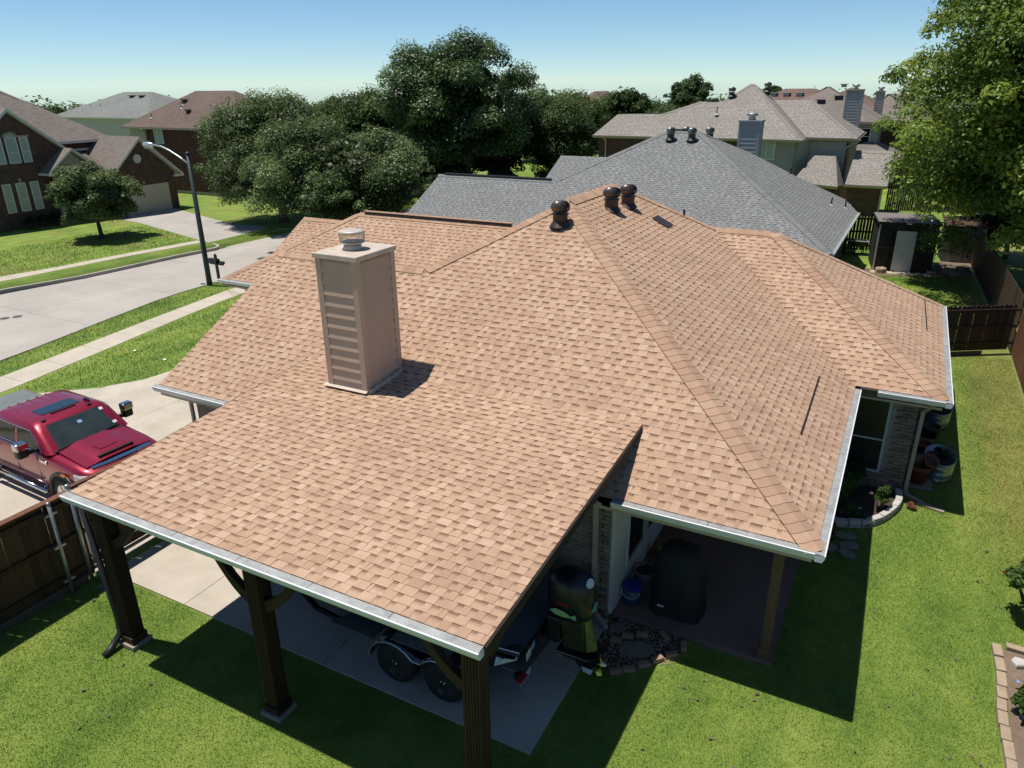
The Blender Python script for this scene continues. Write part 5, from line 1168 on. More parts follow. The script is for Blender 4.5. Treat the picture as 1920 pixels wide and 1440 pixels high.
def tree(label, base, c, r, n, leaf, mat, seed, k=26, fr=(0.26, 0.40), low=-0.55, trunk=0.2, limbs=7, group=None, name='tree', sprigs=0, tone_var=0.13, aspect=0.5, multi=1, shell=0.66, cat='tree', boxy=2.2):
    rng = np.random.RandomState(seed); root = thing(name, label, cat, base, group=group)
    c0, r0 = np.array(c, float), np.array(r, float)
    cs, rs = clumps(c, r, k, rng, fr, low, boxy)
    if sprigs:
        d = rng.normal(size=(sprigs, 3)); d /= np.linalg.norm(d, axis=1)[:, None]; d[:, 2] = np.abs(d[:, 2]) * 1.1 - 0.25
        cs = np.vstack([cs, c0 + d * r0 * (0.93 + 0.12 * rng.random((sprigs, 1)))]); rs = np.append(rs, np.full(sprigs, r0.min() * 0.10) * (0.7 + 0.7 * rng.random(sprigs)))
    tc = rng.normal(size=len(cs)) * tone_var
    V, F, T = leaf_cloud(cs, rs, n, leaf, rng, tone_c=tc, aspect=aspect, shell=shell)
    # crown shade painted in: bigger leaves deep inside, their tones halved
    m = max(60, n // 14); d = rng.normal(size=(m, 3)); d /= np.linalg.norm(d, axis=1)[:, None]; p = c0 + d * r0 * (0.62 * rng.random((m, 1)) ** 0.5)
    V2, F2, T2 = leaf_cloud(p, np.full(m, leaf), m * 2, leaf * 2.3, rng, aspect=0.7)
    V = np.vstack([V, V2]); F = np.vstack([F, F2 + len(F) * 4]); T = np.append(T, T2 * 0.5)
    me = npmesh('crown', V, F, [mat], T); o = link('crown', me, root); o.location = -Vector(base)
    mb = MB(); b = Vector(base); top = Vector(c) - Vector((0, 0, r[2] * 0.25)); rg = random.Random(seed)
    for q in range(multi):
        a = rg.uniform(0, 6.3); off = Vector((math.cos(a), math.sin(a), 0)) * (0.0 if multi == 1 else trunk * 1.1)
        mid = b.lerp(top, 0.5) + Vector((rg.uniform(-1, 1), rg.uniform(-1, 1), 0)) * trunk + off * 2.5
        mb.tube([b + off - Vector((0, 0, 0.1)), b + off + Vector((0, 0, 0.25)), mid, top + off * 3], [trunk * 1.35, trunk, trunk * 0.8, trunk * 0.45], 8)
    st = b.lerp(top, 0.55)
    for i in rng.choice(len(rs), min(limbs, len(rs)), replace=False):
        e = Vector(cs[i]); m_ = st.lerp(e, 0.55) + Vector((0, 0, (e - st).length * 0.08)); mb.tube([st.lerp(top, rg.random()), m_, e], [trunk * 0.42, trunk * 0.26, trunk * 0.08], 6)
    part('trunk', mb, 'bark', root, True)
    return root
def bush(label, c, r, n, leaf, mat, seed, name='shrub', group=None, k=10, flowers=None, cat='shrub', stems=5, low=-0.3, fr=(0.35, 0.55), up=0.35, aspect=0.5):
    rng = np.random.RandomState(seed); base = (c[0], c[1], c[2] - r[2]); root = thing(name, label, cat, base, group=group)
    cs, rs = clumps(c, r, k, rng, fr, low); V, F, T = leaf_cloud(cs, rs, n, leaf, rng, tone_c=rng.normal(size=len(cs)) * 0.08, up=up, aspect=aspect)
    o = link('foliage', npmesh('foliage', V, F, [mat], T), root); o.location = -Vector(base)
    mb = MB()
    for i in range(min(stems, len(cs))): mb.tube([base, tuple((np.array(base) + cs[i]) / 2 + rng.normal(size=3) * 0.02), tuple(cs[i])], [0.015 + r[2] * 0.012, 0.012 + r[2] * .008, 0.005], 5)
    part('stem', mb, 'bark', root)
    if flowers:
        fm, fn, fs = flowers; p = np.array(c) + (lambda d: d / np.linalg.norm(d, axis=1)[:, None])(rng.normal(size=(fn, 3)) + [0, 0, 0.6]) * np.array(r) * 0.95
        V, F, T = leaf_cloud(p, np.full(fn, fs), fn * 9, fs * 1.6, rng, aspect=0.8); o = link('flowers', npmesh('flowers', V, F, [fm], T), root); o.location = -Vector(base)
    return root
def fwd(px, py, d):
    """the point d metres in front of the camera plane that was measured at (px, py) of the photograph; used once to set out trees far off"""
    M = SC.camera.matrix_world.to_3x3(); f = 1376.519
    return CAM + (M @ Vector(((px - 960) / f, -(py - 720) / f, -1.0))) * d

# street trees and yard trees
tree('small round-crowned oak standing alone on the front lawn across the street', (-42.06, 18.5, 0), (-41.95, 18.55, 2.45), (2.5, 2.5, 2.05), 42000, 0.14, 'leaf_oak', 31, k=60, fr=(0.24, 0.36), trunk=0.13, low=-0.8, sprigs=16)
tree('wide dark live oak overhanging the street, nearest to the tan roof', (-25.8, 21.6, 0), (-26.2, 21.7, 3.85), (5.3, 4.4, 3.1), 100000, 0.14, 'leaf_oak', 32, k=66, fr=(0.26, 0.38), boxy=2.5, tone_var=0.17, trunk=0.28, low=-0.85, sprigs=26, limbs=10)
tree('broad live oak behind the lamp post with a rounded spreading crown', (-36.0, 27.4, 0), (-36.2, 27.2, 4.15), (4.7, 4.2, 4.0), 100000, 0.145, 'leaf_oak', 33, k=66, fr=(0.24, 0.35), boxy=2.5, tone_var=0.17, trunk=0.3, low=-0.9, sprigs=26, limbs=10)
tree('tallest dark glossy oak rising above the others in the middle', (-32.4, 44.0, 0), (-32.3, 44.2, 6.25), (6.5, 5.8, 5.75), 110000, 0.22, 'leaf_redoak', 34, k=78, fr=(0.21, 0.31), trunk=0.35, low=-0.9, sprigs=8, boxy=2.9, tone_var=0.17, limbs=12, multi=2)
tree('mid-green tree on the right flank of the tall dark oak', (-26.4, 50.5, 0), (-26.6, 50.5, 3.9), (3.9, 3.6, 4.0), 45000, 0.2, 'leaf_mid', 35, k=55, low=-0.9, trunk=0.22, sprigs=14)
tree('large yellow-green elm towering over the far lawn at the right edge', (6.4, 27.0, 0.3), (5.2, 26.4, 7.4), (6.5, 5.6, 7.2), 130000, 0.18, 'leaf_bright', 36, k=120, fr=(0.18, 0.28), trunk=0.27, low=-0.85, sprigs=60, limbs=14, tone_var=0.18)
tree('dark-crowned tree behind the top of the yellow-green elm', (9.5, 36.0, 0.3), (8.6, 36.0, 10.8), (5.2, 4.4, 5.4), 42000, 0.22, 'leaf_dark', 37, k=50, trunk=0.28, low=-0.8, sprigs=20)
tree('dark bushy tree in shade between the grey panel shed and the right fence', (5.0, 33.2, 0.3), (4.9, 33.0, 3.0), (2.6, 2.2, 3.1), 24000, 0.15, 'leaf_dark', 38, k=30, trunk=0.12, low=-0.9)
for i_, (lab, px_, py_, d_, rw, rz_, mt_) in enumerate((('green tree filling the gap between the right live oak and the tall dark oak', 700, 265, 66, 4.2, 4.4, 'leaf_mid'), ('dark tree low behind the left flank of the tall dark oak', 765, 275, 72, 4.4, 4.2, 'leaf_redoak'),
        ('rounded tree behind the roof of the blue-grey house, right of the tall dark oak', 1075, 265, 76, 4.0, 4.2, 'leaf_mid'), ('dark tree between the tall oak and the brick wall of the beige house', 1015, 270, 84, 4.6, 4.4, 'leaf_redoak'),
        ('low spreading tree added for the shade behind the trunks of the tall dark oak', 835, 305, 64, 4.6, 3.4, 'leaf_dark'), ('low spreading tree added for the shade right of the trunks of the tall dark oak', 925, 300, 66, 4.2, 3.4, 'leaf_dark'),  # two low dark trees added to stand for shaded ground
        ('tree beyond the far fence, just left of the trunk of the yellow-green elm', 1745, 285, 68, 4.2, 3.6, 'leaf_dark'), ('second tree beyond the far fence, hidden behind the yellow-green elm', 1850, 270, 62, 5.0, 4.2, 'leaf_mid'),
        ('green tree behind the tall dark oak, seen over the left live oak', 655, 240, 92, 5.0, 4.0, 'leaf_mid'))):
    c = fwd(px_, py_, d_); tree(lab, (c.x, c.y, 0), (c.x, c.y, rz_ * 0.90), (rw, rw, rz_), 15000, 0.28, mt_, 140 + i_, k=40, trunk=0.22, low=-0.9, limbs=5, sprigs=10, group='trees behind the nearer houses')
for i_, (x_, y_, lab) in enumerate(((-34.5, 41.5, 'dark shrub added for the shade under the left side of the tall dark oak'), (-31.2, 41.0, 'dark shrub added for the shade in front of the trunk of the tall dark oak'), (-28.0, 43.0, 'dark shrub added for the shade under the right side of the tall dark oak'), (-24.8, 46.5, 'dark shrub added for the shade at the foot of the mid-green tree'), (-29.5, 36.5, 'dark shrub added for the shade behind the crown of the right live oak'))):  # dark shrubs added to stand for the shade under the oaks
    bush(lab, (x_, y_, 1.3), (2.0, 1.6, 1.3), 5000, .2, 'leaf_dark', 160 + i_, group='added shrubs standing for the shade of the oaks', k=16, low=-.8)
far_specs = [('roundish green tree peeking out left of the beige house roof', 1178, 190, 78, 3.3, 1.9), ('dark tree whose top shows just above the left ridge of the beige house', 1294, 168, 90, 3.0, 2.0),
             ('small dark tuft of a tree above the beige ridge against the sky', 1449, 164, 100, 1.6, 0.9), ('grey-green tree between the tall oak and the beige house', 1092, 205, 92, 2.6, 1.9),
             ('pale green tree behind the gap between the two live oaks', 665, 200, 96, 3.5, 1.7), ('light green tree top behind the red-brown roof, left of the live oak', 442, 200, 66, 1.9, 1.6), ('far tree showing left of the yellow-green elm', 1713, 222, 74, 1.6, 1.0),
             ('low far tree just right of the tall oak crown', 1035, 195, 84, 3.4, 1.5), ('far tree behind the grey hip roof across the street', 262, 200, 128, 3.2, 2.0)]
for i, (lab, px_, py_, d_, rw, rh) in enumerate(far_specs):
    c = fwd(px_, py_ + 12, d_); tree(lab, (c.x, c.y, 0), tuple(c), (rw, rw, rh * 1.25), 5200, 0.3 if d_ < 85 else 0.36, 'leaf_far' if d_ > 80 else 'leaf_mid', 60 + i, k=18, trunk=0.2, low=-0.8, limbs=4, sprigs=8, group='trees far off behind the roofs')
def make_treeline():
    rng = np.random.RandomState(5); cs = []; rs = []
    for a in np.linspace(-62, 38, 190):
        for row in range(3):
            ang = math.radians(a + rng.uniform(-1, 1)); d = (145, 185, 240)[row] + rng.uniform(-14, 14)
            h = rng.uniform(5.2, 7.4) * (1.0, 1.08, 1.15)[row]
            if a < -43: h *= 1.18
            x, y = CAM.x + math.sin(ang) * d, CAM.y + math.cos(ang) * d
            z0 = -0.035 * max(0.0, math.hypot(x, y) - 120.0)
            for q in range(3): cs.append((x + rng.normal() * 2.2, y + rng.normal() * 2.2, z0 + h * (0.25 + 0.22 * q))); rs.append(rng.uniform(1.6, 2.7))
    cs, rs = np.array(cs), np.array(rs)
    V, F, T = leaf_cloud(cs, rs, 150000, 0.62, rng, tone_c=rng.normal(size=len(cs)) * 0.14, aspect=0.7)
    o = link('treeline', npmesh('treeline', V, F, ['leaf_far'], T), kind='stuff')
    o['label'] = 'haze-tinted green band of woods along the horizon'
make_treeline()

# ------------------------------------------------------------------ houses around
def hip_block(parent, x0, x1, y0, y1, ze, s, mats, ov=0.35, along='x', g0=False, g1=False, th=0.16, name='roof'):
    """hip roof over a rectangle of eaves; g0/g1 make the low/high end of the ridge a gable"""
    X0, X1, Y0, Y1 = x0, x1, y0, y1; mb = MB()
    if along == 'x':
        h = (Y1 - Y0) / 2; ym = (Y0 + Y1) / 2; a = X0 + (0 if g0 else h); b = X1 - (0 if g1 else h); zr = ze + s * h
        polys = [[(X0, Y0, ze), (X1, Y0, ze), (b, ym, zr), (a, ym, zr)], [(X1, Y1, ze), (X0, Y1, ze), (a, ym, zr), (b, ym, zr)]]
        if not g1: polys.append([(X1, Y0, ze), (X1, Y1, ze), (b, ym, zr)])
        if not g0: polys.append([(X0, Y1, ze), (X0, Y0, ze), (a, ym, zr)])
        rid = ((a, ym, zr), (b, ym, zr))
    else:
        h = (X1 - X0) / 2; xm = (X0 + X1) / 2; a = Y0 + (0 if g0 else h); b = Y1 - (0 if g1 else h); zr = ze + s * h
        polys = [[(X1, Y0, ze), (X1, Y1, ze), (xm, b, zr), (xm, a, zr)], [(X0, Y1, ze), (X0, Y0, ze), (xm, a, zr), (xm, b, zr)]]
        if not g0: polys.append([(X0, Y0, ze), (X1, Y0, ze), (xm, a, zr)])
        if not g1: polys.append([(X1, Y1, ze), (X0, Y1, ze), (xm, b, zr)])
        rid = ((xm, a, zr), (xm, b, zr))
    polys = [[q for i, q in enumerate(p) if (Vector(q) - Vector(p[i - 1])).length > 1e-4] for p in polys]
    for p in polys: mb.slab(p, th, (0, 0, -1), 0, 1, 1)
    return part(name, mb, list(mats), parent), rid, polys
def gable_wall(parent, pts, mat, th=0.15, d=(-1, 0, 0), name='wall'):
    mb = MB(); mb.slab(pts, th, d); return part(name, mb, mat, parent)
def static_vent(parent, o, s=0.28, mat='vent_dark'):
    mb = MB(); x, y, z = o; mb.box(x - s * .5, x + s * .5, y - s * .5, y + s * .5, z - 0.1, z + 0.16); mb.box(x - s * .75, x + s * .75, y - s * .75, y + s * .75, z + 0.16, z + 0.22); part('roof_vent', mb, mat, parent)
def pipe(parent, o, h=0.4):
    mb = MB(); mb.tube([(o[0], o[1], o[2] - .1), (o[0], o[1], o[2] + h)], 0.035, 6); mb.lathe([(0.16, -0.02), (0.06, 0.1)], 8, o, m=1); part('vent_pipe', mb, ['pipe_black', 'lead_gray'], parent)
def lap_chimney(parent, x0, x1, y0, y1, z0, z1, mat, capm='trim_taupe', flue=True):
    mb = MB(); mb.box(x0 + .03, x1 - .03, y0 + .03, y1 - .03, z0, z1); ch = part('chimney', mb, mat, parent); n = int((z1 - z0) / 0.2)
    for i in range(n):
        za, zb = z0 + 0.2 * i, min(z0 + 0.2 * i + 0.205, z1); mb = MB()
        for (a, b, n_) in (((x0 + .08, y0), (x1 - .08, y0), (0, -1)), ((x1, y0 + .08), (x1, y1 - .08), (1, 0)), ((x0, y1 - .08), (x0, y0 + .08), (-1, 0))):
            n3 = Vector((*n_, 0)); A, B_ = Vector((*a, 0)), Vector((*b, 0)); z = Vector((0, 0, 1)); mb.hexa([A - n3 * .03 + z * za, B_ - n3 * .03 + z * za, B_ + n3 * .02 + z * za, A + n3 * .02 + z * za, A - n3 * .03 + z * zb, B_ - n3 * .03 + z * zb, B_ - n3 * .004 + z * zb, A - n3 * .004 + z * zb])
        part('siding_board', mb, mat, ch)
    mb = MB()
    for x, y in ((x0, y0), (x1, y0), (x0, y1), (x1, y1)): sx, sy = (1 if x == x0 else -1), (1 if y == y0 else -1); a, b = sorted((x - .025 * sx, x + .10 * sx)); c, d = sorted((y - .025 * sy, y + .10 * sy)); mb.box(a, b, c, d, z0, z1)
    part('corner_trim', mb, mat, ch); mb = MB(); mb.box(x0 - .06, x1 + .06, y0 - .06, y1 + .06, z1, z1 + .09); part('chimney_cap', mb, capm, ch)
    if flue:
        c = ((x0 + x1) / 2, (y0 + y1) / 2, z1 + .09); mb = MB(); mb.lathe([(.2, 0), (.16, .1), (.16, .16), (.27, .18), (.27, .30), (.2, .33)], 14, c); part('flue', mb, 'galvanized', ch, True)
    return ch
def lap_wall(parent, a, b, z0, z1, n_, mat, ex=0.19, name='siding'):
    """a wall face of lapped boards, joined into one part"""
    mb = MB(); n3 = Vector((*n_, 0)); A, B_ = Vector((*a, 0)), Vector((*b, 0)); z = Vector((0, 0, 1)); k_ = int((z1 - z0) / ex)
    for i in range(k_):
        za, zb = z0 + ex * i, z0 + ex * (i + 1.03); mb.hexa([A - n3 * .05 + z * za, B_ - n3 * .05 + z * za, B_ + n3 * .025 + z * za, A + n3 * .025 + z * za, A - n3 * .05 + z * zb, B_ - n3 * .05 + z * zb, B_ + n3 * .002 + z * zb, A + n3 * .002 + z * zb])
    return part(name, mb, mat, parent, kind='stuff')

# grey-roofed neighbour
gh = thing('house', 'single-storey house under the blue-grey shingle roof right behind the tan roof', 'house', (-10, 25, 0))
GS = [(-20.25, 19.15, 2.7), (-1.77, 19.15, 2.7), (-8.63, 26.3, 6.275), (-10.1, 26.3, 6.275), (-14.0, 22.3, 4.275), (-20.25, 22.3, 4.275)]
GE = [(-1.77, 19.15, 2.7), (-1.62, 29.0, 2.7), (-4.7, 29.0, 4.20), (-6.7, 28.3, 5.20), (-8.63, 26.3, 6.275)]
GW = [(-17.2, 26.6, 2.9), (-11.5, 26.6, 2.9), (-12.0, 30.0, 4.6), (-17.2, 30.0, 4.6)]
GS = [(x, y, 2.7 + 0.5 * (y - 19.15)) for x, y, z in GS]
gpl = [Plane(GS), Plane(GE), Plane(GW)]
lay_shingles(gpl, 'shingle_gray', gh, 77, 0)
slabs(gh, [GS, GE, GW], mats=('shingle_gray', 'trim_taupe'), drop=0.02)
slabs(gh, [[(-8.63, 26.3, 6.275), (-6.7, 28.3, 5.2), (-4.7, 29.0, 4.2), (-1.62, 29.0, 2.7), (-2.5, 33.0, 2.7), (-16.5, 33, 2.7), (-10.1, 26.3, 6.275)], [(-10.1, 26.3, 6.275), (-16.5, 33.0, 2.7), (-17.5, 25.5, 2.6), (-14.0, 22.3, 4.275)], [(-14, 22.3, 4.27), (-17.5, 25.5, 2.6), (-20.25, 25.5, 2.6), (-20.25, 22.3, 4.27)], [(-12.0, 30.0, 4.6), (-12, 33, 2.8), (-17.2, 33, 2.8), (-17.2, 30.0, 4.6)]], mats=('shingle_gray', 'trim_taupe'), drop=0.0, th=0.1)
gN = Vector((0, .45, .89)).normalized()
for p, q, a, b in ((GS[1], GS[2], 0, 1), (GS[4], GS[3], 0, None), (GS[5], GS[4], 0, None), (GS[3], GS[2], 0, None), (GE[3], GE[4], 1, None)):
    ridge_caps(up3(p), up3(q), gpl[a].n, gpl[b].n if b is not None else gN, 'shingle_gray', gh, 5 + a, single=False)
turbine(gh, (-9.73, 25.55, 5.95), 0.19, .5, 'vent_dark'); turbine(gh, (-8.75, 25.55, 5.95), 0.19, .5, 'vent_dark'); turbine(gh, (-9.4, 27.0, 5.9), 0.19, .5, 'vent_dark'); turbine(gh, (-8.3, 27.0, 5.9), 0.19, .5, 'vent_dark')
mb = MB(); mb.box(-9.9, -8.8, 26.24, 26.36, 6.31, 6.36); part('ridge_vent', mb, 'vent_dark', gh); mb = MB(); mb.box(-19.9, -14.2, 22.22, 22.38, 4.30, 4.37); part('ridge_vent', mb, 'vent_dark', gh)
pipe(gh, (-2.65, 27.14, 3.16)); pipe(gh, (-2.14, 28.32, 2.9)); pipe(gh, (-4.74, 28.6, 4.2))
lap_chimney(gh, -7.6, -6.62, 30.0, 30.9, 2.5, 6.52, 'siding_bluegray', 'siding_bluegray')
gutter((-1.77, 19.05, 2.7), (-1.62, 28.95, 2.7), gh, (1, 0, 0), 'siding_bluegray'); gutter((-20.2, 19.15, 2.7), (-1.8, 19.15, 2.7), gh, (0, -1, 0), 'siding_bluegray')
walls(gh, [((-19.9, 19.6), (-2.15, 19.6)), ((-2.15, 19.81), (-2.15, 32.6)), ((-2.16, 32.8), (-19.7, 32.8)), ((-19.9, 32.6), (-19.9, 19.81))], 0, 2.5, 'brick_tan')

# two-storey beige-roofed house behind it
bh_ = thing('house', 'two-storey house with brownish grey roofs and grey siding behind the blue-grey roof', 'house', (-12, 50, 0))
bz = 4.85
BS = [(-21.1, 44.5, bz - 0.1), (-6.4, 44.5, bz - 0.1), (-10.85, 49.9, 8.15), (-11.1, 49.9, 8.15), (-12.6, 48.1, 7.05), (-14.1, 48.1, 7.05), (-16.7, 46.7, 6.2), (-20.0, 46.7, 6.2)]
sB = (8.15 - bz + 0.1) / 5.4
BS = [(x, y, bz - 0.1 + sB * (y - 44.5)) for x, y, z in BS]
BE2 = [(-6.4, 44.5, bz - 0.1), (-6.4, 54.0, bz - 0.1), (-10.85, 49.9, 8.15)]
B3 = [(-6.35, 45.7, bz), (-3.2, 45.7, bz), (-6.6, 49.3, bz + 0.60 * 3.6), (-9.2, 49.3, bz + 0.60 * 3.6)]
B4 = [(-3.2, 45.7, bz), (-3.2, 52.9, bz), (-6.6, 49.3, bz + 0.60 * 3.6)]
B5 = [(-6.6, 43.4, 2.2), (-3.75, 43.4, 2.05), (-4.3, 45.55, 3.75), (-5.6, 45.55, 3.75)]
B6 = [(-3.35, 43.5, 2.2), (-0.9, 43.5, 2.2), (-0.9, 46.4, 4.0), (-3.2, 46.4, 4.0)]
B7 = [(-3.75, 43.4, 2.05), (-3.6, 45.6, 2.05), (-4.3, 45.55, 3.75)]
bpl = [Plane(p, 0.16) for p in (BS, BE2, B3, B4, B5, B6, B7)]
lay_shingles(bpl, 'shingle_beige', bh_, 88, 0)
slabs(bh_, [BS, BE2, B3, B4, B5, B6, B7], mats=('shingle_beige', 'trim_taupe'), drop=0.02)
slabs(bh_, [[(-16.7, 46.7, 6.1), (-20, 46.7, 6.1), (-20.9, 50, 4.6), (-16.7, 54, 4.6)], [(-14.1, 48.1, 6.96), (-16.7, 46.7, 6.1), (-16.7, 54, 4.6), (-14.1, 54, 4.6)], [(-12.6, 48.1, 6.96), (-14.1, 48.1, 6.96), (-14.1, 54, 4.6), (-12.6, 54, 4.6)], [(-10.9, 49.9, 8.06), (-12.6, 48.1, 6.96), (-12.6, 54, 4.6), (-10.9, 54, 4.6)], [(-10.85, 49.9, 8.06), (-10.9, 54, 4.6), (-6.4, 54, 4.6)], [(-6.6, 49.3, 6.98), (-3.2, 52.9, bz), (-9.2, 52.9, bz), (-9.2, 49.3, 6.98)], [(-20, 46.7, 6.15), (-21.1, 50, bz), (-21.1, 44.5, bz - .12)]], mats=('shingle_beige', 'trim_taupe'), drop=0.0, th=0.1)
bN = Vector((0, .5, .86)).normalized()
for p, q, a, b in ((BS[1], BS[2], 0, 1), (B3[1], B3[2], 2, 3), (BS[4], BS[3], 0, None), (BS[6], BS[5], 0, None), (B6[3], B6[2], 5, None)): ridge_caps(up3(p), up3(q), bpl[a].n, bpl[b].n if b is not None else bN, 'shingle_beige', bh_, 9, 0.18, single=False)
for x, y in ((-12.1, 48.55), (-9.9, 50.0)): turbine(bh_, (x, y, bz + sB * (y - 44.5) - 0.05 if x < -11 else 7.65), 0.24, .55, 'vent_dark')
pipe(bh_, (-12.6, 46.6, bz + sB * 2.1), .55)
mb = MB(); mb.box(-13.8, -12.9, 48.0, 48.2, 7.06, 7.16); part('ridge_vent', mb, 'vent_dark', bh_)
walls(bh_, [((-20.8, 45.0), (-9.8, 45.0))], 0, 4.7, 'brick_dark'); walls(bh_, [((-20.8, 53.5), (-20.8, 45.2))], 0, 4.7, 'brick_dark')
walls(bh_, [((-9.79, 45.06), (-6.75, 45.06)), ((-6.7, 45.06), (-6.1, 46.0)), ((-6.1, 46.05), (-3.75, 46.05))], 0, 4.7, 'siding_gray', 0.15)
lap_wall(bh_, (-9.78, 45.03), (-6.78, 45.03), 0.4, 4.65, (0, -1), 'siding_gray'); lap_wall(bh_, (-6.05, 46.02), (-3.80, 46.02), 0.4, 4.65, (0, -1), 'siding_gray')
walls(bh_, [((-3.6, 46.05), (-3.6, 52.6))], 0, 4.7, 'brick_tan'); walls(bh_, [((-3.59, 52.8), (-20.7, 52.8))], 0, 4.7, 'siding_gray')
window(bh_, (-9.25, 44.99, 3.4), (1, 0, 0), 1.15, 1.25, (0, -1, 0), 'frame_white', 'blind', 0, 0.07, vbars=1)
gutter((-21.1, 44.5, bz - .1), (-6.4, 44.5, bz - .1), bh_, (0, -1, 0), 'trim_taupe', False); gutter((-6.2, 45.7, bz), (-3.2, 45.7, bz), bh_, (0, -1, 0), 'trim_taupe', False); gutter((-3.2, 45.65, bz), (-3.2, 52.8, bz), bh_, (1, 0, 0), 'trim_taupe', False); gutter((-3.35, 43.5, 2.2), (-0.9, 43.5, 2.2), bh_, (0, -1, 0), 'trim_taupe', False); gutter((-6.6, 43.4, 2.2), (-3.75, 43.4, 2.07), bh_, (0, -1, 0), 'trim_taupe', False)
downspout(bh_, [(-20.4, 44.45, 4.7), (-20.2, 44.9, 4.4), (-20.2, 44.9, 0.1)], 'trim_beige', .1); downspout(bh_, [(-7.0, 44.5, 4.7), (-6.95, 44.95, 4.4), (-6.95, 44.95, 2.0)], 'siding_gray', .1); downspout(bh_, [(-3.0, 45.7, 4.75), (-3.45, 45.95, 4.45), (-3.85, 45.95, 4.2), (-3.85, 45.95, 2.2)], 'siding_gray', .1); downspout(bh_, [(-1.05, 43.5, 2.1), (-1.2, 43.7, 1.9), (-1.2, 43.7, 0.2)], 'trim_taupe', .09)
walls(bh_, [((-6.4, 43.8), (-1.2, 43.8)), ((-1.2, 43.81), (-1.2, 46.4))], 0, 2.1, 'brick_dark')

# further roofs behind
b2 = thing('house', 'taupe-roofed two-storey house with a tall siding chimney behind the beige house', 'house', (-6, 62, 0))
hip_block(b2, -12.5, -2.3, 60, 70.5, 5.2, 0.5, ('far_shingle_taupe', 'trim_taupe')); hip_block(b2, -6.0, -0.5, 58, 66, 2.4, 0.5, ('far_shingle_taupe', 'trim_taupe'), along='y', name='lower_roof')
mb = MB(); mb.box(-12.1, -2.7, 60.5, 70, 0, 5.05); part('wall', mb, 'siding_gray', b2); mb = MB(); mb.box(-5.6, -0.9, 58.5, 60.4, 0, 2.3); part('wall', mb, 'siding_cream', b2)
lap_chimney(b2, -4.85, -3.75, 52.9, 53.9, 2.5, 7.65, 'siding_bluegray', 'trim_taupe')
static_vent(b2, (-7.6, 62.8, 6.6), .45); static_vent(b2, (-6.3, 63.4, 6.9), .45)
for x in (-4.6, -2.4): window(b2, (x, 58.48, .8), (1, 0, 0), 1.0, 1.3, (0, -1, 0), 'frame_white', 'glass_dark', 1)
window(b2, (-4.2, 60.48, 3.4), (1, 0, 0), 1.0, 1.3, (0, -1, 0), 'frame_white', 'glass_dark', 1)
b3 = thing('house', 'house under the plain brown roof with a row of small vents on the skyline', 'house', (-11, 80, 0))
hip_block(b3, -18.5, -4.5, 73, 84, 5.0, 0.46, ('far_shingle_redbrown', 'trim_taupe')); hip_block(b3, -11.5, -1.8, 72, 85.5, 4.9, 0.55, ('far_shingle_redbrown', 'trim_taupe'), along='y', name='cross_roof')
mb = MB(); mb.box(-18, -2.2, 73.5, 84, 0, 4.9); part('wall', mb, 'brick_dark', b3)
for x in (-13.9, -12.6, -11.3): static_vent(b3, (x, 77.2, 6.95), .5, 'lead_gray')
static_vent(b3, (-7.2, 77.4, 7.75), .5, 'lead_gray')
b4 = thing('house', 'last house on the skyline with a slim grey chimney left of the yellow-green elm', 'house', (-3, 70, 0))
hip_block(b4, -5.2, 1.5, 67.5, 76, 5.0, 0.5, ('far_shingle_taupe', 'trim_taupe')); mb = MB(); mb.box(-4.8, 1.2, 68, 75.5, 0, 4.9); part('wall', mb, 'brick_dark', b4)
lap_chimney(b4, -3.55, -2.9, 66.2, 67.0, 2.5, 7.35, 'siding_gray', 'trim_taupe', True)
b5 = thing('house', 'tiny distant brown gable peak among the trees left of the beige roof', 'house', (-47.6, 110, 0))
hip_block(b5, -50.5, -44.7, 108, 120, 4.9, 0.7, ('far_shingle_redbrown', 'trim_taupe'), along='y'); mb = MB(); mb.box(-50, -45.2, 108.5, 119, 0, 4.8); part('wall', mb, 'brick_dark', b5)

# dark brick house across the street
l1 = thing('house', 'dark brick two-storey house with white-trimmed gables across the street at the left edge', 'house', (-53, 21, 0))
XF_ = -49.8; RM = ('far_shingle_taupe', 'trim_white')
gable_wall(l1, [(XF_, 15.4, 0), (XF_, 21.9, 0), (XF_, 21.9, 4.75), (XF_, 19.1, 6.95), (XF_, 16.3, 4.75), (XF_, 15.4, 4.1)], 'brick_dark')
walls(l1, [((-58, 15.4), (XF_ - .16, 15.4)), ((-52.0, 21.9), (-52.0, 27.1)), ((-52.01, 27.1), (-60, 27.1))], 0, 5.0, 'brick_dark')
mb = MB(); mb.slab([(XF_ + .25, 19.1, 7.25), (-57, 19.1, 7.25), (-57, 22.45, 4.6), (XF_ + .25, 22.45, 4.6)], .18, (0, 0, -1), 0, 1, 1); mb.slab([(XF_ + .25, 15.75, 4.6), (-57, 15.75, 4.6), (-57, 19.1, 7.25), (XF_ + .25, 19.1, 7.25)], .18, (0, 0, -1), 0, 1, 1); part('gable_roof', mb, list(RM), l1)
hip_block(l1, -63.5, -51.5, 14.8, 27.2, 4.97, 0.72, RM, along='x', name='main_roof')
for (y0, w, z0, z1, ar) in ((17.85, .58, 4.0, 5.55, False), (18.62, .72, 4.0, 5.55, True), (19.5, .55, 4.0, 5.55, False), (17.75, .55, 1.05, 2.82, False), (18.6, .62, 1.05, 2.82, False), (19.5, .55, 1.05, 2.82, False)):
    window(l1, (XF_ + .005, y0, z0), (0, 1, 0), w, z1 - z0, (1, 0, 0), 'frame_white', 'blind', 1, .055, arch=ar, cross_at=.42)
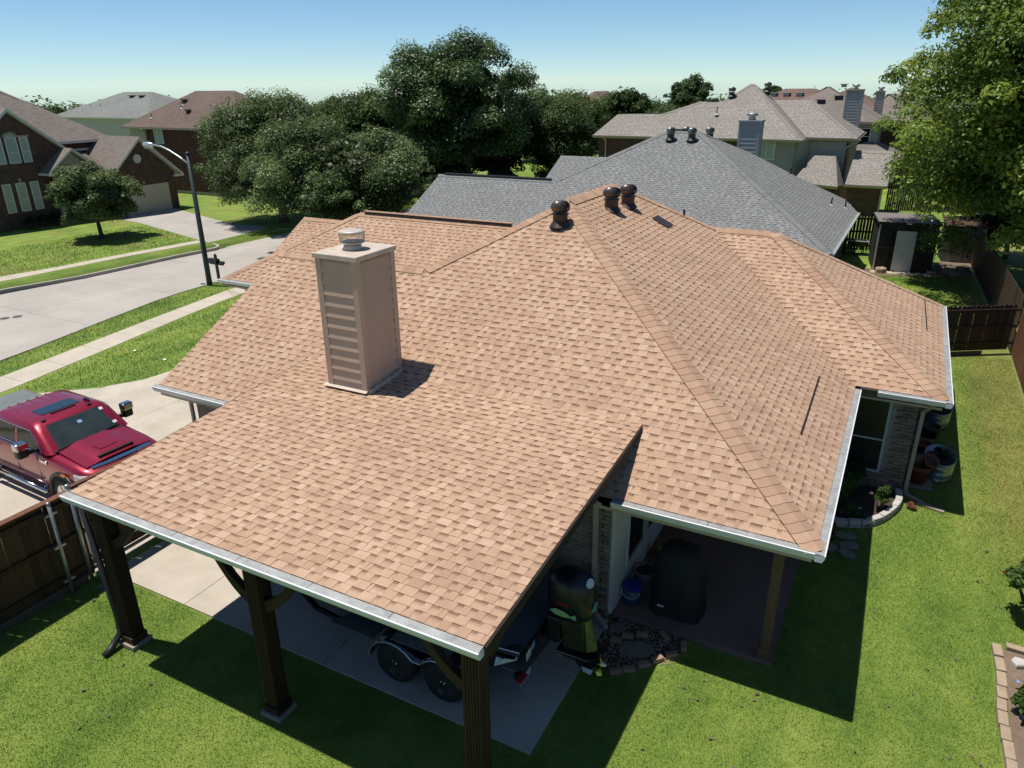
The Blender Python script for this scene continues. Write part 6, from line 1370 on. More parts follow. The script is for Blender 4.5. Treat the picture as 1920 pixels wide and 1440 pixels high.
mb = MB(); mb.box(XF_ + .005, XF_ + .07, 19.40, 20.15, 5.56, 5.66); part('stone_lintel', mb, 'stone_tan', l1); mb = MB(); mb.box(XF_ + .005, XF_ + .06, 18.85, 19.0, 2.86, 3.1); part('keystone', mb, 'stone_tan', l1)
# entry: small gable of pale stone with a dark arch
gable_wall(l1, [(-48.95, 20.75, 0), (-48.95, 21.25, 0), (-48.95, 21.25, 2.3), (-48.95, 21.55, 2.68), (-48.95, 22.0, 2.8), (-48.95, 22.45, 2.68), (-48.95, 22.75, 2.3), (-48.95, 22.75, 0), (-48.95, 23.4, 0), (-48.95, 23.4, 3.3), (-48.95, 22.1, 4.42), (-48.95, 20.75, 3.3)], 'stone_wall', .35, name='entry_front')
mb = MB(); mb.box(-50.2, -50.1, 21.2, 22.8, 0, 2.8); part('entry_door', mb, 'dark_void', l1)
mb = MB(); mb.slab([(-48.7, 22.1, 4.72), (-52, 22.1, 4.72), (-52, 24.0, 3.28), (-48.7, 24.0, 3.28)], .14, (0, 0, -1), 0, 1, 1); mb.slab([(-48.7, 20.2, 3.28), (-52, 20.2, 3.28), (-52, 22.1, 4.72), (-48.7, 22.1, 4.72)], .14, (0, 0, -1), 0, 1, 1); mb.box(-48.72, -48.68 + .05, 20.2, 21.0, 3.12, 3.26, m=1); part('entry_roof', mb, list(RM), l1)
mb = MB(); mb.slab([(-51.9, 22.0, 4.35), (-51.9, 27.0, 4.35), (-55.0, 27.0, 4.45), (-55.0, 22.0, 4.45)][::-1], .1, (0, 0, -1)); mb.box(-51.95, -51.85, 24.3, 26.2, 4.28, 4.42); part('trim_band', mb, 'trim_white', l1)
mb = MB(); mb.slab([(-48.0, 23.3, 2.9), (-48.0, 24.6, 3.1), (-51.9, 24.6, 4.3), (-51.9, 23.0, 4.3)], .12, (0, 0, -1), 0, 1, 1); part('porch_roof', mb, ['far_shingle_brown', 'trim_white'], l1)
gx = -47.7
gable_wall(l1, [(gx, 23.55, 0), (gx, 28.8, 0), (gx, 28.8, 2.65), (gx, 26.25, 4.85), (gx, 23.55, 2.55)], 'brick_dark', name='garage_wall'); walls(l1, [((gx - .16, 28.8), (-53, 28.8)), ((-53, 23.55), (gx - .16, 23.55))], 0, 2.6, 'brick_dark')
mb = MB(); mb.slab([(gx + .28, 26.3, 5.2), (-53, 26.3, 5.2), (-53, 29.35, 2.5), (gx + .28, 29.35, 2.5)], .16, (0, 0, -1), 0, 1, 1); mb.slab([(gx + .28, 23.2, 2.45), (-53, 23.2, 2.45), (-53, 26.3, 5.2), (gx + .28, 26.3, 5.2)], .16, (0, 0, -1), 0, 1, 1); mb.box(gx + .02, gx + .27, 28.65, 29.4, 2.28, 2.44, m=1); part('garage_roof', mb, list(RM), l1)
gd = MB(); gd.box(gx - .02, gx + .03, 23.95, 28.12, 0, 1.93); gd = part('garage_door', gd, 'door_cream', l1)
for r_ in range(4):
    mb = MB()
    for c_ in range(8): mb.box(gx + .031, gx + .037, 24.03 + c_ * .515, 24.03 + c_ * .515 + .45, .06 + r_ * .475, .06 + r_ * .475 + .40)
    part('door_panel', mb, 'door_cream', gd, kind='stuff')
mb = MB(); mb.lathe([(.01, 0), (.25, 0), (.25, .04), (.30, .05), (.30, 0)], 20, (gx + .01, 25.97, 3.75), axis='x', cap=False); part('round_vent', mb, 'trim_white', l1)
mb = MB(); mb.box(gx + .01, gx + .06, 26.05, 26.2, 2.0, 2.22); part('keystone', mb, 'stone_tan', l1)
for i, y in enumerate((18.5, 19.35, 20.2)): bush(('clipped hedge ball under the windows of the dark brick house, leftmost of three', 'clipped hedge ball under the windows of the dark brick house, middle of three', 'clipped hedge ball next to the stone entry of the dark brick house')[i], (-49.05, y, .42), (.48, .5, .42), 1500, .09, 'leaf_dark', 90 + i, group='hedge balls by the brick house', k=12)
# red-brick house behind it and the grey hip roof
l2 = thing('house', 'red-brick house with a brown hip roof partly hidden by the live oak', 'house', (-54, 38, 0))
hip_block(l2, -59.9, -46.2, 33.9, 43.0, 5.28, 0.6, ('far_shingle_brown', 'trim_taupe'))
mb = MB(); mb.box(-57.3, -46.6, 34.35, 42.6, 0, 5.2); part('wall', mb, 'brick_red', l2); mb = MB(); mb.box(-59.5, -57.31, 34.45, 42.5, 0, 5.2); part('wall', mb, 'siding_cream', l2)
mb = MB(); mb.box(-57.32, -46.58, 34.3, 34.34, 0, .25); part('foundation', mb, 'concrete_kerb', l2)
window(l2, (-56.35, 34.34, 3.95), (1, 0, 0), 1.1, 1.25, (0, -1, 0), 'frame_white', 'blind', 0, .07, vbars=1)
static_vent(l2, (-55.2, 37.0, 7.15)); static_vent(l2, (-53.4, 35.7, 6.4)); pipe(l2, (-55.0, 36.6, 6.9), .6); pipe(l2, (-54.7, 36.2, 6.65), .5); pipe(l2, (-57.0, 34.9, 5.9), .4)
downspout(l2, [(-57.3, 33.9, 5.1), (-57.3, 34.25, 4.9), (-57.3, 34.25, 0)], 'trim_taupe', .1)
l3 = thing('house', 'house under the light grey hip roof between the two brick houses', 'house', (-88, 57, 0))
hip_block(l3, -97.5, -79.5, 51.5, 64.0, 5.0, 0.44, ('far_shingle_gray', 'trim_white')); mb = MB(); mb.box(-97, -80, 52, 63.5, 0, 4.9); part('wall', mb, 'siding_pale', l3)
static_vent(l3, (-88.0, 56.5, 7.15), .5); static_vent(l3, (-86.2, 56.5, 7.15), .5); pipe(l3, (-93, 54, 6.0)); pipe(l3, (-91, 54, 6.0))
bush('crape myrtle with dark red bloom half hidden behind the live oak', (-44.0, 33.2, 2.9), (.9, .9, 1.3), 1800, .16, 'leaf_redcrape', 97, name='flowering_tree', cat='shrub')

# ------------------------------------------------------------------ street furniture
lp = thing('street_lamp', 'dark street lamp post with a long pale curved arm', 'street lamp', (-27.2, 13.45, 0))
mb = MB(); mb.tube([(-27.2, 13.45, -.05), (-27.2, 13.45, .5), (-27.2, 13.45, 5.75)], [.13, .12, .085], 12); mb.lathe([(.10, 5.75), (.10, 5.8), (.02, 5.84)], 10, (-27.2, 13.45, 0)); part('pole', mb, 'lamp_pole', lp, True)
mb = MB(); mb.tube([(-27.25, 13.45, 5.35), (-27.7, 13.45, 5.58), (-28.3, 13.45, 5.85), (-28.8, 13.45, 6.01), (-29.3, 13.45, 6.06)], .038, 8); part('arm', mb, 'lamp_arm', lp, True)
mb = MB(); mb.lathe([(.02, -.36), (.10, -.28), (.13, 0), (.10, .25), (.03, .32)], 12, (-29.6, 13.45, 6.05), axis='x'); hd = part('lamp_head', mb, 'lamp_arm', lp, True)
mb = MB(); mb.box(-29.8, -29.45, 13.37, 13.53, 5.90, 5.94); part('lens', mb, 'lamp_glass', hd); mb = MB(); mb.lathe([(.04, 0), (.04, .08)], 8, (-29.45, 13.45, 6.15)); part('photocell', mb, 'black_plastic', hd)
mx_ = thing('mailbox', 'black curbside mailbox on a post beside the street lamp', 'mailbox', (-27.55, 14.3, 0))
mb = MB(); mb.box(-27.60, -27.50, 14.25, 14.35, -.05, 1.18); mb.lathe([(.07, 1.18), (.02, 1.26)], 8, (-27.55, 14.3, 0)); mb.box(-27.95, -27.1, 14.27, 14.33, .74, .80); part('post', mb, 'mailbox_black', mx_)
mb = MB(); mb.prism([(-27.95, 14.18), (-27.42, 14.18), (-27.42, 14.42), (-27.95, 14.42)], .80, .92); mb.tube([(-27.95, 14.3, .92), (-27.42, 14.3, .92)], .12, 12); part('box', mb, 'mailbox_black', mx_); mb = MB(); mb.tube([(-27.3, 14.3, .87), (-27.05, 14.3, .87)], .07, 10); part('paper_tube', mb, 'mailbox_black', mx_)
for (x, y, lab) in ((-30.95, 6.45, 'round iron manhole cover in the road, the left of a pair'), (-30.72, 6.82, 'round iron manhole cover in the road, the right of a pair')):
    mb = MB(); mb.lathe([(.17, 0), (.17, .012), (.14, .014), (.135, .010), (.02, .012)], 24, (x, y, -.13)); solo('manhole_cover', mb, 'iron', lab, 'manhole cover', 'manhole covers in the road')
mb = MB(); mb.lathe([(.13, 0), (.13, .02), (.02, .03)], 18, (-11.45, -2.82, 0)); solo('drain_lid', mb, 'tank_steel', 'round grey drain lid in the grass beside the carport post', 'drain lid')
for i, (px_, lab) in enumerate((((-22.3, 5.9, .02), 'scrap of white paper on the front lawn, nearer the pavement'), ((-20.6, 5.75, .02), 'scrap of white paper on the front lawn, nearer the house'))):
    mb = MB(); x, y, z = px_; mb.add([(x - .04, y - .03, z + .02), (x + .03, y - .03, z + .04), (x + .04, y + .03, z + .02), (x - .03, y + .04, z + .05)], [(0, 1, 2, 3)]); solo('paper_scrap', mb, 'sticker_white', lab, 'litter', 'paper scraps on the front lawn')

# ------------------------------------------------------------------ patio and garden things
def grill():
    T = thing('covered_grill', 'barbecue grill under a loose black cover standing on the patio', 'grill', (-2.02, 1.22, 0.09)); mb = MB(); rows = []; rng = random.Random(3)
    for z, a, b, w in ((0.0, .45, .34, .03), (.30, .44, .335, .03), (.62, .43, .33, .02), (.88, .42, .31, .012), (1.0, .385, .28, .01), (1.16, .33, .235, .012), (1.25, .26, .18, .01), (1.29, .12, .08, 0)):
        r = []
        for k_ in range(28):
            t = 2 * math.pi * k_ / 28; c, s_ = math.cos(t), math.sin(t); p = 3.6; q = (abs(c) ** p + abs(s_) ** p) ** (-1 / p); f = 1 + w * math.sin(5 * t + z * 2) + w * .8 * math.sin(9 * t + 1)
            r.append((-2.02 + a * q * c * f, 1.22 + b * q * s_ * f, .09 + z + (0.03 * math.sin(4 * t) if z == 0 else 0)))
        rows.append(r)
    n = 28; vs = [p for r in rows for p in r]; fs = [(i * n + k_, i * n + (k_ + 1) % n, (i + 1) * n + (k_ + 1) % n, (i + 1) * n + k_) for i in range(len(rows) - 1) for k_ in range(n)] + [tuple(range((len(rows) - 1) * n, len(rows) * n))]
    mb.add(vs, fs); part('cover', mb, 'cover_black', T, True)
    mb = MB(); mb.box(-2.28, -2.17, .862, .868, .30, .335); part('cover_label', mb, 'sticker_white', T)
    mb = MB()
    for x in (-2.36, -1.70):
        for y in (1.0, 1.44): mb.lathe([(.045, -.02), (.05, 0), (.045, .02)], 10, (x, y, .135), axis='y')
    part('castor', mb, 'black_plastic', T)
grill()
T = thing('storage_bucket', 'small bucket with a bright blue lid against the white patio wall', 'bucket', (-2.77, 1.02, .09))
mb = MB(); mb.lathe([(.125, .09), (.15, .42)], 18, (-2.77, 1.02, 0)); part('body', mb, 'bucket_body', T, True); mb = MB(); mb.lathe([(.165, .41), (.168, .455), (.13, .465)], 18, (-2.77, 1.02, 0)); part('lid', mb, 'bucket_blue', T); mb = MB(); mb.tube([(-2.77 + .16 * math.cos(a), .90 - .04 * math.sin(a), .40 - .13 * math.sin(a)) for a in np.linspace(0, math.pi, 9)], .006, 5); part('handle', mb, 'sticker_white', T)
T = thing('planter', 'grey round planter with dry stems behind the blue-lidded bucket', 'planter', (-2.73, 1.62, .09)); mb = MB(); mb.lathe([(.15, .09), (.21, .38), (.225, .40), (.20, .40), (.18, .34)], 18, (-2.73, 1.62, 0)); part('pot', mb, 'planter_gray', T, True); mb = MB(); mb.lathe([(.01, .345), (.185, .345)], 14, (-2.73, 1.62, 0), cap=False); part('earth', mb, 'soil', T); mb = MB(); r_ = random.Random(4)
for q in range(9): a = r_.uniform(0, 6.3); mb.tube([(-2.73, 1.62, .34), (-2.73 + .1 * math.cos(a), 1.62 + .1 * math.sin(a), .5), (-2.73 + .22 * math.cos(a), 1.62 + .22 * math.sin(a), .5 + r_.uniform(-.05, .15))], .006, 4)
part('stem', mb, 'bark', T)
T = thing('watering_can', 'small yellow watering can deep in the shade under the patio window', 'watering can', (-2.78, 2.55, .09)); mb = MB(); mb.lathe([(.10, .09), (.10, .30), (.07, .33)], 14, (-2.78, 2.55, 0)); part('body', mb, 'yellow_plastic', T, True); mb = MB(); mb.tube([(-2.69, 2.5, .14), (-2.52, 2.4, .36)], .014, 6); part('spout', mb, 'yellow_plastic', T); mb = MB(); mb.tube([(-2.78 - .1 * math.cos(a), 2.55, .27 + .13 * math.sin(a)) for a in np.linspace(0, math.pi, 8)], .010, 5); part('handle', mb, 'yellow_plastic', T)

def stone_mesh(seed, sx, sy, sz, jag=0.25, n=9):
    rng = random.Random(seed); mb = MB(); lo = []; hi = []; top = []
    for k_ in range(n):
        a = 2 * math.pi * k_ / n + rng.uniform(-.2, .2); f = 1 + rng.uniform(-jag, jag); x, y = sx * math.cos(a) * f, sy * math.sin(a) * f
        lo.append((x, y, -.02)); hi.append((x * 1.0, y * 1.0, sz * rng.uniform(.6, .8))); top.append((x * .86, y * .86, sz * rng.uniform(.92, 1.05)))
    vs = lo + hi + top; fs = []
    for j in (0, 1):
        for k_ in range(n): fs.append((j * n + k_, j * n + (k_ + 1) % n, (j + 1) * n + (k_ + 1) % n, (j + 1) * n + k_))
    fs.append(tuple(range(2 * n, 3 * n))); mb.add(vs, fs); return mb
# bed of gravel and loose bricks between the slab and the patio
mb = MB(); mb.add([(x, y, .012) for x, y in ((-2.96, -.55), (-2.45, -.62), (-1.95, -.1), (-1.68, .3), (-1.72, .6), (-2.96, .6))], [tuple(range(6))]); struct('gravel_bed', mb, ['soil'])
rng_ = np.random.RandomState(8); mb = MB(); n_ = 0
while n_ < 750:
    x, y = rng_.uniform(-2.95, -1.7), rng_.uniform(-.6, .6)
    if y < -.62 + (x + 2.45) * .9 - .02 and x > -2.45: continue
    s_ = rng_.uniform(.010, .024); mb.add([(x - s_, y, .012), (x, y - s_, .013), (x + s_, y, .012), (x, y + s_, .013), (x, y, .012 + s_)], [(0, 1, 4), (1, 2, 4), (2, 3, 4), (3, 0, 4)]); n_ += 1
part('pebbles', mb, 'stone_tan', None, kind='stuff')['label'] = 'small pebbles scattered between the loose bricks'
bm_ = MB(); bm_.box(-.098, .098, -.045, .045, 0, .075); eb = bm_.mesh('edging_brick', ['edging_brick'])
spots = [(-2.46, -.60, .55, 'half in shade at the skeg of the outboard'), (-2.30, -.47, .62, 'second from the outboard along the lawn edge'), (-2.12, -.27, .75, 'shaded, touching the lawn in the middle of the row'), (-1.97, -.06, .9, 'just catching the sun'), (-1.80, .14, .7, 'sunlit at the outer corner of the gravel'), (-1.68, .40, 1.9, 'sunlit and standing alone nearest the patio edge'),
         (-2.02, .50, 2.4, 'shaded beside the patio floor'), (-2.36, .36, .45, 'inner row in the shade, middle'), (-2.56, .22, .35, 'inner row in the shade, by the flagstone'), (-2.70, .06, .3, 'inner row in the shade, close to the slab')]
for i, (x, y, a, lab) in enumerate(spots):
    o = link('edging_brick', eb, None, (x, y, .005 + .004 * (i % 3))); o.rotation_euler = (0.02 * (i % 3 - 1), 0.03 * (i % 2), a); tag(o, 'loose reddish edging brick ' + lab, 'brick', 'loose bricks round the gravel')
    e_ = o.modifiers.new('bevel', 'BEVEL'); e_.width = .006
for i, (x, y, sx, sy, lab) in enumerate(((-2.36, .0, .30, .20, 'large brown flagstone amid the gravel'), (-2.78, .36, .16, .12, 'small grey flagstone by the end of the downspout'))):
    o = solo('flagstone', stone_mesh(40 + i, sx, sy, .035, .16, 8), 'flagstone', lab, 'flagstone', 'flagstones in the gravel', loc=(x, y, .012)); o.rotation_euler = (0, 0, .5)
# planting bed at the corner of the house
gb = [(1.12, 6.72), (1.20, 6.25), (1.12, 5.75), (.95, 5.30), (.70, 5.0), (.35, 4.86), (-.40, 4.78), (-.42, 6.72)]
mb = MB(); mb.add([(x, y, gz(x, y) + .06) for x, y in gb] + [(.3, 5.8, gz(.3, 5.8) + .07)], [(i_, (i_ + 1) % len(gb), len(gb)) for i_ in range(len(gb))]); struct('planting_bed', mb, ['soil'])
ed = [(1.15, 6.62), (1.19, 6.36), (1.18, 6.12), (1.12, 5.88), (1.02, 5.62), (.90, 5.38), (.74, 5.17), (.55, 5.02), (.33, 4.94), (.08, 4.88), (-.18, 4.83), (-.38, 4.80)]
edl = thing('curved_edging', 'curved pale stone edging round the planting bed at the house corner', 'garden edging', (0.6, 5.3, 0.2))
for (x0, y0), (x1, y1) in zip(ed[:-1], ed[1:]):
    mb = MB(); a, b = Vector((x0, y0, 0)), Vector((x1, y1, 0)); d = (b - a).normalized() * .004; z0 = gz((x0 + x1) / 2, (y0 + y1) / 2)
    mb.beam(a + d + Vector((0, 0, z0 + .07)), b - d + Vector((0, 0, z0 + .07)), .13, .16); part('edging_stone', mb, 'white_stone', edl, bevel=.012)
bush('leafy green shrub in deep shade filling the planting bed', (.02, 5.75, .62), (.42, .62, .5), 2600, .10, 'leaf_garden', 41, k=12)
bush('sunlit fine-leaved plant at the outer edge of the planting bed', (.86, 5.72, .58), (.17, .26, .42), 1900, .055, 'leaf_garden', 42, name='tall_perennial', cat='plant', k=12, up=.1, aspect=.3)
bush('low dark plant at the front of the shaded planting bed', (.30, 5.15, .38), (.34, .16, .26), 1100, .07, 'leaf_mid', 43, name='garden_plant', cat='plant', k=8, flowers=('sticker_white', 1, .03))
bush('broad-leaved plant under the blue-framed window', (.30, 6.45, .62), (.25, .16, .4), 260, .22, 'leaf_mid', 44, name='garden_plant', cat='plant', k=6)
bush('tuft of dry reddish grass beside the downspout outlet', (1.42, 6.12, .36), (.13, .12, .10), 420, .08, 'terracotta', 45, name='dry_tuft', cat='plant', k=6, aspect=.15)
mb = MB(); mb.hexa([(1.50, 6.34, gz(1.6, 6.4) + .01), (2.0, 6.20, gz(1.9, 6.2) + .01), (2.04, 6.32, gz(1.9, 6.3) + .01), (1.54, 6.46, gz(1.5, 6.4) + .01), (1.50, 6.34, gz(1.6, 6.4) + .05), (2.0, 6.20, gz(1.9, 6.2) + .03), (2.04, 6.32, gz(1.9, 6.3) + .03), (1.54, 6.46, gz(1.5, 6.4) + .05)]); solo('splash_block', mb, 'plinth', 'narrow splash block under the beige downspout', 'splash block')
for i, (x, y, sx, sy, a, lab) in enumerate(((.32, 4.58, .23, .13, .1, 'flagstone nearest the curved edging, in shade'), (.42, 4.30, .20, .12, .4, 'middle flagstone of the shaded path by the patio'), (.40, 4.04, .19, .13, -.2, 'flagstone of the shaded path nearest the lawn corner'), (.10, 4.12, .14, .15, .3, 'small flagstone beside the terracotta pot'))):
    o = solo('flagstone', stone_mesh(50 + i, sx, sy, .03, .15, 7), 'flagstone', lab, 'flagstone', 'flagstones beside the planting bed', loc=(x, y, gz(x, y) + .008)); o.rotation_euler = (0, 0, a)
def pot(label, x, y, z, r, h, mat='terracotta', tilt=None, plant=None, name='flower_pot'):
    T = thing(name, label, 'pot', (x, y, z)); mb = MB(); mb.lathe([(r * .68, 0), (r * .95, h * .82), (r * 1.06, h * .82), (r * 1.06, h), (r * .9, h), (r * .82, h * .55)], 20, (0, 0, 0)); part('pot', mb, mat, T, True, False)
    mb = MB(); mb.lathe([(.005, h * .78), (r * .86, h * .78)], 16, (0, 0, 0), cap=False); part('earth', mb, 'soil', T, False, False)
    if tilt: T.rotation_euler = tilt
    return T
pot('small terracotta pot with a green plant at the flagstone path', .06, 4.36, gz(.06, 4.36), .10, .17)
bush('strappy green plant growing in the small terracotta pot', (.06, 4.36, gz(.06, 4.36) + .26), (.12, .12, .13), 200, .14, 'leaf_garden', 46, name='potted_plant', cat='plant', k=6, aspect=.16)
pot('tall brown pot standing against the brick corner beside the oval tank', 1.52, 7.35, gz(1.52, 7.35), .20, .44)
pot('terracotta pot tipped over on top of the tall brown pot', 1.60, 7.36, gz(1.6, 7.4) + .44, .15, .26, tilt=(.5, .45, 0))
pot('wide terracotta bowl in the middle of the row along the wall', 1.58, 9.0, gz(1.6, 9), .20, .24)
pot('black pot with a handle between the bowl and the far tank', 1.72, 9.95, gz(1.7, 10), .24, .30, 'black_plastic')
def tank(label, x, y, sx, sy, h):
    z = gz(x, y); T = thing('stock_tank', label, 'stock tank', (x, y, z), group='galvanized stock tanks along the wall'); mb = MB(); prof = [(.96, 0)]
    for i in range(13): t = i / 12; prof.append((.98 + .018 * math.sin(t * math.pi * 6), h * t))
    prof += [(1.03, h), (1.03, h + .02), (.97, h + .02), (.95, h * .7)]; mb.lathe(prof, 30, (x, y, z), sx=sx, sy=sy); part('wall', mb, 'tank_steel', T, True)
    mb = MB(); mb.lathe([(.005, h * .72), (.95, h * .72)], 26, (x, y, z), sx=sx, sy=sy, cap=False); part('earth', mb, 'soil', T); return T
tank('oval galvanized stock tank nearest the corner, beside the stacked pots', 1.90, 8.05, .31, .55, .42); tank('galvanized stock tank at the far end of the row along the wall', 1.88, 11.0, .32, .6, .42)
bush('scraggly plant in the near stock tank', (1.9, 8.05, .78), (.2, .35, .14), 380, .06, 'leaf_dark', 48, name='tank_plant', cat='plant', k=8); bush('dark leafy plant in the far stock tank', (1.88, 11.0, .82), (.24, .4, .2), 700, .07, 'leaf_dark', 49, name='tank_plant', cat='plant', k=8)
mb = MB(); mb.add([(x, y, .025 + gz(x, y)) for x, y in ((1.26, 7.0), (1.80, 7.0), (1.85, 9.2), (1.75, 11.8), (1.26, 11.8))], [tuple(range(5))]); struct('gravel_strip', mb, ['plinth'])
# raised bed at the right edge
mb = MB(); mb.add([(2.8, 2.55, gz(2.9, 2.5) + .05), (2.8, 1.0, .05), (2.8, -3.0, .05), (4.05, -3.0, .05), (4.05, 1.0, .05), (4.05, 2.55, gz(3.9, 2.5) + .05)], [(0, 1, 4, 5), (1, 2, 3, 4)]); struct('flower_bed', mb, ['mulch'])
r_ = random.Random(12); y = 2.62; k_ = 0; rows_ = []
while y > -2.9:
    L = r_.uniform(.24, .34); rows_.append((2.74 + .02 * math.sin(k_), y - L / 2, L, .13, 0)); y -= L + .012; k_ += 1
x = 2.86
while x < 4.0: L = r_.uniform(.24, .3); rows_.append((x + L / 2, 2.64, .12, L, 1)); x += L + .012
names_ = ['corner', 'second', 'third', 'fourth', 'fifth', 'sixth', 'seventh', 'eighth', 'ninth', 'tenth', 'eleventh', 'twelfth', 'thirteenth', 'fourteenth', 'fifteenth', 'sixteenth', 'seventeenth', 'eighteenth', 'nineteenth', 'twentieth', 'twenty-first', 'twenty-second', 'twenty-third', 'twenty-fourth']
nl = sum(1 for q in rows_ if q[4] == 0)
for i, (x, y, L, wd, kk) in enumerate(rows_):
    mb = MB(); a, b = (wd / 2, L / 2) if kk == 0 else (L / 2 if L > wd else wd / 2, min(L, wd) / 2)
    if kk == 1: a, b = wd / 2, .06
    mb.box(-a, a, -b, b, -.03, .085); lab = ('tan edging block on the lawn side of the flower bed, %s' % (names_[i] + ' from its corner' if i else 'at its very corner')) if kk == 0 else ('tan edging block on the short house-side end of the flower bed, %s from its corner' % names_[i - nl + 1])
    o = solo('edging_block', mb, 'stone_tan', lab, 'edging block', 'edging blocks of the right-hand flower bed', loc=(x, y, gz(x, y)), bevel=.012); o.rotation_euler = (r_.uniform(-.03, .03), r_.uniform(-.03, .03), r_.uniform(-.06, .06))
o = solo('white_rock', stone_mesh(71, .14, .10, .10, .2), 'white_stone', 'white rounded rock inside the corner of the right-hand flower bed', 'rock', loc=(3.02, 2.28, gz(3, 2.3) + .03))
bush('yellow-green leafy plant with pale blue flowers spilling over the edging blocks', (3.12, 1.35, .26), (.34, .52, .24), 1500, .085, 'leaf_garden', 51, name='flowering_plant', cat='plant', flowers=('sticker_blue', 9, .028))
bush('leafy plant at the very edge of the picture in the flower bed', (3.2, .15, .24), (.3, .45, .22), 1000, .08, 'leaf_garden', 52, name='garden_plant', cat='plant')
bush('open rose bush with dark red blooms above the flower bed at the right edge', (3.22, 3.55, .85), (.50, .62, .58), 2200, .085, 'leaf_garden', 53, name='rose_bush', cat='rose bush', k=22, fr=(.2, .3), flowers=('petal_red', 11, .035), stems=14)

# ------------------------------------------------------------------ far lawn: sheds, wheelbarrow, rocks
def shed():
    T = thing('garden_shed', 'dark timber shed with a white door on the far lawn', 'shed', (.45, 29.3, .3), math.atan2(.31, 2.31)); w, d, h = 1.165, 1.2, 2.22
    P_ = lambda n, mb, m, par=T, b=0: part(n, mb, m, par, False, False, bevel=b)
    mb = MB(); mb.box(-w, w, -d, d, 0, h); body = P_('wall', mb, 'dark_void')
    n = 9
    for i in range(n):
        a, b = -w + 2 * w * i / n + .004, -w + 2 * w * (i + 1) / n - .004; mb = MB()
        if b < -.43 or a > .22: mb.box(a, b, -d - .018, -d - .002, .02, h - .02)
        else: mb.box(a, b, -d - .018, -d - .002, 1.86, h - .02)
        P_('plank', mb, 'shed_wood', body)
    for sx in (-1, 1):
        for i in range(8): mb = MB(); a, b = -d + 2 * d * i / 8 + .004, -d + 2 * d * (i + 1) / 8 - .004; xs_ = sorted((sx * (w + .002), sx * (w + .018))); mb.box(xs_[0], xs_[1], a, b, .02, h - .02); P_('plank', mb, 'shed_wood', body)
    mb = MB(); mb.box(-.44, .36, -d - .03, -d - .005, .03, 1.84); dr = P_('door', mb, 'door_white'); mb = MB(); mb.lathe([(.03, 0), (.035, .03), (.01, .05)], 10, (-.36, -d - .08, .95), axis='y'); P_('handle', mb, 'chrome', dr)
    for x0, x1 in ((-w, -.46), (.38, w)): mb = MB(); mb.box(x0 + .02, x1 - .02, -d - .035, -d - .0185, 1.05, 1.10); P_('batten', mb, 'kick_wood')
    for x in (-w, w): mb = MB(); mb.box(x - .03, x + .03, -d - .03, -d + .02, 0, h); P_('corner_trim', mb, 'trim_white' if x < 0 else 'shed_wood')
    mb = MB(); mb.slab([(-w - .1, -d - .14, h + .02), (w + .1, -d - .14, h + .02), (w + .1, d + .1, h + .02), (-w - .1, d + .1, h + .02)], .12, (0, 0, -1), 0, 1, 1); rf_ = P_('roof', mb, ['shed_roof', 'shed_wood'])
    mb = MB(); mb.box(-.12, .06, -d - .165, -d - .142, h - .06, h - .01); P_('shed_light', mb, 'sticker_white')
    mb = MB(); mb.box(-w - .15, w + .25, -d - .55, -d - .02, -.05, .02); P_('threshold', mb, 'concrete_drive')
    mb = MB(); mb.tube([(w + .06, -d - .05, h - .3), (w + .08, -d - .06, 1.0), (w + .05, -d - .08, .3)], .012, 5); P_('cord', mb, 'sticker_white')
shed()
T = thing('panel_shed', 'low dark shed with two grey translucent door panels under the bright tree', 'shed', (3.0, 32.0, .3), .12); w, d, h = .82, .7, 1.75
PP = lambda n, mb, m, par=T: part(n, mb, m, par, False, False)
mb = MB(); mb.box(-w, w, -d + .06, d, 0, h); PP('wall', mb, 'shed_wood')
for i in (0, 1): mb = MB(); a = -w + .03 + i * (w - .02); mb.box(a, a + w - .05, -d, -d + .05, .04, h - .12); dd = PP('door_panel', mb, 'panel_gray'); mb = MB(); mb.box(a + (w - .12 if i == 0 else .03), a + (w - .08 if i == 0 else .07), -d - .03, -d - .002, .75, .95); PP('latch', mb, 'black_plastic', dd)
mb = MB(); mb.slab([(-w - .1, -d - .12, h - .02), (w + .1, -d - .12, h - .02), (w + .1, d + .1, h + .2), (-w - .1, d + .1, h + .2)], .06, (0, 0, -1)); PP('roof', mb, 'fence_dark')
T = thing('wheelbarrow', 'wheelbarrow with a pale tray standing behind the corner of the grey roof', 'wheelbarrow', (-1.55, 31.3, .3), .2); PP = lambda n, mb, m, par=T: part(n, mb, m, par, False, False)
mb = MB(); mb.hexa([(-.30, -.22, .42), (.30, -.22, .38), (.30, .22, .38), (-.30, .22, .42), (-.48, -.36, .72), (.46, -.36, .68), (.46, .36, .68), (-.48, .36, .72)]); PP('tray_shell', mb, 'black_plastic'); mb = MB(); mb.tube([(-.50, -.38, .73), (.48, -.38, .69), (.48, .38, .69), (-.50, .38, .73), (-.50, -.38, .73)], .03, 6); mb.box(-.44, .42, -.33, .33, .66, .68); PP('tray_rim', mb, 'lead_gray')
mb = MB(); mb.lathe([(.12, -.04), (.17, -.03), (.17, .03), (.12, .04)], 16, (-.62, 0, .17), axis='y'); PP('wheel', mb, 'tyre')
mb = MB()
for s_ in (-1, 1): mb.tube([(-.62, s_ * .06, .17), (-.2, s_ * .2, .40), (.9, s_ * .30, .62)], .02, 6); mb.tube([(.3, s_ * .24, .45), (.36, s_ * .26, 0.0)], .02, 6)
PP('frame', mb, 'fence_dark')
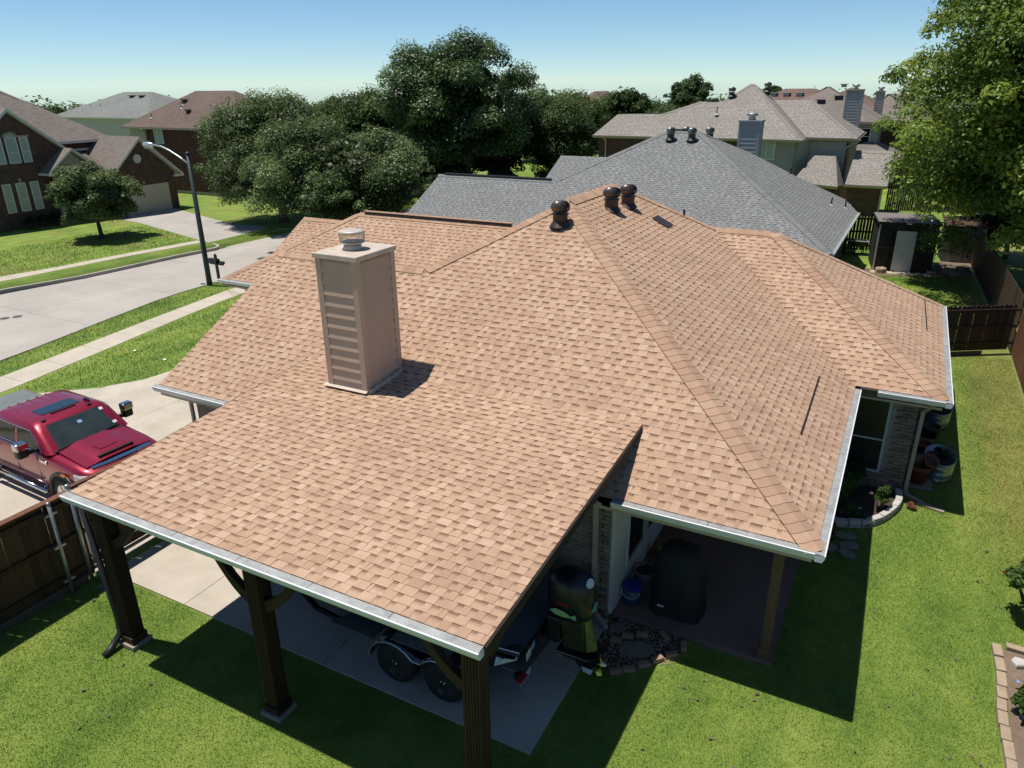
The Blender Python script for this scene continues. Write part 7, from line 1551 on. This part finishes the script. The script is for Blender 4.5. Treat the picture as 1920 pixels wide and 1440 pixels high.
mb = MB(); mb.add([(x, y, gz(x, y) + .012) for x, y in ((-1.0, 26.6), (.8, 27.2), (3.4, 28.3), (3.6, 31.3), (2.1, 31.2), (1.9, 28.6), (-.9, 28.2))], [tuple(range(7))]); struct('dirt_border', mb, ['mulch'])
for i, (x, y, s_, lab) in enumerate(((-.22, 27.6, .26, 'large tan rock in front of the white shed door, at its left'), (1.80, 28.0, .19, 'pale tan rock at the right corner of the dark shed'), (2.50, 28.6, .30, 'flat brown boulder in front of the grey panel shed'), (3.05, 29.3, .26, 'dark rock at the right end of the dirt border'), (2.75, 28.2, .22, 'shaded rock in front of the flat brown boulder'))):
    solo('rock', stone_mesh(80 + i, s_, s_ * .75, s_ * .9, .18, 10), 'stone_tan', lab, 'rock', 'rocks along the dirt border by the sheds', loc=(x, y, gz(x, y)))
o = bush('bare low twigs of a dormant shrub against the grey roof, below the live oak', (-20.6, 20.9, 2.9), (.9, .5, .8), 900, .12, 'leaf_dark', 99, name='sparse_shrub', k=12)

# ------------------------------------------------------------------ grass blades on the lawns one looks down on
def inside(p, poly):
    x, y = p; r = False
    for i in range(len(poly)):
        (x0, y0), (x1, y1) = poly[i - 1], poly[i]
        if (y0 > y) != (y1 > y) and x < (x1 - x0) * (y - y0) / (y1 - y0) + x0: r = not r
    return r
def grass():
    rng = np.random.RandomState(77); Vs = []; Ts = []
    beds = [gb, [(-3.0, -.66), (-2.4, -.72), (-1.85, -.15), (-1.6, .3), (-1.66, .7), (-3.0, .7)], [(2.66, 2.73), (2.66, -3.1), (4.2, -3.1), (4.2, 2.73)], [(1.2, 6.9), (1.82, 6.9), (1.9, 9.2), (1.8, 11.9), (1.2, 11.9)]]
    front = [(-25.65, 13.1), (-24.62, 12.4), (-24.0, 9.1), (-23.3, 5.6), (-22.6, 1.9), (-21.8, 2.1), (-21.05, 2.8), (-20.2, 3.6), (-19.7, 4.4), (-19.65, 5.3), (-18.5, 6.6), (-18.5, 13.3), (-24.6, 13.1)]
    regs = [((-11.85, -2.62, -6.8, -2.56), 2600, .030, None), ((-2.95, 4.0, -4.2, 6.7), 2600, .030, None), ((1.25, 4.0, 6.7, 17.0), 1100, .036, None), ((-.9, 3.6, 18.5, 28.0), 330, .06, None), ((-25.6, -18.3, 1.4, 13.2), 230, .07, front),
            ((-27.3, -24.2, 2.0, 13.6), 230, .07, 'verge'), ((-44, -35, 9, 22), 70, .10, 'yard')]
    for (x0, x1, y0, y1), dens, h, mask in regs:
        n = int((x1 - x0) * (y1 - y0) * dens); x = rng.uniform(x0, x1, n); y = rng.uniform(y0, y1, n); keep = np.ones(n, bool)
        for i in range(n):
            a, b = x[i], y[i]
            if mask is None:
                if (-3.0 < a < -.34 and .58 < b < 4.7) or (a < -2.93 and b > -2.56 and b < .6) or (a < -.4 and .5 < b < 13.5) or (a < 1.25 and 6.7 < b < 13.4): keep[i] = False
                elif any(inside((a, b), p) for p in beds): keep[i] = False
                elif abs(a + 3.0) < .0 : keep[i] = False
            elif mask == 'verge': keep[i] = interp(XN, b) + .03 < a < interp([(2.4, -24.03), (5.4, -24.54), (9.2, -25.18), (13.3, -25.8)], b) - .02
            elif mask == 'yard': keep[i] = a < interp([(5, -38.6), (10.4, -37.69), (12.4, -37.2), (15.3, -37.0), (18.2, -36.57), (20.7, -36.2)], b) - .05 and b < 20.7 - (a + 36.9) * .29
            else: keep[i] = inside((a, b), mask)
        x, y = x[keep], y[keep]; n = len(x)
        z = np.array([gz(a, b) for a, b in zip(x, y)]) if x1 > -12 and mask is None else np.zeros(n)
        hh = h * (.55 + .9 * rng.random(n)); a = rng.uniform(0, 6.283, n); wd = h * .17 * (.7 + .6 * rng.random(n)); ln = hh * rng.uniform(.2, 1.1, n); b = rng.uniform(0, 6.283, n)
        p0 = np.stack([x - np.cos(a) * wd, y - np.sin(a) * wd, z - .004], 1); p1 = np.stack([x + np.cos(a) * wd, y + np.sin(a) * wd, z - .004], 1); p2 = np.stack([x + np.cos(b) * ln, y + np.sin(b) * ln, z + hh], 1)
        Vs.append(np.stack([p0, p1, p2], 1).reshape(-1, 3)); Ts.append(np.clip(.5 + .13 * rng.normal(size=n), 0, 1))
    V = np.vstack(Vs); T = np.concatenate(Ts); F = np.arange(len(V)).reshape(-1, 3)
    o = link('grass', npmesh('grass', V, F, ['grass_blade'], T), kind='stuff'); o['label'] = 'short mown green grass of the lawns'
grass()
def fallen_leaves():
    rng = np.random.RandomState(9); P = []
    while len(P) < 170:
        x, y = rng.uniform(-11.5, 4.0), rng.uniform(-6.5, 16)
        if (x < -2.9 and y > -2.5) or (x < 1.3 and y > 6.6) or (x < -.3 and y > .5): continue
        P.append((x, y, gz(x, y) + .02))
    V, F, T = leaf_cloud(P, np.full(len(P), .02), len(P) * 2, .06, rng, up=1.2)
    link('fallen_leaves', npmesh('fallen_leaves', V, F, ['mulch'], T), kind='stuff')['label'] = 'dry leaves strewn on the lawn'
fallen_leaves()
for o in bpy.data.objects:
    if o.type == 'EMPTY': o.empty_display_size = 0.1
